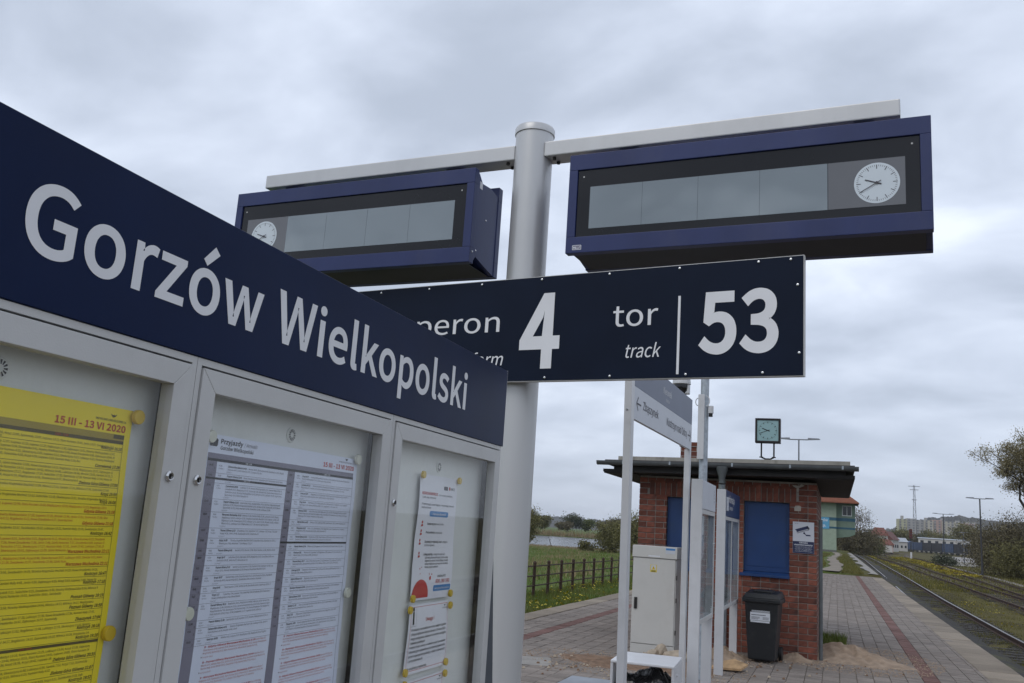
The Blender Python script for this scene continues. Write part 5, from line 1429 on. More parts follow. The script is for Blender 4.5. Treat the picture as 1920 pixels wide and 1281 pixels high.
# ================================================================== low metal stand with a plastic bag
st = thing('low_metal_stand', 'low open metal stand with flat top and side panels below the direction sign', 'stand', (-1.60, 8.42, 0), math.radians(3))
b = MB(); b.box(-.265, .285, -.33, .33, .478, .500); b.build('top_plate', paint('pale_stand_top', (.66, .66, .67), .35, 0, .05, 4, dirt=(.4, .39, .37), dirt_amt=.3), st, bevel=.008)  # top plate given a paler tone than the side panels
for x in (-.265, .262):
    b = MB(); b.box(x, x + .023, -.325, .325, .06, .4775); b.build('side_panel', M['post'], st, bevel=.004)
b = MB(); b.lathe([(.012, 0), (.012, .003), (.006, .008)], (.2852, -.12, .40), 14, 'x'); b.build('bolt', M['chrome'], st)
b = MB(); b.box(-.2415, .2615, -.30, .30, .272, .290); b.build('shelf', M['post'], st)
b = MB(); b.box(-.2415, .2615, -.325, -.3005, .255, .300); b.build('front_rail', M['post'], st)
for x in (-.22, .23):
    b = MB(); b.box(x - .03, x + .03, -.30, .30, 0, .0595); b.build('foot', M['post'], st)
M['bag'] = paint('black_plastic_film', (.012, .012, .013), .22, 0, .2, 6, .6, 18, spec=.6)
N = 26
V, F = [], []
for j in range(N + 1):
    for i_ in range(N + 1):
        u, v = i_ / N, j / N
        e = min(u, 1 - u, v, 1 - v) * 5
        hgt = .115 * min(1, e) ** .6 * (0.45 + .55 * u) * (1 + .35 * math.sin(u * 9 + v * 4) + .22 * math.sin(v * 17 + u * 23)) + .012 * random.random()
        V.append(((u - .5) * .46, (v - .5) * .52, max(hgt, .002)))
F = [(j * (N + 1) + i_, j * (N + 1) + i_ + 1, (j + 1) * (N + 1) + i_ + 1, (j + 1) * (N + 1) + i_) for j in range(N) for i_ in range(N)]
o = mesh_object('plastic_bag', V, F, [M['bag']], smooth=False)
o.location = (-1.595, 8.42, .2905)
tag(o, 'crumpled black plastic bag on the shelf of the low metal stand', 'bag')

# ================================================================== information boards beyond the sign
def info_board(name, label, X, ya, yb, zt, zsplit, zb, kind, panes):
    t = thing(name, label, 'information board', (X, ya, 0))
    L = yb - ya
    w = .105
    b = MB(); b.box(-w, 0, 0, .055, 0, zt); b.build('leg', M['post'], t, bevel=.003)
    b = MB(); b.box(-w - .01, -.012, L - .06, L, 0, zb - .001); b.build('leg', M['post'], t, bevel=.003)
    b = MB()
    b.box(-w + .015, -.006, .056, L, zb, zb + .045); b.box(-w + .015, -.006, .056, L, zsplit - .045, zsplit - .002); b.box(-w + .015, -.006, L - .03, L, zb + .045, zsplit - .045)
    b.box(-w + .015, -.006, .056, .08, zb + .045, zsplit - .045)
    for y in panes:
        b.box(-.05, -.006, y - .018, y + .018, zb + .045, zsplit - .045)
    b.build('frame', M['alu'], t, bevel=.002)
    ys = [.08] + [q for p in panes for q in (p - .018, p + .018)] + [L - .03]
    for k in range(0, len(ys), 2):
        for x in (-.012, -w + .02):
            b = MB(); b.add([(x, ys[k], zb + .045), (x, ys[k + 1], zb + .045), (x, ys[k + 1], zsplit - .045), (x, ys[k], zsplit - .045)], [(0, 1, 2, 3)])
            b.build('glass_pane', M['glass_far'], t, fix=False)
        b = MB(); b.lathe([(.010, 0), (.006, .006)], (-.006, ys[k + 1] + (.012 if k + 1 < len(ys) - 1 else .015), zb + .75), 10, 'x'); b.build('lock', M['chrome'], t)
    return t, L, w


ib, L, w = info_board('information_board', 'glazed information board with a blank white header on flat grey legs', -1.21, 8.925, 10.02, 2.142, 1.862, .778, 'white', [])
b = MB(); b.box(-w + .018, -.003, .057, L, 1.864, 2.142); hd = b.build('header_panel', M['sign_white'], ib, bevel=.003)
ink = Ink()
for k in range(4):
    ink.line(.955, 1.955 + k * .036, .955, 1.975 + k * .036 + .006 * (k % 2), .010)
    ink.line(.975, 1.960 + k * .034, .975, 1.972 + k * .034, .007)
ink.build('vertical_print', M['ink_soft'], WY(-.0018), hd)
b = MB()
th = [(.10, 1.36), (.36, 1.40), (.40, 1.52), (.30, 1.60), (.22, 1.74), (.10, 1.76)]
b.prism(th, -.0235, -.0228, 'x')
tp = b.build('torn_paper', M['paper_notice']); tp.location = (-1.21, 8.925, 0); tag(tp, 'torn white paper left behind the glass of the white headed board', 'paper')

ib2, L2, w2 = info_board('information_board', 'glazed information board with a navy header closest to the brick hut', -1.27, 11.48, 13.30, 2.188, 1.866, .742, 'navy', [.885])
M['navy_board'] = paint('navy_board_header', (.014, .040, .125), .4, 0, .1, 3)
b = MB(); b.box(-w2 + .018, -.003, .057, L2, 1.868, 2.188); hd2 = b.build('header_panel', M['navy_board'], ib2, bevel=.003)
ink = Ink(); ink.text('Informacja', .36, 2.045, .125, width=.72, d=14); ink.text('Information', .46, 1.955, .075, width=.42, slant=.15); ink.build('lettering', M['letter'], WY(-.0018), hd2)
b = MB(); b.box(-.0028, .012, .10, .25, 1.93, 2.10); b.build('icon_box', M['sign_white'], hd2, bevel=.003)
for y0, y1, z0, z1, t in ((.17, .66, 1.06, 1.70, 'faded poster behind the left pane of the navy headed board'), (1.02, 1.62, .98, 1.66, 'faded poster behind the right pane of the navy headed board')):
    b = MB(); b.box(-.070, -.0685, y0, y1, z0, z1)
    pp = b.build('poster', paint('dim_poster', (.20, .22, .30), .6, 0, .35, 9)); pp.location = (-1.27, 11.48, 0)
    tag(pp, t, 'poster')

# ================================================================== camera pole
M['galv'] = paint('galvanised_steel', (.40, .44, .48), .48, .35, .22, 22, .05, 120, dirt=(.25, .29, .33), dirt_amt=.45, dscale=9)
cp = thing('camera_pole', 'galvanised pole behind the direction sign carrying a cable cover', 'pole', (-1.487, 11.0, 0))
b = MB(); b.tube((0, 0, 0), (0, 0, 4.3), .050, n=24); b.build('tube', M['galv'], cp, smooth=True)
b = MB(); b.box(-.066, .010, -.085, -.045, 2.50, 3.28); b.build('cable_cover', M['post'], cp, bevel=.004)
b = MB()
for k in range(9):
    t0, t1 = math.pi * k / 9, math.pi * (k + 1) / 9
    b.tube((.028 + .04 * math.sin(t0), -.075, 3.20 + .06 * math.cos(t0)), (.028 + .04 * math.sin(t1), -.075, 3.20 + .06 * math.cos(t1)), .006, n=6)
    b.tube((-.07 - .03 * math.sin(t0), -.06, 3.19 + .045 * math.cos(t0)), (-.07 - .03 * math.sin(t1), -.06, 3.19 + .045 * math.cos(t1)), .006, n=6)
b.build('cable', M['post'], cp)
b = MB(); b.tube((-.04, 0, 3.62), (-.285, 0, 3.62), .018, n=10); b.tube((-.285, 0, 3.63), (-.285, 0, 3.52), .020, n=10); b.build('arm', M['post'], cp)
dm = thing('dome_camera', 'white dome camera with a black window hanging high beside the galvanised pole', 'camera', (-1.772, 11.0, 3.40))
b = MB(); b.lathe([(.05, .125), (.105, .075), (.112, .03), (.112, .012), (.094, .008)], n=28); b.build('housing', M['post'], dm, smooth=True)
b = MB()
prof = [(.094, .008), (.095, -.035), (.088, -.075), (.060, -.115), (.02, -.130)]
b.lathe(prof, n=28); b.build('dome', paint('smoked_dome', (.010, .010, .012), .12, 0, .1, 4), dm, smooth=True)
b = MB(); b.box(.045, .100, -.05, .05, -.11, .007); b.build('side_shield', M['post'], dm, bevel=.012)
bc = thing('bullet_camera', 'small white camera pointing down from the side of the galvanised pole', 'camera', (-1.415, 10.96, 3.09))
b = MB(); b.tube((-.0215, 0, 0.03), (.0, 0, .03), .012, n=10); b.build('bracket', M['post'], bc)
b = MB(); b.tube((.008, 0, .055), (.008, 0, -.035), .033, n=18); b.build('body', M['post'], bc, bevel=.004)
b = MB(); b.tube((.008, 0, -.0355), (.008, 0, -.075), .024, n=16); b.build('lens', M['steel_dark'], bc)

# ================================================================== electrical cabinet
M['box'] = paint('warm_grey_polyester_box', (.56, .55, .52), .5, 0, .05, 3, .05, 90, dirt=(.33, .31, .27), dirt_amt=.3, dscale=3)
ec = thing('electrical_cabinet', 'tall pale grey electrical cabinet with a yellow warning label', 'electrical cabinet', (-2.35, 12.72, 0))
b = MB(); b.box(-.298, .300, .006, .405, 0, .118); b.build('plinth', M['box'], ec, bevel=.004)
b = MB(); b.box(-.300, .300, .016, .410, .121, 1.262); b.build('body', M['box'], ec, bevel=.005)
b = MB(); b.box(-.294, .286, .0, .0155, .126, 1.258); dr_ = b.build('door', M['box'], ec, bevel=.004)
b = MB(); b.box(-.310, .310, -.012, .418, 1.266, 1.425); b.build('top_cap', M['box'], ec, bevel=.007)
b = MB(); b.box(-.262, -.222, -.016, -.0005, .575, .725); b.lathe([(.012, -.016), (.012, -.019)], (-.242, 0, .60), 10, 'y'); b.build('handle', M['steel_dark'], dr_, bevel=.003)
b = MB()
for z in (.30, .72, 1.02):
    b.box(.302, .312, .0, .03, z - .03, z + .03)
b.build('hinge', M['steel_dark'], ec)
i = Ink(); i.rect(-.055, .035, 1.075, 1.175); yl = i.build('warning_label', paint('yellow_label', (.66, .52, .06), .5, 0, .05, 5), WF(-.0012), ec)
i = Ink(); i.rect(-.045, .025, 1.107, 1.170); i.build('label_field', M['sign_white'], WF(-.0018), yl)
i = Ink(); i.poly([(-.035, 1.112), (.015, 1.112), (-.010, 1.162)]); i.build('warning_triangle', paint('yellow_triangle', (.70, .50, .02), .5, 0, .05, 5), WF(-.0024), yl)
i = Ink(); i.poly([(-.012, 1.120), (-.004, 1.136), (-.010, 1.136), (-.006, 1.150), (-.016, 1.132), (-.010, 1.132)]); i.rect(-.04, .02, 1.082, 1.088); i.rect(-.04, .02, 1.094, 1.099); i.build('flash_symbol', M['ink'], WF(-.003), yl)
i = Ink(); i.rect(.150, .285, 1.335, 1.412); wl_ = i.build('owner_sticker', M['sign_white'], WF(-.0132), ec)
i = Ink(); i.rect(.155, .28, 1.382, 1.408); i.build('sticker_band', M['ink_blue'], WF(-.0140), wl_)
i = Ink(); i.rect(-.085, .075, 1.285, 1.300); i.build('number_strip', M['ink_white'], WF(-.0132), ec)

# ================================================================== wheelie bin
M['binp'] = paint('black_bin_plastic', (.011, .012, .014), .48, 0, .15, 5, .1, 120, dirt=(.06, .055, .05), dirt_amt=.3, dscale=6)
bn = thing('wheelie_bin', 'black wheelie bin with white stickers against the brick hut', 'bin', (-.945, 13.02, 0), math.radians(-4))
b = MB()
b.hexa([(-.175, .03, .035), (.175, .03, .035), (.175, .40, .035), (-.175, .40, .035), (-.222, 0, .80), (.222, 0, .80), (.222, .49, .80), (-.222, .49, .80)])
bd = b.build('body', M['binp'], bn, bevel=.018)
b = MB(); b.box(-.252, .252, -.028, .52, .775, .835); b.build('rim', M['binp'], bn, bevel=.014)
b = MB()
b.hexa([(-.245, -.03, .8355), (.245, -.03, .8355), (.245, .53, .8355), (-.245, .53, .8355), (-.205, .02, .90), (.205, .02, .90), (.215, .50, .925), (-.215, .50, .925)])
b.box(-.12, .12, .10, .46, .900, .935)
b.build('lid', M['binp'], bn, bevel=.012)
b = MB(); b.tube((-.21, .545, .84), (.21, .545, .84), .016, n=10); b.build('handle_bar', M['binp'], bn)
for x in (-.205, .205):
    b = MB(); b.tube((x - .022, .43, .100), (x + .022, .43, .100), .098, n=24); b.build('wheel', M['steel_dark'], bn, bevel=.006)
i = Ink(); i.rect(-.145, .115, .545, .650); i.rect(-.125, .110, .655, .676); i.rect(-.140, .110, .520, .541)
sl = i.build('stickers', M['ink_white'], lambda V: np.stack([V[:, 0], .0285 - (V[:, 1] - .035) * .0392 - .0045, V[:, 1]], 1), bd)
i = Ink(); i.text('NIESEGREGOWANE', -.120, .659, .020, width=.225, d=20); i.rect(-.13, .06, .612, .620)
for k in range(3): i.rect(-.13, -.02 - .02 * (k == 2), .586 - k * .013, .591 - k * .013); i.rect(.02, .10, .586 - k * .013, .591 - k * .013)
i.build('sticker_print', M['ink_soft'], lambda V: np.stack([V[:, 0], .0285 - (V[:, 1] - .035) * .0392 - .0055, V[:, 1]], 1), bd)

# ================================================================== brick hut
M['brick'] = paint('red_brick', (.180, .056, .034), .8, 0, .40, 11, .25, 60, dirt=(.045, .030, .028), dirt_amt=.7, dscale=7, rnd=.4)
M['mortar'] = paint('pale_mortar', (.30, .27, .24), .9, 0, .25, 14, .3, 90, dirt=(.14, .10, .08), dirt_amt=.5, dscale=4)
M['timber_dark'] = paint('dark_soffit_timber', (.018, .016, .015), .8, 0, .35, 4, .1, 40, stretch=(1, 8, 1))
M['zinc'] = paint('dull_zinc', (.115, .125, .130), .5, .35, .2, 5, .03, 60, dirt=(.05, .05, .05), dirt_amt=.4)
M['zinc_bright'] = paint('new_zinc', (.36, .40, .43), .38, .7, .18, 14)
M['shutter'] = paint('blue_painted_sheet', (.0085, .042, .150), .45, 0, .12, 3, .03, 60, dirt=(.02, .05, .12), dirt_amt=.4, dscale=5)
M['concrete_edge'] = paint('stained_concrete_edge', (.34, .32, .28), .85, 0, .3, 5, .2, 60, dirt=(.05, .045, .04), dirt_amt=.85, dscale=5, stretch=(1, 1, .3))
M['felt'] = paint('grey_roof_felt', (.08, .075, .075), .9, 0, .2, 5, .1, 60)
HX0, HX1, HY0, HY1, HZ = -2.86, -.252, 14.03, 18.35, 2.47
hut = thing('brick_hut', 'small red brick platform hut with a low roof and blue shuttered windows', 'hut', (HX0, HY0, 0))
WINS = [(-2.435, -1.80), (-1.285, -.632)]
WZ0, WZ1 = 1.125, 2.165
hx = lambda x: x - HX0
b = MB()                                               # mortar core with window openings
xs = [HX0 + .004, WINS[0][0], WINS[0][1], WINS[1][0], WINS[1][1], HX1 - .004]
for k in range(0, 6, 2):
    b.box(hx(xs[k]), hx(xs[k + 1]), .006, .30, 0, HZ)
for a, c in WINS:
    b.box(hx(a), hx(c), .006, .30, 0, WZ0); b.box(hx(a), hx(c), .006, .30, WZ1, HZ)
wall = b.build('front_wall', M['mortar'], hut, fix=False)


def brick_tex(name):
    m, nt, bs = new_mat(name)
    L = nt.links.new
    tc = nt.nodes.new('ShaderNodeTexCoord'); mp = nt.nodes.new('ShaderNodeMapping'); mp.inputs['Rotation'].default_value = (math.pi / 2, 0, math.pi / 2)
    sp_ = nt.nodes.new('ShaderNodeSeparateXYZ'); cb = nt.nodes.new('ShaderNodeCombineXYZ')
    L(tc.outputs['Object'], sp_.inputs[0])
    ad = nt.nodes.new('ShaderNodeMath'); L(sp_.outputs[0], ad.inputs[0]); L(sp_.outputs[1], ad.inputs[1])
    L(ad.outputs[0], cb.inputs[0]); L(sp_.outputs[2], cb.inputs[1])
    br = nt.nodes.new('ShaderNodeTexBrick'); br.inputs['Scale'].default_value = 1.0
    br.inputs['Color1'].default_value = (.17, .048, .026, 1); br.inputs['Color2'].default_value = (.10, .030, .02, 1); br.inputs['Mortar'].default_value = (.28, .25, .22, 1)
    br.inputs['Mortar Size'].default_value = .006; br.inputs['Brick Width'].default_value = .262; br.inputs['Row Height'].default_value = .0845
    L(cb.outputs[0], br.inputs['Vector']); L(br.outputs['Color'], bs.inputs['Base Color']); bs.inputs['Roughness'].default_value = .85
    return m


M['brick_far'] = brick_tex('coursed_brickwork')
b = MB(); b.box(hx(HX1) - .30, hx(HX1), .301, HY1 - HY0, 0, HZ); b.build('side_wall', M['brick_far'], hut)
b = MB(); b.box(0, .30, .301, HY1 - HY0, 0, HZ); b.build('side_wall', M['brick_far'], hut)
b = MB(); b.box(.301, hx(HX1) - .301, HY1 - HY0 - .30, HY1 - HY0, 0, HZ); b.build('rear_wall', M['brick_far'], hut)
b = MB(); b.box(.302, hx(HX1) - .302, .302, HY1 - HY0 - .302, .0, .05); b.build('floor', M['mortar'], hut)

# bricks: English bond, one object each in the part of the wall that can be seen
CH, J = .0845, .011
cache = {}
def brick_mesh(l, h, dp=.10):
    key = (round(l, 3), round(h, 3))
    if key not in cache:
        b = MB(); r_ = .004
        b.hexa([(0, 0, 0), (l, 0, 0), (l, dp, 0), (0, dp, 0), (0, 0, h), (l, 0, h), (l, dp, h), (0, dp, h)])
        o = b.build('brick', M['brick'], None, bevel=.0035, seg=1)
        cache[key] = o.data; bpy.data.objects.remove(o)
    return cache[key]
bricks = []
def span(x0, x1, z, h, mod, off):
    x = x0 - off
    while x < x1 - .02:
        a, c = max(x, x0), min(x + mod - J, x1)
        if c - a > .03:
            bricks.append((a, z, round((c - a) / .004) * .004, h))
        x += mod
ncourse = int(HZ / CH)
SOLD0, SOLD1 = WZ1, WZ1 + .245
for k in range(ncourse):
    z = k * CH + .002
    mod = .262 if k % 2 else .131
    off = 0 if k % 2 else 0
    segs = [(HX0, HX1)]
    zc = z + CH / 2
    if WZ0 < zc < WZ1:
        segs = [(HX0, WINS[0][0]), (WINS[0][1], WINS[1][0]), (WINS[1][1], HX1)]
    elif SOLD0 < zc < SOLD1:
        segs = [(HX0, WINS[0][0] - .27), (WINS[1][1] + .13, HX1)]
    for a, c in segs:
        span(a, c, z, CH - J, mod, off if a != HX0 else 0)
x = WINS[0][0] - .265
while x < WINS[1][1] + .10:
    bricks.append((x, SOLD0 + .003, .072, .236)); x += .0835
def visible(bk):
    xc = bk[0] + bk[2] / 2
    return not (-2.06 < xc < -1.285 and bk[1] < 2.1) and not (-2.70 < xc < -2.0 and bk[1] < 1.25) and not (-1.13 < xc < -.80 and bk[1] < .68)
vis = [q for q in bricks if visible(q)]
rest = [q for q in bricks if not visible(q)]
vis.sort(key=lambda q: -q[2] * q[3])
rest += vis[300:]; vis = vis[:300]
rb = random.Random(9)
for (x, z, l, h) in vis:
    o = bpy.data.objects.new('brick', brick_mesh(l, h)); COL.objects.link(o); o.parent = wall
    o.location = (hx(x), -.004 + rb.uniform(-.003, .002), z + rb.uniform(-.001, .001))
b = MB()
for (x, z, l, h) in rest:
    y = -.004 + rb.uniform(-.003, .002)
    b.box(hx(x), hx(x) + l, y, y + .09, z, z + h)
o = b.build('rear_bricks', M['brick'], wall); o['kind'] = 'stuff'
# shutters and sills
for a, c in WINS:
    b = MB(); b.box(hx(a) + .004, hx(c) - .004, .085, .10, WZ0 + .03, WZ1 - .004); sh = b.build('shutter', M['shutter'], hut, bevel=.003)
    b = MB(); b.box(hx(a) + .05, hx(c) - .05, .079, .0845, WZ0 + .10, WZ1 - .05); b.build('shutter_field', M['shutter'], sh, bevel=.002)
    b = MB(); b.hexa([(hx(a) - .045, -.045, WZ0 - .045), (hx(c) + .004, -.045, WZ0 - .045), (hx(c) + .004, .084, WZ0 - .005), (hx(a) - .045, .084, WZ0 - .005),
                      (hx(a) - .045, -.045, WZ0 - .012), (hx(c) + .004, -.045, WZ0 - .012), (hx(c) + .004, .084, WZ0 + .028), (hx(a) - .045, .084, WZ0 + .028)])
    b.build('sill', M['shutter'], hut, bevel=.003)
# roof
RX0, RX1, RY0, RY1 = -3.33, .26, 13.52, 18.85
rt = .0145
def tiltz(x): return (x - RX0) * rt
def slab(x0, x1, y0, y1, z0, z1, b, m=0):
    P = [(x0, y0), (x1, y0), (x1, y1), (x0, y1)]
    b.hexa([(hx(x), y - HY0, z0 + tiltz(x)) for x, y in P] + [(hx(x), y - HY0, z1 + tiltz(x)) for x, y in P], m)
b = MB(); slab(RX0, RX1, RY0, RY1, 2.472, 2.515, b); roof = b.build('roof', M['timber_dark'], hut)
b = MB(); x = RX0
yy = RY0 + .02
while yy < RY1 - .1:
    slab(HX1 + .005, RX1 - .01, yy, yy + .128, 2.455, 2.4715, b); slab(RX0 + .01, HX0 - .005, yy, yy + .128, 2.455, 2.4715, b); yy += .135
b.build('soffit_boards', M['timber_dark'], roof)['kind'] = 'stuff'
b = MB(); slab(RX0 + .16, RX1 - .12, RY0 + .02, RY0 + .11, 2.518, 2.590, b); b.build('fascia_board', M['timber_dark'], roof)
b = MB(); slab(RX0 + .02, RX1 - .0, RY0 + .005, RY1, 2.592, 2.655, b); b.build('roof_deck', M['felt'], roof)
b = MB(); slab(RX0 + .22, RX1 - .06, RY0 + .03, RY0 + .10, 2.657, 2.712, b); slab(RX0 + .22, RX0 + .29, RY0 + .102, RY1 - .1, 2.657, 2.712, b); slab(RX1 - .13, RX1 - .06, RY0 + .102, RY1 - .1, 2.657, 2.712, b)
b.build('roof_edge_kerb', M['concrete_edge'], roof)
b = MB(); slab(RX0 + .30, RX1 - .14, RY0 + .11, RY1 - .2, 2.657, 2.700, b); b.build('roof_felt', M['felt'], roof)
b = MB()                                               # half round gutter
pr = []
for k in range(9):
    t = math.pi + math.pi * k / 8
    pr.append((-.062 + .062 * math.cos(t), .062 * math.sin(t)))
for k in range(9):
    t = 2 * math.pi - math.pi * k / 8
    pr.append((-.062 + .058 * math.cos(t), .058 * math.sin(t) + .001))
n = len(pr)
V = []
for x in (RX0 - .08, RX1 + .05):
    V += [(hx(x), RY0 - HY0 + p[0] - .012, 2.628 + p[1] + tiltz(x)) for p in pr]
b.add(V, [(k, (k + 1) % n, n + (k + 1) % n, n + k) for k in range(n)] + [tuple(range(n)), tuple(range(2 * n - 1, n - 1, -1))])
gt = b.build('gutter', M['zinc'], roof)
b = MB()
for x in (-3.0, -2.3, -1.4, -.6, .1):
    b.box(hx(x) - .012, hx(x) + .012, RY0 - HY0 - .139, RY0 - HY0 - .133, 2.585 + tiltz(x), 2.634 + tiltz(x))
b.build('gutter_clip', M['zinc_bright'], gt)
b = MB(); c0 = (hx(-1.545), RY0 - HY0 - .075)
b.lathe([(.085, .0), (.080, -.05), (.048, -.15), (.046, -.24)], (c0[0], c0[1], 2.585 + tiltz(-1.545)), 20, 'z')
b.build('hopper', M['zinc'], gt, smooth=True)
b = MB(); b.tube((c0[0], c0[1], 2.36), (c0[0], c0[1] + .02, 2.27), .050, n=16); b.tube((c0[0], c0[1] + .02, 2.27), (c0[0], -.07, 2.02), .048, n=16); b.tube((c0[0], -.07, 2.03), (c0[0], -.07, .02), .048, n=16)
b.build('downpipe', M['zinc_bright'], gt, smooth=True)
b = MB(); b.tube((hx(HX1) + .05, .04, 0.0), (hx(HX1) + .05, .04, 1.95), .028, n=12); b.build('corner_pipe', M['zinc'], hut, smooth=True)
# chimney
b = MB(); b.box(hx(-2.55), hx(-2.26), 1.9, 2.25, 2.70, 3.12); ch = b.build('chimney', M['brick_far'], roof)
b = MB(); b.box(hx(-2.57), hx(-2.24), 1.88, 2.27, 3.121, 3.20); b.build('chimney_top', M['brick_far'], ch)
# plaster scars
M['plaster'] = paint('old_lime_plaster', (.42, .38, .33), .9, 0, .15, 20)
b = MB()
b.prism([(hx(-.60), 2.43), (hx(-.50), 2.42), (hx(-.47), 2.445), (hx(-.42), 2.425), (hx(-.50), 2.39), (hx(-.505), 2.335), (hx(-.53), 2.335), (hx(-.535), 2.385), (hx(-.575), 2.405)], -.012, -.0085, 'y')
b.prism([(hx(-.565), 2.055), (hx(-.475), 2.055), (hx(-.470), 2.12), (hx(-.50), 2.135), (hx(-.55), 2.13), (hx(-.565), 2.10)], -.012, -.0085, 'y')
b.build('plaster_scar', M['plaster'], wall)
# surveillance notice
cn = thing('surveillance_notice', 'white and navy notice with a camera symbol on the brick wall', 'sign', (-.585, 14.0135, 1.455))
b = MB(); b.box(0, .295, -.0035, 0, 0, .447); pn = b.build('notice_plate', M['sign_white'], cn)
W2 = WF(-.0045); W3 = WF(-.0052)
nv = Ink(); nv.rect(0.002, .293, .002, .170)
nv.poly([(.030, .335), (.205, .395), (.228, .365), (.232, .352), (.058, .290), (.050, .318)])
nv.poly([(.190, .372), (.205, .395), (.232, .352), (.222, .340)])
nv.disc(.158, .288, .014, 12); nv.line(.158, .288, .185, .262, .010); nv.rect(.182, .245, .250, .268)
nv.build('navy_print', paint('navy_print', (.016, .024, .075), .5, 0, .08, 5), W2, pn)
wh = Ink(); wh.text('Obiekt', .148, .142, .030, width=.12, align='c', d=24); wh.text('monitorowany', .148, .112, .030, width=.255, align='c', d=24)
for k in range(5): wh.text('Teren objęty monitoringiem wizyjnym', .148, .092 - k * .017, .0120, width=.24 - .02 * (k % 2), align='c')
wh.line(.06, .296, .215, .352, .004)
wh.build('white_print', M['ink_white'], W3, pn)
gr = Ink(); gr.text('PKP PLK', .025, .418, .016, width=.05, d=14); gr.line(.060, .283, .226, .340, .006); gr.build('grey_print', M['ink_soft'], W2, pn)
# roof clock
rc = thing('station_clock', 'square station clock in a black frame on two short legs on the hut roof', 'clock', (-.955, 14.15, 2.738))
b = MB()
for a in ((-.185, -.155, 3.045, 3.415), (.155, .185, 3.045, 3.415)):
    b.box(a[0], a[1], -.075, .075, a[2] - 2.738, a[3] - 2.738)
b.box(-.1545, .1545, -.075, .075, .647, .677); b.box(-.1545, .1545, -.075, .075, .307, .337)
b.build('case', M['steel_dark'], rc, bevel=.006)
M['dial'] = paint('green_tinted_dial', (.27, .42, .43), .35, 0, .05, 3)
for s in (-1, 1):
    b = MB(); b.box(-.1545, .1545, min(s * .058, s * .062), max(s * .058, s * .062), .3375, .6465); dlp = b.build('dial', M['dial'], rc)
    i = Ink(); cz = .492
    for k in range(60):
        t = math.radians(k * 6); r0, r1 = (.108, .134) if k % 5 == 0 else (.126, .134)
        i.line(s * -1 * r0 * math.sin(t), cz + r0 * math.cos(t), s * -1 * r1 * math.sin(t), cz + r1 * math.cos(t), .009 if k % 5 == 0 else .004)
    for deg, l, w_ in ((291, .088, .013), (249, .128, .009)):
        t = math.radians(deg); i.line(-s * -.03 * math.sin(t), cz - .03 * math.cos(t), -s * l * math.sin(t), cz + l * math.cos(t), w_)
    i.build('clock_hands', M['steel_dark'], WF(s * .0632), dlp)
for x in (-.095, .088):
    b = MB(); b.tube((x, 0, .10), (x, 0, .3065), .012, n=8); b.box(x - .028, x + .028, -.03, .03, .088, .100); b.build('leg', M['steel_dark'], rc)
b = MB(); b.tube((-.095, 0, .094), (-.02, 0, .06), .012, n=8); b.tube((.088, 0, .094), (.02, 0, .06), .012, n=8); b.box(-.045, .045, -.045, .045, -.03, .075); b.build('bracket', M['steel_dark'], rc)
# ================================================================== rough grass, flowers, sand
def blades(name, pts, m, h0, h1, w, kind='stuff', lean=.5):
    """one mesh of grass blades; pts = (x,y,z) roots"""
    P = np.asarray(pts, float); n = len(P)
    a = RNG.uniform(0, 2 * math.pi, n); h = RNG.uniform(h0, h1, n); l = RNG.uniform(.1, lean, n) * h
    b_ = RNG.uniform(0, 2 * math.pi, n); ww = RNG.uniform(.6, 1.3, n) * w
    dx, dy = np.cos(a) * ww, np.sin(a) * ww
    V = np.zeros((n, 3, 3))
    V[:, 0] = P + np.stack([dx, dy, np.zeros(n)], 1); V[:, 1] = P - np.stack([dx, dy, np.zeros(n)], 1)
    V[:, 2] = P + np.stack([np.cos(b_) * l, np.sin(b_) * l, h], 1)
    F = np.arange(n * 3).reshape(n, 3)
    o = mesh_object(name, V.reshape(-1, 3), F, [m]); o['kind'] = kind
    return o


def leaf_mat(name, cols, rough=.8, trans=.0, scale=.6):
    m, nt, bs = new_mat(name)
    L = nt.links.new
    ge = nt.nodes.new('ShaderNodeNewGeometry')
    n = nt.nodes.new('ShaderNodeTexNoise'); n.inputs['Scale'].default_value = scale; n.inputs['Detail'].default_value = 3
    L(ge.outputs['Position'], n.inputs['Vector'])
    ad = nt.nodes.new('ShaderNodeMath'); ad.operation = 'MULTIPLY_ADD'; L(ge.outputs['Random Per Island'], ad.inputs[0]); ad.inputs[1].default_value = .45
    mu = nt.nodes.new('ShaderNodeMath'); mu.operation = 'MULTIPLY'; L(n.outputs['Fac'], mu.inputs[0]); mu.inputs[1].default_value = .75
    L(mu.outputs[0], ad.inputs[2])
    r = nt.nodes.new('ShaderNodeValToRGB'); e = r.color_ramp.elements
    k = len(cols)
    e[0].position, e[0].color = .25, (*cols[0], 1); e[1].position, e[1].color = .85, (*cols[-1], 1)
    for i in range(1, k - 1):
        q = e.new(.25 + .6 * i / (k - 1)); q.color = (*cols[i], 1)
    L(ad.outputs[0], r.inputs['Fac']); L(r.outputs['Color'], bs.inputs['Base Color'])
    bs.inputs['Roughness'].default_value = rough; bs.inputs['Specular IOR Level'].default_value = .15
    return m


M['blade_green'] = leaf_mat('meadow_grass_blades', [(.055, .092, .016), (.100, .142, .028), (.165, .180, .052)])
M['blade_olive'] = leaf_mat('trackside_grass_blades', [(.055, .050, .018), (.105, .095, .028), (.135, .130, .030), (.19, .165, .06)], scale=.35)
M['blade_dry'] = leaf_mat('dry_reed_blades', [(.16, .115, .06), (.26, .20, .11), (.34, .27, .16)])
M['flower'] = paint('yellow_flower_heads', (.50, .40, .03), .7, 0, .2, 20)


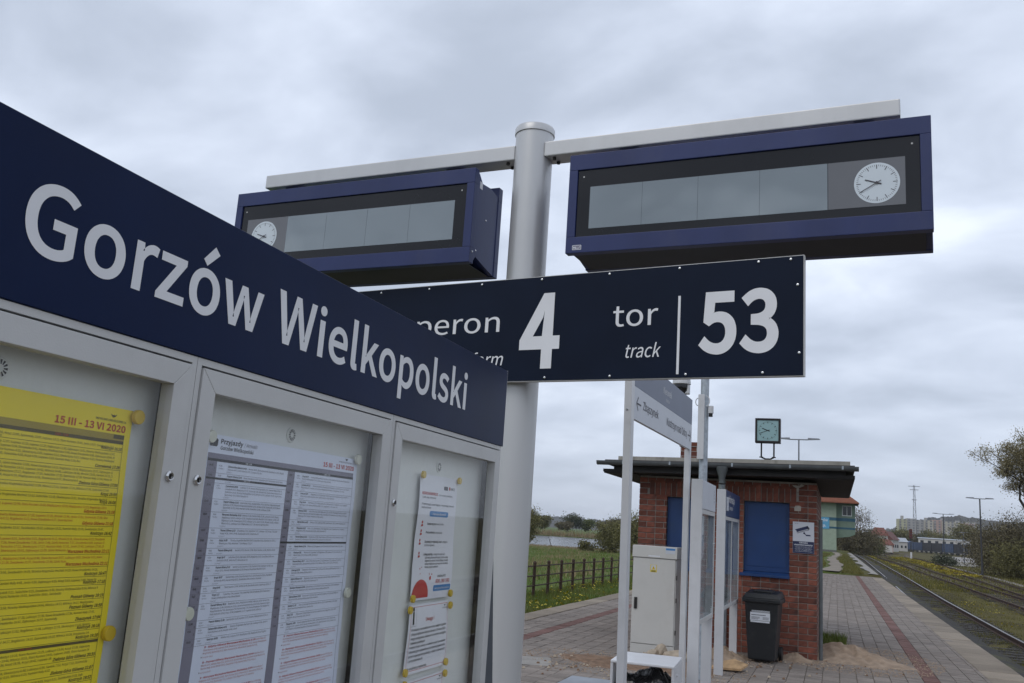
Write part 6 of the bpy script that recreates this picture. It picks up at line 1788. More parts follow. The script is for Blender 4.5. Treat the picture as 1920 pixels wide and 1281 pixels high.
def scatter(n, x0, x1, y0, y1, dens=None):
    out = []
    rs = random.Random(int(n + x0 * 7 + y0 * 3))
    while len(out) < n:
        y = y0 + (y1 - y0) * rs.random() ** 1.4
        x = rs.uniform(x0, x1)
        if dens and rs.random() > dens(x, y):
            continue
        out.append((x, y, ground_z(x, y) - .01))
    return out


def patch(x, y, s=1.0, o=0.0):
    return .5 + .5 * math.sin(x * 1.7 * s + o + 2 * math.sin(y * .6 * s)) * math.sin(y * 1.1 * s + o * 2 + 1.3 * math.sin(x * .9 * s))


blades('verge_grass', scatter(34000, -7.6, -5.45, 5, 46), M['blade_green'], .05, .17, .006)
blades('verge_dry_grass', scatter(12000, -7.6, -5.45, 5, 44, lambda x, y: patch(x, y)), M['blade_olive'], .05, .20, .006)
blades('meadow_grass', scatter(64000, -40, -7.3, 6, 105, lambda x, y: .35 + .65 * patch(x, y, .4)), M['blade_green'], .05, .20, .016)
blades('meadow_tussocks', scatter(11000, -46, -9, 20, 112, lambda x, y: patch(x, y, .35, 2) ** 4), M['blade_dry'], .15, .42, .018)
blades('trackside_grass', scatter(60000, 2.5, 12.5, 14, 75, lambda x, y: (.08 + .55 * patch(x, y, .9) ** 2) if abs(x - track_x(y)) < 1.15 else .9), M['blade_olive'], .03, .12, .008)
_st = []
rq = random.Random(8)
for _ in range(9000):
    y = 13.5 + 30 * rq.random() ** 1.5
    x = rq.uniform(2.5, 4.9)
    _st.append((x, y, ground_z(x, y) + .015))
P_ = np.array(_st); n_ = len(P_)
s_ = RNG.uniform(.018, .042, (n_, 1))
D_ = RNG.normal(0, 1, (n_, 5, 3)); D_ /= np.linalg.norm(D_, axis=2, keepdims=True)
D_[:, :3, 2] *= .3; D_[:, 3, 2] = np.abs(D_[:, 3, 2]) * .8; D_[:, 4, 2] = -.5
D_[:, 0, :2] = [1, 0]; D_[:, 1, :2] = [-.5, .8]; D_[:, 2, :2] = [-.4, -.9]
V_ = P_[:, None] + D_ * s_[:, None]
F_ = (np.arange(n_)[:, None, None] * 5 + np.array([(0, 1, 3), (1, 2, 3), (2, 0, 3), (1, 0, 4), (2, 1, 4), (0, 2, 4)])[None]).reshape(-1, 3)
mesh_object('ballast_stones', V_.reshape(-1, 3), F_, [paint('dark_ballast_stone', (.032, .028, .025), .9, 0, .5, 3)])['kind'] = 'stuff'
blades('ballast_moss', scatter(26000, 2.5, 5.0, 13.5, 60, lambda x, y: patch(x, y, 1.6, 1) ** 3), M['blade_olive'], .02, .08, .010)
blades('far_trackside_grass', scatter(26000, 4.5, 26, 60, 190, lambda x, y: .9), M['blade_olive'], .06, .25, .03)
blades('platform_end_grass', scatter(22000, PLAT_L, 2.2, 56.3, 135, lambda x, y: 0 if abs(x + .3 - .25 * math.sin((y - 57) / 2 * .23)) < .6 or x > 1.5 else .9), M['blade_olive'], .05, .22, .016)


def flowers(name, pts, r0, r1):
    P = np.asarray(pts, float); n = len(P)
    r_ = RNG.uniform(r0, r1, n); h = RNG.uniform(.08, .20, n)
    k = 6
    V = np.zeros((n, k + 1, 3)); V[:, 0] = P + np.stack([np.zeros(n), np.zeros(n), h + r_ * .5], 1)
    tx, ty = RNG.uniform(-.6, .6, n), RNG.uniform(-.9, .2, n)
    for i in range(k):
        t = 2 * math.pi * i / k
        dx, dy = r_ * math.cos(t), r_ * math.sin(t)
        V[:, 1 + i] = P + np.stack([dx, dy, h + dx * tx + dy * ty], 1)
    F = np.array([(0, 1 + i, 1 + (i + 1) % k) for i in range(k)])
    F = (np.arange(n)[:, None, None] * (k + 1) + F[None]).reshape(-1, 3)
    o = mesh_object(name, V.reshape(-1, 3), F, [M['flower']]); o['kind'] = 'stuff'
    return o


flowers('dandelions', scatter(420, -7.2, -5.5, 15, 36, lambda x, y: patch(x, y, 1.3) ** 2), .018, .034)
flowers('yellow_flowers', scatter(2000, 5.5, 12.5, 92, 190, lambda x, y: (patch(x, y, .25) ** 2) * (1 if abs(x - track_x(y)) > 1.6 and abs(x - track2_x(y)) > 1.4 else 0)), .035, .08)
flowers('yellow_flowers', scatter(700, 4.8, 12.5, 24, 90, lambda x, y: patch(x, y, .6) ** 3), .016, .035)
blades('weeds_at_wall', [(-.20 + random.random() * .35, 15.2 + random.random() * 1.8, .0) for _ in range(1500)], M['blade_green'], .04, .22, .008)

# sand heaps
M['sand'] = paint('damp_yellow_sand', (.33, .245, .175), .95, 0, .22, 9, .8, 60, dirt=(.26, .175, .11), dirt_amt=.6, dscale=3)
M['soil'] = paint('reddish_brown_debris', (.19, .115, .070), .95, 0, .35, 14, .6, 60, dirt=(.30, .22, .15), dirt_amt=.5, dscale=9)


def heap(name, cx, cy, rx, ry, h, m, label, seed, rot=0.0, parent=None):
    rs = random.Random(seed)
    nr, na = 26, 72
    ph = [rs.uniform(0, 6.28) for _ in range(6)]
    V = [(0, 0, 0)]
    def z(u, v, q):
        base = max(0, 1 - q) ** 1.15
        ripple = .16 * math.sin(u * 5 + ph[0] + 2 * v) * math.sin(v * 6 + ph[1]) + .10 * math.sin(u * 13 + ph[2]) * math.sin(v * 11 + ph[3])
        peak = math.exp(-((u + .35) ** 2 + (v - .2) ** 2) * 5) * .55
        return h * max(0, base * (.75 + ripple) + peak * min(1, 3 * (1 - q)) * .8) - .012 * q
    V = [(0, 0, z(0, 0, 0))]
    for j in range(1, nr + 1):
        q = j / nr
        for i in range(na):
            t = 2 * math.pi * i / na
            e = 1 + .13 * math.sin(t * 3 + ph[4]) + .07 * math.sin(t * 7 + ph[5]) + .03 * math.sin(t * 17 + ph[0])
            u, v = math.cos(t) * q * e, math.sin(t) * q * e
            V.append((u * rx, v * ry, z(u, v, q) + (rs.uniform(-.012, .012) + .02 * math.sin(u * 21 + v * 9) * math.sin(v * 17 - u * 6)) * (1 - q) * min(1, h * 5)))
    F = [(0, 1 + i, 1 + (i + 1) % na) for i in range(na)]
    for j in range(nr - 1):
        for i in range(na):
            a = 1 + j * na + i; c = 1 + j * na + (i + 1) % na
            F.append((a, a + na, c + na, c))
    o = mesh_object(name, V, F, [m], smooth=True)
    o.location = (cx, cy, .004); o.rotation_euler = (0, 0, rot)
    tag(o, label, 'sand heap')
    return o


heap('sand_heap', .22, 14.80, .68, 1.15, .20, M['sand'], 'large heap of yellow sand spilling round the right corner of the brick hut', 3, .35)
heap('sand_heap', -.52, 13.80, .28, .26, .09, M['sand'], 'small spill of sand between the wheelie bin and the brick wall', 5)
heap('sand_heap', -1.42, 13.25, .34, .55, .14, M['sand'], 'spill of sand behind the leg of the navy headed board', 8, .2)
heap('soil_heap', -2.55, 11.55, .85, .60, .05, M['soil'], 'thin spread of reddish brown soil in front of the electrical cabinet', 12, .1)
heap('soil_heap', -1.85, 11.6, .55, 1.0, .07, M['soil'], 'brown soil strewn behind the low metal stand', 14, .2)
M['stone'] = paint('broken_pale_stone', (.40, .33, .25), .9, 0, .3, 8, .4, 40)
def rock(x, y, s, label, seed):
    rs = random.Random(seed)
    import bmesh
    bm = bmesh.new(); bmesh.ops.create_icosphere(bm, subdivisions=2, radius=1)
    for v in bm.verts:
        k = 1 + .22 * math.sin(v.co.x * 3 + seed) * math.sin(v.co.y * 4 + seed * 2) + rs.uniform(-.10, .10)
        v.co = Vector((v.co.x * s[0], v.co.y * s[1], max(-.35, v.co.z) * s[2])) * k
    me = bpy.data.meshes.new('rock'); bm.to_mesh(me); bm.free(); me.materials.append(M['stone'])
    o = bpy.data.objects.new('rock', me); COL.objects.link(o); o.location = (x, y, s[2] * .3 + .01); o.rotation_euler = (0, 0, rs.uniform(0, 6))
    tag(o, label, 'stone', 'broken stones by the electrical cabinet')
rock(-2.17, 12.45, (.10, .08, .12), 'tallest broken pale stone above the stand top', 1)
rock(-2.27, 12.40, (.09, .08, .07), 'smaller broken pale stone left of the tallest one', 2)
rock(-1.97, 12.40, (.17, .11, .09), 'long low brown stone right of the tallest one by the sign post', 3)
rock(-2.36, 12.36, (.05, .05, .04), 'small grey pebble left of the broken stones', 4)
b = MB()
V = [(-.20, -.10, .0), (.16, -.16, .02), (.22, .10, .05), (.05, .16, .09), (-.17, .06, .04)]
b.add(V + [(p[0], p[1], p[2] + .025) for p in V], [(4, 3, 2, 1, 0), (5, 6, 7, 8, 9)] + [(i, (i + 1) % 5, 5 + (i + 1) % 5, 5 + i) for i in range(5)])
o = b.build('broken_board', paint('raw_broken_fibreboard', (.42, .27, .14), .85, 0, .3, 10, .3, 50)); o.location = (-1.25, 12.0, .01)
tag(o, 'broken tan board lying at the foot of the navy headed board', 'board')
b = MB(); b.box(-.42, .42, -.30, .30, .0035, .022); o = b.build('inspection_cover', paint('blue_grey_cover', (.26, .28, .31), .6, 0, .15, 4, .1, 50), bevel=.01); o.location = (-2.30, 9.75, 0); tag(o, 'flat blue grey cover plate on the paving left of the low stand', 'cover')
b = MB(); b.box(-.45, .45, -.35, .35, .0015, .006); o = b.build('concrete_patch', paint('pale_cement_patch', (.27, .25, .225), .9, 0, .2, 4, .15, 50), bevel=.004); o.location = (-3.66, 10.8, 0); o.rotation_euler = (0, 0, .3); tag(o, 'pale cement patch in the paving beside the tall post', 'patch')
_sg = []
rz_ = random.Random(91)
for cx_, cy_, rx_, ry_, n_ in ((.26, 14.8, .95, 1.5, 2600), (-.52, 13.75, .45, .4, 500), (-1.42, 13.1, .5, .7, 600), (-2.4, 11.5, 1.2, .9, 1400)):
    for _ in range(n_):
        t_, q_ = rz_.uniform(0, 6.28), rz_.uniform(.55, 1.25)
        x_, y_ = cx_ + rx_ * q_ * math.cos(t_), cy_ + ry_ * q_ * math.sin(t_)
        if x_ < HX1 + .02 and y_ > HY0 - .03: continue
        _sg.append((x_, y_, .001))
P_ = np.array(_sg); n_ = len(P_); s_ = RNG.uniform(.004, .016, (n_, 1))
V_ = P_[:, None] + np.array([(1, 0, 0), (-.5, .8, 0), (-.4, -.9, 0), (.1, 0, .8)])[None] * s_[:, None]
F_ = (np.arange(n_)[:, None, None] * 4 + np.array([(0, 1, 3), (1, 2, 3), (2, 0, 3)])[None]).reshape(-1, 3)
mesh_object('sand_scatter', V_.reshape(-1, 3), F_, [M['sand']])['kind'] = 'stuff'
rs_ = random.Random(77)
V = MB()
for _ in range(260):
    x, y = rs_.choice([(-2.4, 11.6), (-1.7, 11.2), (.1, 14.4), (-1.3, 12.9), (-2.9, 10.8), (-.6, 13.3)])
    x += rs_.gauss(0, .45); y += rs_.gauss(0, .6)
    if HX0 - .05 < x < HX1 + .05 and y > HY0 - .05: continue
    s = rs_.uniform(.006, .022); z = .004
    V.hexa([(x - s, y - s, z), (x + s, y - s * .7, z), (x + s * .8, y + s, z), (x - s, y + s * .8, z), (x - s * .5, y - s * .5, z + s), (x + s * .6, y - s * .4, z + s * .9), (x + s * .5, y + s * .5, z + s), (x - s * .4, y + s * .5, z + s * .8)], rs_.randint(0, 1))
o = V.build('crumbs', [M['stone'], M['soil']], fix=False); o['kind'] = 'stuff'

# ================================================================== fence on the left
M['fence'] = paint('rusty_dark_brown_iron', (.048, .027, .018), .8, .2, .35, 9, .2, 60)
fx = -7.08
fe = thing('iron_fence', 'low rusty iron fence of round posts and three rails along the meadow', 'fence', (fx, 18.5, -.17))
for k in range(-10, 18):
    y = 18.48 + 1.205 * k - 18.5
    b = MB(); zz = ground_z(fx, y + 18.5) + .17
    b.lathe([(.042, zz - .03), (.040, .83), (.050, .84), (.048, .86), (.030, .885), (.008, .893)], (0, y, 0), 10, 'z')
    b.build('post', M['fence'], fe, smooth=True)
for z in (.30, .535, .775):
    b = MB()
    for k in range(-10, 17):
        y0, y1 = 1.205 * k - .02, 1.205 * (k + 1) - .02
        b.tube((0, y0 + .038, z + .006 * math.sin(k * 1.3)), (0, y1 - .038, z + .006 * math.sin(k * 1.3 + 1.3)), .017, n=6)
    b.build('rail', M['fence'], fe)

# ================================================================== trees and bushes
M['bark'] = paint('grey_brown_bark', (.050, .038, .028), .9, 0, .3, 8, .3, 30)
LEAF = {
    'green': leaf_mat('fresh_spring_leaves', [(.055, .066, .026), (.098, .116, .038), (.150, .172, .060)], scale=.35),
    'olive': leaf_mat('olive_spring_leaves', [(.085, .080, .040), (.145, .135, .056), (.205, .190, .080)], scale=.3),
    'brown': leaf_mat('brown_twig_mass', [(.082, .072, .048), (.130, .112, .068), (.180, .156, .092)], scale=.3),
    'dark': leaf_mat('dark_far_foliage', [(.052, .060, .044), (.084, .094, .062), (.120, .128, .082)], scale=.12),
    'rust': leaf_mat('bronze_budding_leaves', [(.150, .122, .070), (.225, .190, .100), (.300, .262, .145)], scale=.4),
}


def plant(name, label, cat, x, y, h, rx, ry, leaf, n, ls, seed, trunk_h=.25, stems=1, z=None, group=None, crown_bias=0.0, branches=5, holes=.35, thick=None, levels=3, sigk=.055):
    """trunk with forking limbs, and small leaf faces gathered in clumps round the twig ends"""
    rs = random.Random(seed); rg = np.random.default_rng(seed)
    z = ground_z(x, y) - .05 if z is None else z
    t = thing(name, label, cat, (x, y, z), 0, group)
    mb = MB()
    ends, tubes = [], []
    thick = thick or h * (.022 if stems == 1 else .011)
    def limb(p, d, l, r_, lev):
        q = p
        nseg = 3 if lev < 2 else 2
        for k in range(nseg):
            d = (d + Vector((rs.uniform(-.22, .22), rs.uniform(-.22, .22), rs.uniform(-.05, .14)))).normalized()
            nq = q + d * (l / nseg)
            r2 = r_ * (1 - .32 * (k + 1) / nseg)
            tubes.append((q, nq, r_ * (1 - .32 * k / nseg), r2, 6 if lev < 2 else 4))
            q = nq
            if lev >= 1: ends.append(q)
        if lev < levels:
            nb = branches if lev == 0 else rs.randint(2, 4)
            a0 = rs.uniform(0, 6.28)
            for i in range(nb):
                a = a0 + 2.4 * i
                up = rs.uniform(.35, .95) if lev == 0 else rs.uniform(.05, .8)
                dd = (Vector((math.cos(a) * rx, math.sin(a) * ry, up * h * .55)).normalized() * .8 + d * .35).normalized()
                limb(q, dd, l * rs.uniform(.55, .80), r_ * .58, lev + 1)
        else:
            ends.append(q)
    for s in range(stems):
        a = rs.uniform(0, 6.28); o_ = .12 * rx if stems > 1 else 0
        p = Vector((math.cos(a) * o_, math.sin(a) * o_, 0))
        d = Vector((math.cos(a) * (.5 if stems > 1 else .06), math.sin(a) * (.5 if stems > 1 else .06), 1)).normalized()
        limb(p, d, h * trunk_h * rs.uniform(.8, 1.15), thick, 0)
    E_ = np.array([tuple(e) for e in ends])
    # squeeze the skeleton's reach into the wanted crown
    sx = rx / max(1e-3, np.percentile(np.abs(E_[:, 0]), 96)); sy = ry / max(1e-3, np.percentile(np.abs(E_[:, 1]), 96)); sz = h / max(1e-3, E_[:, 2].max())
    S3 = lambda p: (p[0] * sx, p[1] * sy, p[2] * sz)
    for q0, q1, ra, rb_, ns in tubes:
        mb.tube(S3(q0), S3(q1), ra, rb_, ns, caps=False)
    E_ = E_ * np.array([sx, sy, sz])
    mb.build('trunk', M['bark'], t, fix=False)
    keep = E_[rg.random(len(E_)) > holes]
    keep = keep[keep[:, 2] > h * crown_bias]
    c = keep[rg.integers(0, len(keep), n)]
    if cat == 'bush':
        c = c.copy(); c[:, 2] *= rg.uniform(.12, 1.0, n) ** .7
    sig = sigk * (rx + ry + h)
    P = c + rg.normal(0, 1, (n, 3)) * np.array([sig, sig, sig * .8])
    P[:, 2] = np.maximum(P[:, 2], .03 * h)
    s = ls * rg.uniform(.55, 1.35, (n, 1))
    A = rg.normal(0, 1, (n, 3)); A /= np.linalg.norm(A, axis=1, keepdims=True)
    B = np.cross(A, rg.normal(0, 1, (n, 3))); B /= np.linalg.norm(B, axis=1, keepdims=True)
    V = np.stack([P - A * s, P + B * s * .55, P + A * s, P - B * s * .55], 1).reshape(-1, 3)
    mesh_object('crown', V, np.arange(4 * n).reshape(n, 4), [LEAF[leaf]], t)
    return t


# left: bushes on the near bank and trees beyond the river
plant('willow_bush', 'tall loose willow bush on the near river bank just right of the tall post', 'bush', -40.0, 118.0, 5.8, 1.7, 1.7, 'olive', 9000, .12, 31, .22, 4, group=None, z=-1.15)
plant('round_bush', 'broad rounded olive bush on the river bank by the far end of the fence', 'bush', -23.4, 104.0, 4.3, 2.5, 2.4, 'olive', 14000, .10, 32, .15, 7)
plant('round_bush', 'yellowish bush half hidden by the left corner of the brick hut', 'bush', -19.2, 96.0, 4.9, 2.6, 2.4, 'olive', 11000, .10, 33, .15, 6)
plant('small_bush', 'very small yellow green bush on the bank in front of the broad rounded bush', 'bush', -26.9, 104.0, 1.3, 1.0, .9, 'olive', 900, .12, 34, .15, 4)
rt_ = random.Random(15)
for k in range(44):
    ang = -.74 + k * .0148 + rt_.uniform(-.004, .004)
    D = rt_.uniform(298, 335)
    x, y = D * math.sin(ang), D * math.cos(ang)
    hh = [6.2, 4.8, 5.6, 4.2, 6.6, 5.0, 5.4][k % 7] * rt_.uniform(.88, 1.08)
    plant('bank_tree', 'distant tree in the row beyond the river', 'tree', x, y, hh, hh * .66, hh * .5, ['dark', 'green', 'olive', 'brown'][k % 4], 2600, .28, 100 + k, .22, 2, group='trees beyond the river', holes=.25, levels=2)
blades('far_reeds', [(D * math.sin(a), D * math.cos(a), -1.15) for D, a in [(rt_.uniform(283, 292), rt_.uniform(-.80, -.08)) for _ in range(9000)]], M['blade_dry'], .8, 2.3, .10)
blades('near_reeds', [(x, y, ground_z(x, y) - .05) for x, y in [(D * math.sin(a) , D * math.cos(a)) for D, a in [(rt_.uniform(112, 121), rt_.uniform(-.60, -.14)) for _ in range(6500)]]], M['blade_dry'], .10, .32, .05)
b = MB(); b.tube((0, 0, -.3), (-.8, .1, 1.6), .07, .03, n=6); b.tube((-.5, .05, .9), (-.1, .3, 1.8), .03, .012, n=5)
o = b.build('dead_branch', M['bark']); o.location = (-35.6, 118.5, -1.2); tag(o, 'dead branch slanting out of the water at the near bank', 'branch')

# right: big budding tree, thickets, midground trees
plant('budding_tree', 'large bronze budding tree leaning into the picture from the right edge', 'tree', 16.4, 84.0, 12.3, 5.3, 5.0, 'rust', 54000, .062, 51, .30, 1, crown_bias=.42, branches=8, holes=.30, thick=.26, levels=4, sigk=.013)
for k, (x, y, h, rx, ry, lf, n, lab) in enumerate([
        (17.4, 106.0, 6.8, 3.2, 3.0, 'brown', 9000, 'tall brown thicket at the right edge beside the curved lamp'),
        (21.2, 104.0, 7.6, 3.8, 3.4, 'brown', 10000, 'dense brown thicket cut by the right edge of the picture'),
        (15.9, 112.0, 5.0, 2.2, 2.2, 'brown', 6200, 'lower brown bush at the left end of the thicket'),
        (17.4, 99.0, 3.6, 2.8, 2.4, 'olive', 5200, 'low olive bush at the foot of the thicket'),
        (22.6, 98.0, 6.0, 3.6, 3.0, 'olive', 7000, 'olive thicket at the far right behind the low bush')]):
    plant('thicket', lab, 'bush', x, y, h, rx, ry, lf, int(n * 2.2), .09, 60 + k, .16, 6, holes=.12, levels=3)
plant('round_bush', 'dark rounded bush behind the green signal tower', 'bush', 3.6, 196.0, 6.2, 4.4, 4.0, 'brown', 15000, .15, 71, .14, 6, holes=.15)
plant('round_bush', 'green bush right of the dark one behind the signal tower', 'bush', 5.8, 210.0, 4.6, 3.2, 3.0, 'green', 9000, .15, 72, .14, 5, holes=.15)
plant('bare_tree', 'thin bare tree rising over the bushes behind the signal tower', 'tree', 6.0, 240.0, 10.5, 3.4, 3.0, 'brown', 1500, .16, 73, .3, 2, holes=.3)
for k in range(18):
    ang = .036 + k * .0082 + rt_.uniform(-.003, .003)
    D = rt_.uniform(480, 570)
    hh = rt_.uniform(7.5, 10.5)
    lf = ['dark', 'olive', 'green', 'dark', 'olive', 'brown'][k % 6]
    plant('valley_tree', 'distant tree in the belt below the apartment block', 'tree', D * math.sin(ang), D * math.cos(ang), hh, hh * .5, hh * .45, lf, 2000, .42, 200 + k, .2, 2, group='trees below the apartment block', holes=.2, levels=2, z=1.4)
plant('low_shrub', 'dark low shrub by the pale yard beyond the tracks', 'bush', 14.4, 140.0, 1.8, 1.5, 1.2, 'dark', 1800, .12, 81, .2, 6, holes=.1)
plant('round_bush', 'olive tree with yellowish crown right of the apartment block', 'tree', 60.5, 478.0, 13.0, 7.4, 6.0, 'olive', 6200, .42, 82, .25, 2, holes=.15)
plant('round_bush', 'smaller olive bush beside the white depot roof', 'bush', 47.0, 480.0, 9.0, 5.0, 4.0, 'olive', 2600, .30, 83, .2, 4, holes=.15)

# ================================================================== signal tower
M['mint'] = paint('mint_green_render', (.30, .36, .28), .85, 0, .08, 2, .05, 40, dirt=(.22, .26, .20), dirt_amt=.4, dscale=1.5)
M['mint_dark'] = paint('grey_green_render', (.16, .22, .17), .85, 0, .08, 2)
M['roof_tile'] = paint('orange_roof_tile', (.22, .075, .038), .8, 0, .25, 3, .3, 8, dirt=(.12, .05, .03), dirt_amt=.5)
M['tower_blue'] = paint('tower_blue_band', (.025, .095, .150), .7, 0, .1, 3)
M['sign_blue'] = paint('light_blue_sign', (.10, .33, .52), .6, 0, .06, 3)
M['window_dark'] = paint('dark_window_glass', (.03, .035, .04), .12, 0, .2, 3)
M['frame_white'] = paint('white_window_frame', (.62, .62, .62), .5, 0, .05, 3)
TY = 160.0
tw = thing('signal_tower', 'pale green signal tower with an orange hipped roof and blue bands', 'building', (0, TY, ground_z(-1, TY) - .02))
b = MB(); b.box(-4.6, .15, 0, 6.0, 0, 7.9); b.build('tower_wall', M['mint'], tw)
b = MB(); b.box(-4.62, .17, -.02, 6.02, 0, .32); b.build('plinth', paint('grey_plinth', (.14, .14, .13), .9), tw)
b = MB(); b.box(.151, 3.05, .9, 5.4, 3.0, 7.9); b.prism([(.151, 2.3), (.151, 2.999), (3.05, 2.999), (2.2, 2.6)], .92, 5.38, 'y'); up_ = b.build('upper_room', M['mint_dark'], tw)
b = MB(); b.box(1.05, 2.55, .86, .899, 5.9, 7.6); fr_ = b.build('window', M['frame_white'], tw)
for x in (1.15, 1.85):
    b = MB(); b.box(x, x + .6, .84, .859, 6.02, 7.48); b.build('pane', M['window_dark'], fr_)
b = MB(); b.box(3.051, 3.09, 1.4, 4.8, 5.9, 7.6); fr_ = b.build('window', M['frame_white'], tw)
for y in (1.5, 2.62, 3.74):
    b = MB(); b.box(3.091, 3.11, y, y + .98, 6.0, 7.5); b.build('pane', M['window_dark'], fr_)
for z0, z1 in ((5.05, 5.55), (3.75, 4.05)):
    b = MB(); b.box(-4.64, .19, -.03, 6.03, z0, z1); b.box(.19, 3.08, .87, 5.43, z0, z1); b.build('blue_band', M['tower_blue'], tw)
b = MB(); b.box(-3.3, -.95, -.09, -.031, 3.65, 5.5); sgp = b.build('name_sign', M['sign_blue'], tw)
i = Ink(); i.text('Gorzów', -2.12, 4.85, .62, width=1.9, align='c', d=20); i.text('Wlkp.', -2.12, 4.0, .60, width=1.4, align='c', d=20); i.build('lettering', M['ink_white'], WF(-.10), sgp)
b = MB()
x0, x1, y0, y1, ze, zr_ = -5.6, 3.65, -1.5, 7.4, 8.05, 10.6
P = [(x0, y0, ze), (x1, y0, ze), (x1, y1, ze), (x0, y1, ze), (x0 + 3.2, 2.95, zr_), (x1 - 3.2, 2.95, zr_)]
P2 = [(p[0], p[1], p[2] - .16) for p in P[:4]]
b.add(P + P2, [(0, 1, 5, 4), (1, 2, 5), (2, 3, 4, 5), (3, 0, 4), (9, 8, 7, 6), (0, 6, 7, 1), (1, 7, 8, 2), (2, 8, 9, 3), (3, 9, 6, 0)])
rf = b.build('roof', M['roof_tile'], tw, fix=False)
b = MB()
for k in range(14):                                  # tile courses as low steps on the visible slopes
    f0 = k / 14
    xa, xb = x0 + 3.2 * f0, x1 - 3.2 * f0
    ya = y0 + (2.95 - y0) * f0; z = ze + (zr_ - ze) * f0
    b.box(xa + .1, xb - .1, ya + .02, ya + .10, z + .005, z + .065)
b.build('tile_course', M['roof_tile'], rf)['kind'] = 'stuff'
b = MB(); b.box(x0 + .1, x1 - .1, y0 + .06, y1 - .1, 7.9, ze - .17); b.build('eaves', M['timber_dark'], tw)

# ================================================================== lamps, signals, masts
M['lamp_metal'] = paint('grey_lamp_metal', (.16, .17, .19), .5, .3, .15, 6)
M['lamp_dark'] = paint('dark_lamp_column', (.055, .055, .060), .6, .2, .2, 6)
def lamp(x, y, h, arm, label, dark=True, z=None, pr=.09):
    z = ground_z(x, y) - .02 if z is None else z
    t = thing('platform_lamp', label, 'lamp', (x, y, z), random.Random(int(x * 7 + y)).uniform(-.15, .15), 'twin armed lamps along the railway')
    m = M['lamp_dark'] if dark else M['lamp_metal']
    b = MB(); b.tube((0, 0, 0), (0, 0, h), pr, pr * .7, n=10); b.tube((0, 0, 0), (0, 0, 1.4), pr * 1.25, pr * 1.2, n=10); b.build('column', m, t, smooth=True)
    b = MB(); b.tube((-arm, 0, h + .02), (arm, 0, h + .02), .035, n=8); b.build('cross_arm', m, t)
    for s in (-1, 1):
        b = MB()
        b.hexa([(s * arm * .98, -.10, h + .0), (s * (arm + .75), -.10, h + .04), (s * (arm + .75), .10, h + .04), (s * arm * .98, .10, h + .0),
                (s * arm, -.07, h + .14), (s * (arm + .66), -.06, h + .12), (s * (arm + .66), .06, h + .12), (s * arm, .07, h + .14)])
        b.build('lamp_head', M['lamp_metal'], t, bevel=.02)
lamp(-2.16, 60.0, 8.0, .55, 'twin armed pale lamp rising behind the hut roof beside the square clock', False, 0.0, .06)
lamp(13.1, 98.0, 7.3, .50, 'dark twin armed lamp standing in the thicket at the right edge')
lamp(16.1, 160.0, 7.7, .9, 'twin armed lamp left of the thicket rising above the depot')
lamp(20.7, 175.0, 5.2, .05, 'small single lamp between the depot and the thicket', False)
sgn = thing('railway_signal', 'slim railway signal mast with red lights and white base by the tracks', 'signal', (12.6, 178.0, ground_z(12.6, 178) - .02))
b = MB(); b.tube((0, 0, 1.2), (0, 0, 4.6), .07, n=8); b.build('mast', M['lamp_dark'], sgn)
b = MB(); b.box(-.14, .14, -.1, .1, .0, 1.19); b.build('white_base', M['frame_white'], sgn)
b = MB(); b.box(-.24, .24, -.08, .12, 3.6, 5.2); hd_ = b.build('signal_head', paint('dark_red_signal_head', (.10, .018, .016), .6), sgn)
for z in (3.85, 4.35, 4.85):
    b = MB(); b.lathe([(.10, 0), (.09, -.06)], (0, -.08, z), 12, 'y'); b.build('lens', M['lamp_dark'], hd_)
M['lattice'] = paint('grey_lattice_steel', (.20, .21, .24), .6, .2, .1, 1)
def mast(x, y, z, h, w, label, arms):
    t = thing('lattice_mast', label, 'mast', (x, y, z))
    b = MB()
    n = int(h / (w * 1.1))
    for sx in (-1, 1):
        for sy in (-1, 1):
            b.tube((sx * w / 2, sy * w / 2, 0), (sx * w * .18, sy * w * .18, h), w * .07, n=4)
    for k in range(n):
        f0, f1 = k / n, (k + 1) / n
        a, c = w / 2 * (1 - .64 * f0), w / 2 * (1 - .64 * f1)
        s = 1 if k % 2 else -1
        for yy in (-1, 1):
            b.tube((-s * a, yy * a, h * f0), (s * c, yy * c, h * f1), w * .045, n=4); b.tube((-a, yy * a, h * f0), (a, yy * a, h * f0), w * .045, n=4)
    b.build('lattice', M['lattice'], t, fix=False)
    for f, l in arms:
        b = MB(); b.box(-l, l, -.2, .2, h * f, h * f + w * .16); b.build('cross_piece', M['lattice'], t)
mast(71.0, 950.0, 16.0, 47.0, 3.2, 'tall lattice mast rising behind the apartment block', [(.97, 5.0), (.90, 3.8), (.70, 2.2)])
mast(26.5, 830.0, 8.0, 24.0, 2.4, 'small distant lattice mast above the wooded ridge', [(.92, 2.2)])

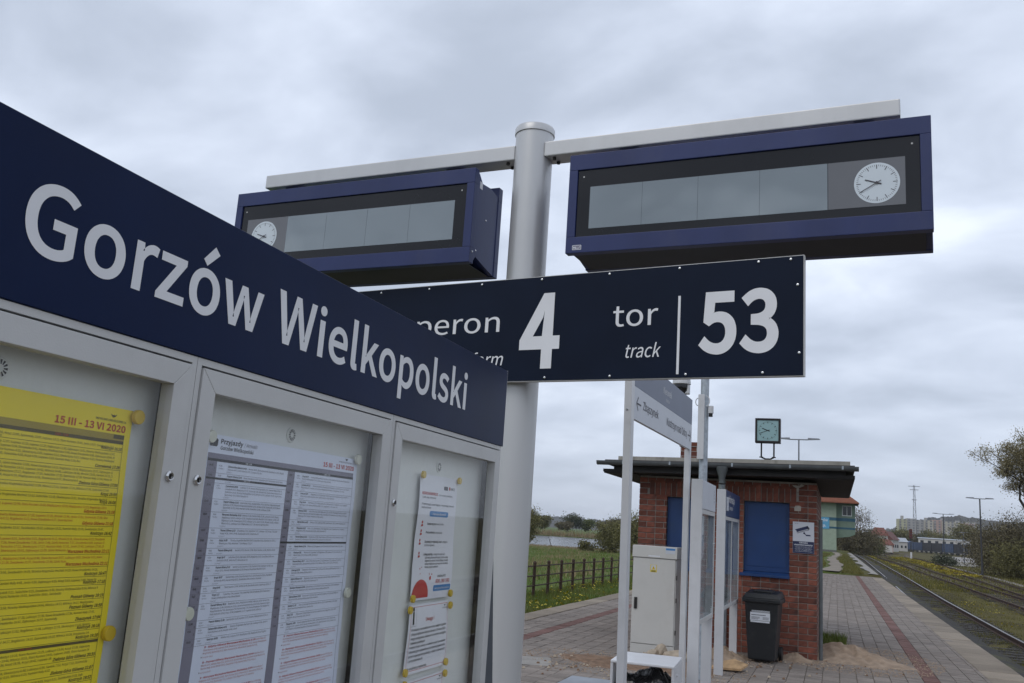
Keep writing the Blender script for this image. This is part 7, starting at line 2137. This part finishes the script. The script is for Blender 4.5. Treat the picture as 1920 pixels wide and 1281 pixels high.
# ================================================================== freight wagons
M['wagon_blue'] = paint('faded_blue_wagon', (.055, .085, .155), .7, 0, .25, 1.2, dirt=(.07, .05, .04), dirt_amt=.6, dscale=1)
M['wagon_dark'] = paint('dark_grey_wagon', (.035, .037, .045), .75, 0, .3, 1.2, dirt=(.07, .05, .04), dirt_amt=.6, dscale=1)
M['loco'] = paint('pale_blue_locomotive', (.16, .22, .36), .6, 0, .15, 1.0)
def wagon(x, y, rz, m, label, l=13.0, h=2.9, loco=False):
    t = thing('locomotive' if loco else 'freight_wagon', label, 'locomotive' if loco else 'wagon', (x, y, ground_z(x, y) + .12), rz, None if loco else 'open freight wagons in a siding')
    b = MB(); b.box(-1.4, 1.4, -l / 2, l / 2, .95, .95 + h); bd_ = b.build('body', m, t)
    if not loco:
        b = MB()
        for s in (-1, 1):
            for k in range(9):
                yy = -l / 2 + l * k / 8
                b.box(min(s * 1.401, s * 1.50), max(s * 1.401, s * 1.50), yy - .08, yy + .08, .95, .95 + h)
            b.box(min(s * 1.401, s * 1.48), max(s * 1.401, s * 1.48), -l / 2, l / 2, .95 + h - .14, .95 + h + .02)
        b.build('ribs', m, bd_)['kind'] = 'stuff'
    else:
        b = MB()
        for s in (-1, 1):
            for k in range(3):
                b.box(min(s * 1.401, s * 1.43), max(s * 1.401, s * 1.43), -l / 2 + 1 + k * 4, -l / 2 + 2.2 + k * 4, 2.6, 3.5)
        b.build('window', M['window_dark'], bd_)
    b = MB(); b.box(-1.3, 1.3, -l / 2 + .1, l / 2 - .1, .72, .949); b.build('underframe', M['lamp_dark'], t)
    for yy in (-l / 2 + 2.0, -l / 2 + 3.8, l / 2 - 3.8, l / 2 - 2.0):
        b = MB(); b.tube((-.80, yy, .46), (.80, yy, .46), .07, n=8)
        for s in (-1, 1): b.tube((s * .70, yy, .46), (s * .82, yy, .46), .46, n=14)
        b.build('wheelset', M['lamp_dark'], t)
pa, pb_ = Vector((42.8, 330.0)), Vector((28.3, 426.0))
dv = (pb_ - pa).normalized(); rz = math.atan2(-dv.x, dv.y)
names = ['dark freight wagon nearest the thicket', 'second dark freight wagon from the thicket', 'third freight wagon from the thicket with faded blue sides', 'fourth freight wagon from the thicket with dark sides', 'dark freight wagon in the middle of the row below the white depot',
         'blue freight wagon two ahead of the locomotive', 'blue freight wagon just behind the locomotive']
for k in range(7):
    p = pa + dv * (14.2 * k)
    wagon(p.x, p.y, rz, M['wagon_blue'] if k in (2, 5, 6) else M['wagon_dark'], names[k])
p = pa + dv * (14.2 * 7 + 1.5)
wagon(p.x, p.y, rz, M['loco'], 'pale blue locomotive at the far end of the freight wagons', 15, 3.3, True)

# pale yard
pts = []
for k in range(14):
    y = 148 + k * 12
    pts.append((.092 * y + 1.2 + rt_.uniform(-.5, .5), .126 * y + .5 + rt_.uniform(-.5, .5), y))
ribbon('yard', pts, paint('pale_yard_sand', (.29, .27, .25), .95, 0, .2, .4), .06)
pts = [(track3_x(30 + 6 * k) + 1.6, track3_x(30 + 6 * k) + 2.3, 30 + 6 * k) for k in range(20)]
ribbon('cinder_path', pts, paint('cinder_path_grey', (.19, .165, .14), .95, 0, .2, 1), .05)

# ================================================================== far buildings
M['panel_cream'] = paint('cream_facade', (.46, .43, .36), .8, 0, .05, .2)  # facade tones paled, distance haze put into the colour
M['panel_pink'] = paint('salmon_facade', (.44, .31, .27), .8, 0, .05, .2)
M['panel_yellow'] = paint('yellow_green_facade', (.46, .45, .30), .8, 0, .05, .2)
M['panel_grey'] = paint('grey_facade', (.34, .33, .32), .8, 0, .05, .2)
M['hazed_window'] = paint('hazed_window', (.20, .205, .215), .3, 0, .15, .4)  # window tone lightened to paint in the haze of distance
def apartment(x0, y0, x1, y1, h, z, cols, label, storeys):
    A, B_ = Vector((x0, y0)), Vector((x1, y1)); d = B_ - A; l = d.length
    t = thing('apartment_block', label, 'building', (x0, y0, z), math.atan2(d.y, d.x))
    n = len(cols); w = l / n
    for k, c in enumerate(cols):
        off = -1.2 if k % 2 else 0
        b = MB(); b.box(k * w + .01, (k + 1) * w - .01, off, 11, 0, h + (.8 if k % 3 == 1 else 0)); s = b.build('stair_section', M[c], t)
        b = MB()
        sh_ = h / storeys
        nw = max(2, int(w / 3.1))
        for i in range(storeys):
            for j in range(nw):
                xa = k * w + w * (j + .5) / nw
                b.box(xa - .80, xa + .80, off - .14, off - .02, i * sh_ + .9, i * sh_ + 2.35)
        o = b.build('windows', M['hazed_window'], s, fix=False); o['kind'] = 'stuff'
        b = MB()
        for i in range(1, storeys):
            b.box(k * w + w * .06, k * w + w * .30, off - 1.1, off - .15, i * sh_ + .0, i * sh_ + .95)
        b.build('balconies', M['panel_grey'], s, fix=False)['kind'] = 'stuff'
    b = MB(); b.box(l * .06, l * .10, 3, 7, h + .1, h + 3.0); b.box(l * .45, l * .49, 3, 7, h + .1, h + 2.4); b.box(l * .72, l * .76, 3, 7, h + .81, h + 2.6); b.build('roof_house', M['panel_grey'], t)
apartment(53.5, 900, 104.0, 905, 25.0, 4.0, ['panel_yellow', 'panel_grey', 'panel_grey', 'panel_cream', 'panel_pink', 'panel_cream', 'panel_cream'], 'long pale apartment block with yellow and salmon panels on the hill slope, left part', 11)
apartment(104.4, 905, 128.0, 925, 23.5, 4.0, ['panel_cream', 'panel_pink', 'panel_cream', 'panel_grey'], 'right part of the apartment block angled back with cream and salmon panels', 11)
apartment(128.0, 960, 152.0, 985, 19.0, 6.0, ['panel_cream', 'panel_grey', 'panel_cream'], 'lower grey cream apartment block farthest right on the slope', 9)
M['white_wall'] = paint('white_house_wall', (.50, .48, .45), .8, 0, .06, .5)
M['red_roof'] = paint('red_tile_roof', (.165, .058, .042), .8, 0, .2, 1.2)
M['dull_roof'] = paint('dull_red_roof', (.13, .055, .045), .8, 0, .2, 1.2)
M['grey_roof'] = paint('pale_sheet_roof', (.36, .38, .40), .6, 0, .1, .6)
def house(x, y, z, w, dpt, h, rh, wall_m, roof_m, label, rz=0.0, hip=True, cat='house', nwin=3):
    t = thing('house' if cat == 'house' else 'depot', label, cat, (x, y, z), rz)
    b = MB(); b.box(-w / 2, w / 2, 0, dpt, 0, h); b.build('wall', M[wall_m], t)
    e = .4
    P = [(-w / 2 - e, -e, h + .01), (w / 2 + e, -e, h + .01), (w / 2 + e, dpt + e, h + .01), (-w / 2 - e, dpt + e, h + .01)]
    i_ = w * .3 if hip else 0
    P += [(-w / 2 - e + i_, dpt / 2, h + rh), (w / 2 + e - i_, dpt / 2, h + rh)]
    b = MB(); b.add(P, [(0, 1, 5, 4), (1, 2, 5), (2, 3, 4, 5), (3, 0, 4), (3, 2, 1, 0)]); b.build('roof', M[roof_m], t, fix=False)
    for k in range(nwin):
        xa = -w / 2 + w * (k + .5) / nwin
        for zz in ([.35] if h < 4 else [.15, .60]):
            b = MB(); b.box(xa - w / nwin * .22, xa + w / nwin * .22, -.08, -.005, h * zz, h * zz + min(1.6, h * .26)); b.build('window', M['window_dark'], t)
house(12.6, 300, .85, 4.6, 6, 4.6, 2.4, 'white_wall', 'red_roof', 'white house with a hipped red roof at the end of the tracks')
house(13.6, 288, .75, 4.2, 4, 2.0, 1.6, 'panel_pink', 'red_roof', 'low red roofed shed in front of the white house')
house(18.0, 318, .9, 7.0, 4.2, 3.6, 2.6, 'white_wall', 'dull_roof', 'gabled white house with a dull red roof right of the hipped one', 1.25, False)
house(24.6, 395, 1.1, 4.4, 8, 3.6, 1.6, 'white_wall', 'grey_roof', 'small pale house partly behind the gabled one', .2, False)
house(11.0, 330, .9, 3.0, 6, 3.2, .6, 'white_wall', 'grey_roof', 'low flat white house left of the red hipped roof', 0, False)
house(45.6, 452, 1.3, 21, 12, 6.0, .5, 'white_wall', 'grey_roof', 'long white depot building behind the freight wagons', -.10, False, 'depot', 7)
house(58.0, 446, 1.2, 9.0, 8, 4.6, .4, 'panel_cream', 'grey_roof', 'beige low depot annex right of the white one', -.05, False, 'depot', 4)
pr_ = random.Random(3)
for k, (x, y, m_, lab) in enumerate([(9.6, 262, 'red_roof', 'small red shed at the far end of the tracks'), (11.4, 268, 'wagon_dark', 'small dark van by the red roofed shed'), (13.4, 268, 'white_wall', 'white van parked at the far end of the tracks')]):
    t = thing('van' if 'van' in lab else 'shed', lab, 'van' if 'van' in lab else 'shed', (x, y, ground_z(x, y)))
    b = MB(); b.prism([(-1.0, .35), (1.0, .35), (1.0, 1.4), (.7, 2.1), (-1.0, 2.1)], 0, 2.6, 'y'); b.build('body', M[m_], t)
    for yy in (.5, 2.1):
        for xx in (-.85, .85):
            b = MB(); b.tube((xx - .1, yy, .33), (xx + .1, yy, .33), .33, n=12); b.build('wheel', M['lamp_dark'], t)
# wooded ridge
def ridge(name, x0, x1, y, prof, m, seed, depth=260, base=-20):
    rs = random.Random(seed)
    nx_, ny_ = 240, 14
    V = []
    for j in range(ny_):
        f = j / (ny_ - 1)
        for i in range(nx_):
            u = i / (nx_ - 1); x = x0 + (x1 - x0) * u
            h = float(np.interp(u, *prof)) * math.sin(min(1, f * 1.25) * math.pi / 2)
            V.append((x, y + depth * f + 14 * math.sin(u * 40), base * (1 - min(1, f * 6)) + h + (rs.uniform(-2.2, 2.6) + 2.0 * math.sin(u * 230 + f * 9)) * (1 if f > .1 else 0)))
    F = np.array([(j * nx_ + i, j * nx_ + i + 1, (j + 1) * nx_ + i + 1, (j + 1) * nx_ + i) for j in range(ny_ - 1) for i in range(nx_ - 1)])
    o = mesh_object(name, V, F, [m]); o['kind'] = 'structure'; return o
M['ridge'] = leaf_mat('wooded_hillside', [(.050, .052, .050), (.066, .064, .056), (.090, .084, .066)], scale=.02)
ridge('hill', -60, 520, 1500, ([0, .16, .26, .36, .44, .52, .60, .70, .82, 1], [10, 20, 34, 56, 62, 58, 54, 40, 30, 16]), M['ridge'], 5)
ridge('far_hill', -1400, -60, 2100, ([0, .3, .6, .8, 1], [26, 30, 24, 28, 14]), M['ridge'], 9, 300)

# ================================================================== thin air over the whole place
m = bpy.data.materials.new('thin_haze'); m.use_nodes = True
nt = m.node_tree
nt.nodes.remove(nt.nodes['Principled BSDF'])
pv = nt.nodes.new('ShaderNodeVolumePrincipled')
pv.inputs['Color'].default_value = (.86, .90, .96, 1)
pv.inputs['Density'].default_value = .00012
nt.links.new(pv.outputs[0], nt.nodes['Material Output'].inputs['Volume'])
b = MB(); b.box(-3200, 3200, -3200, 4700, -28, 80)
o = b.build('haze', m); o['kind'] = 'stuff'
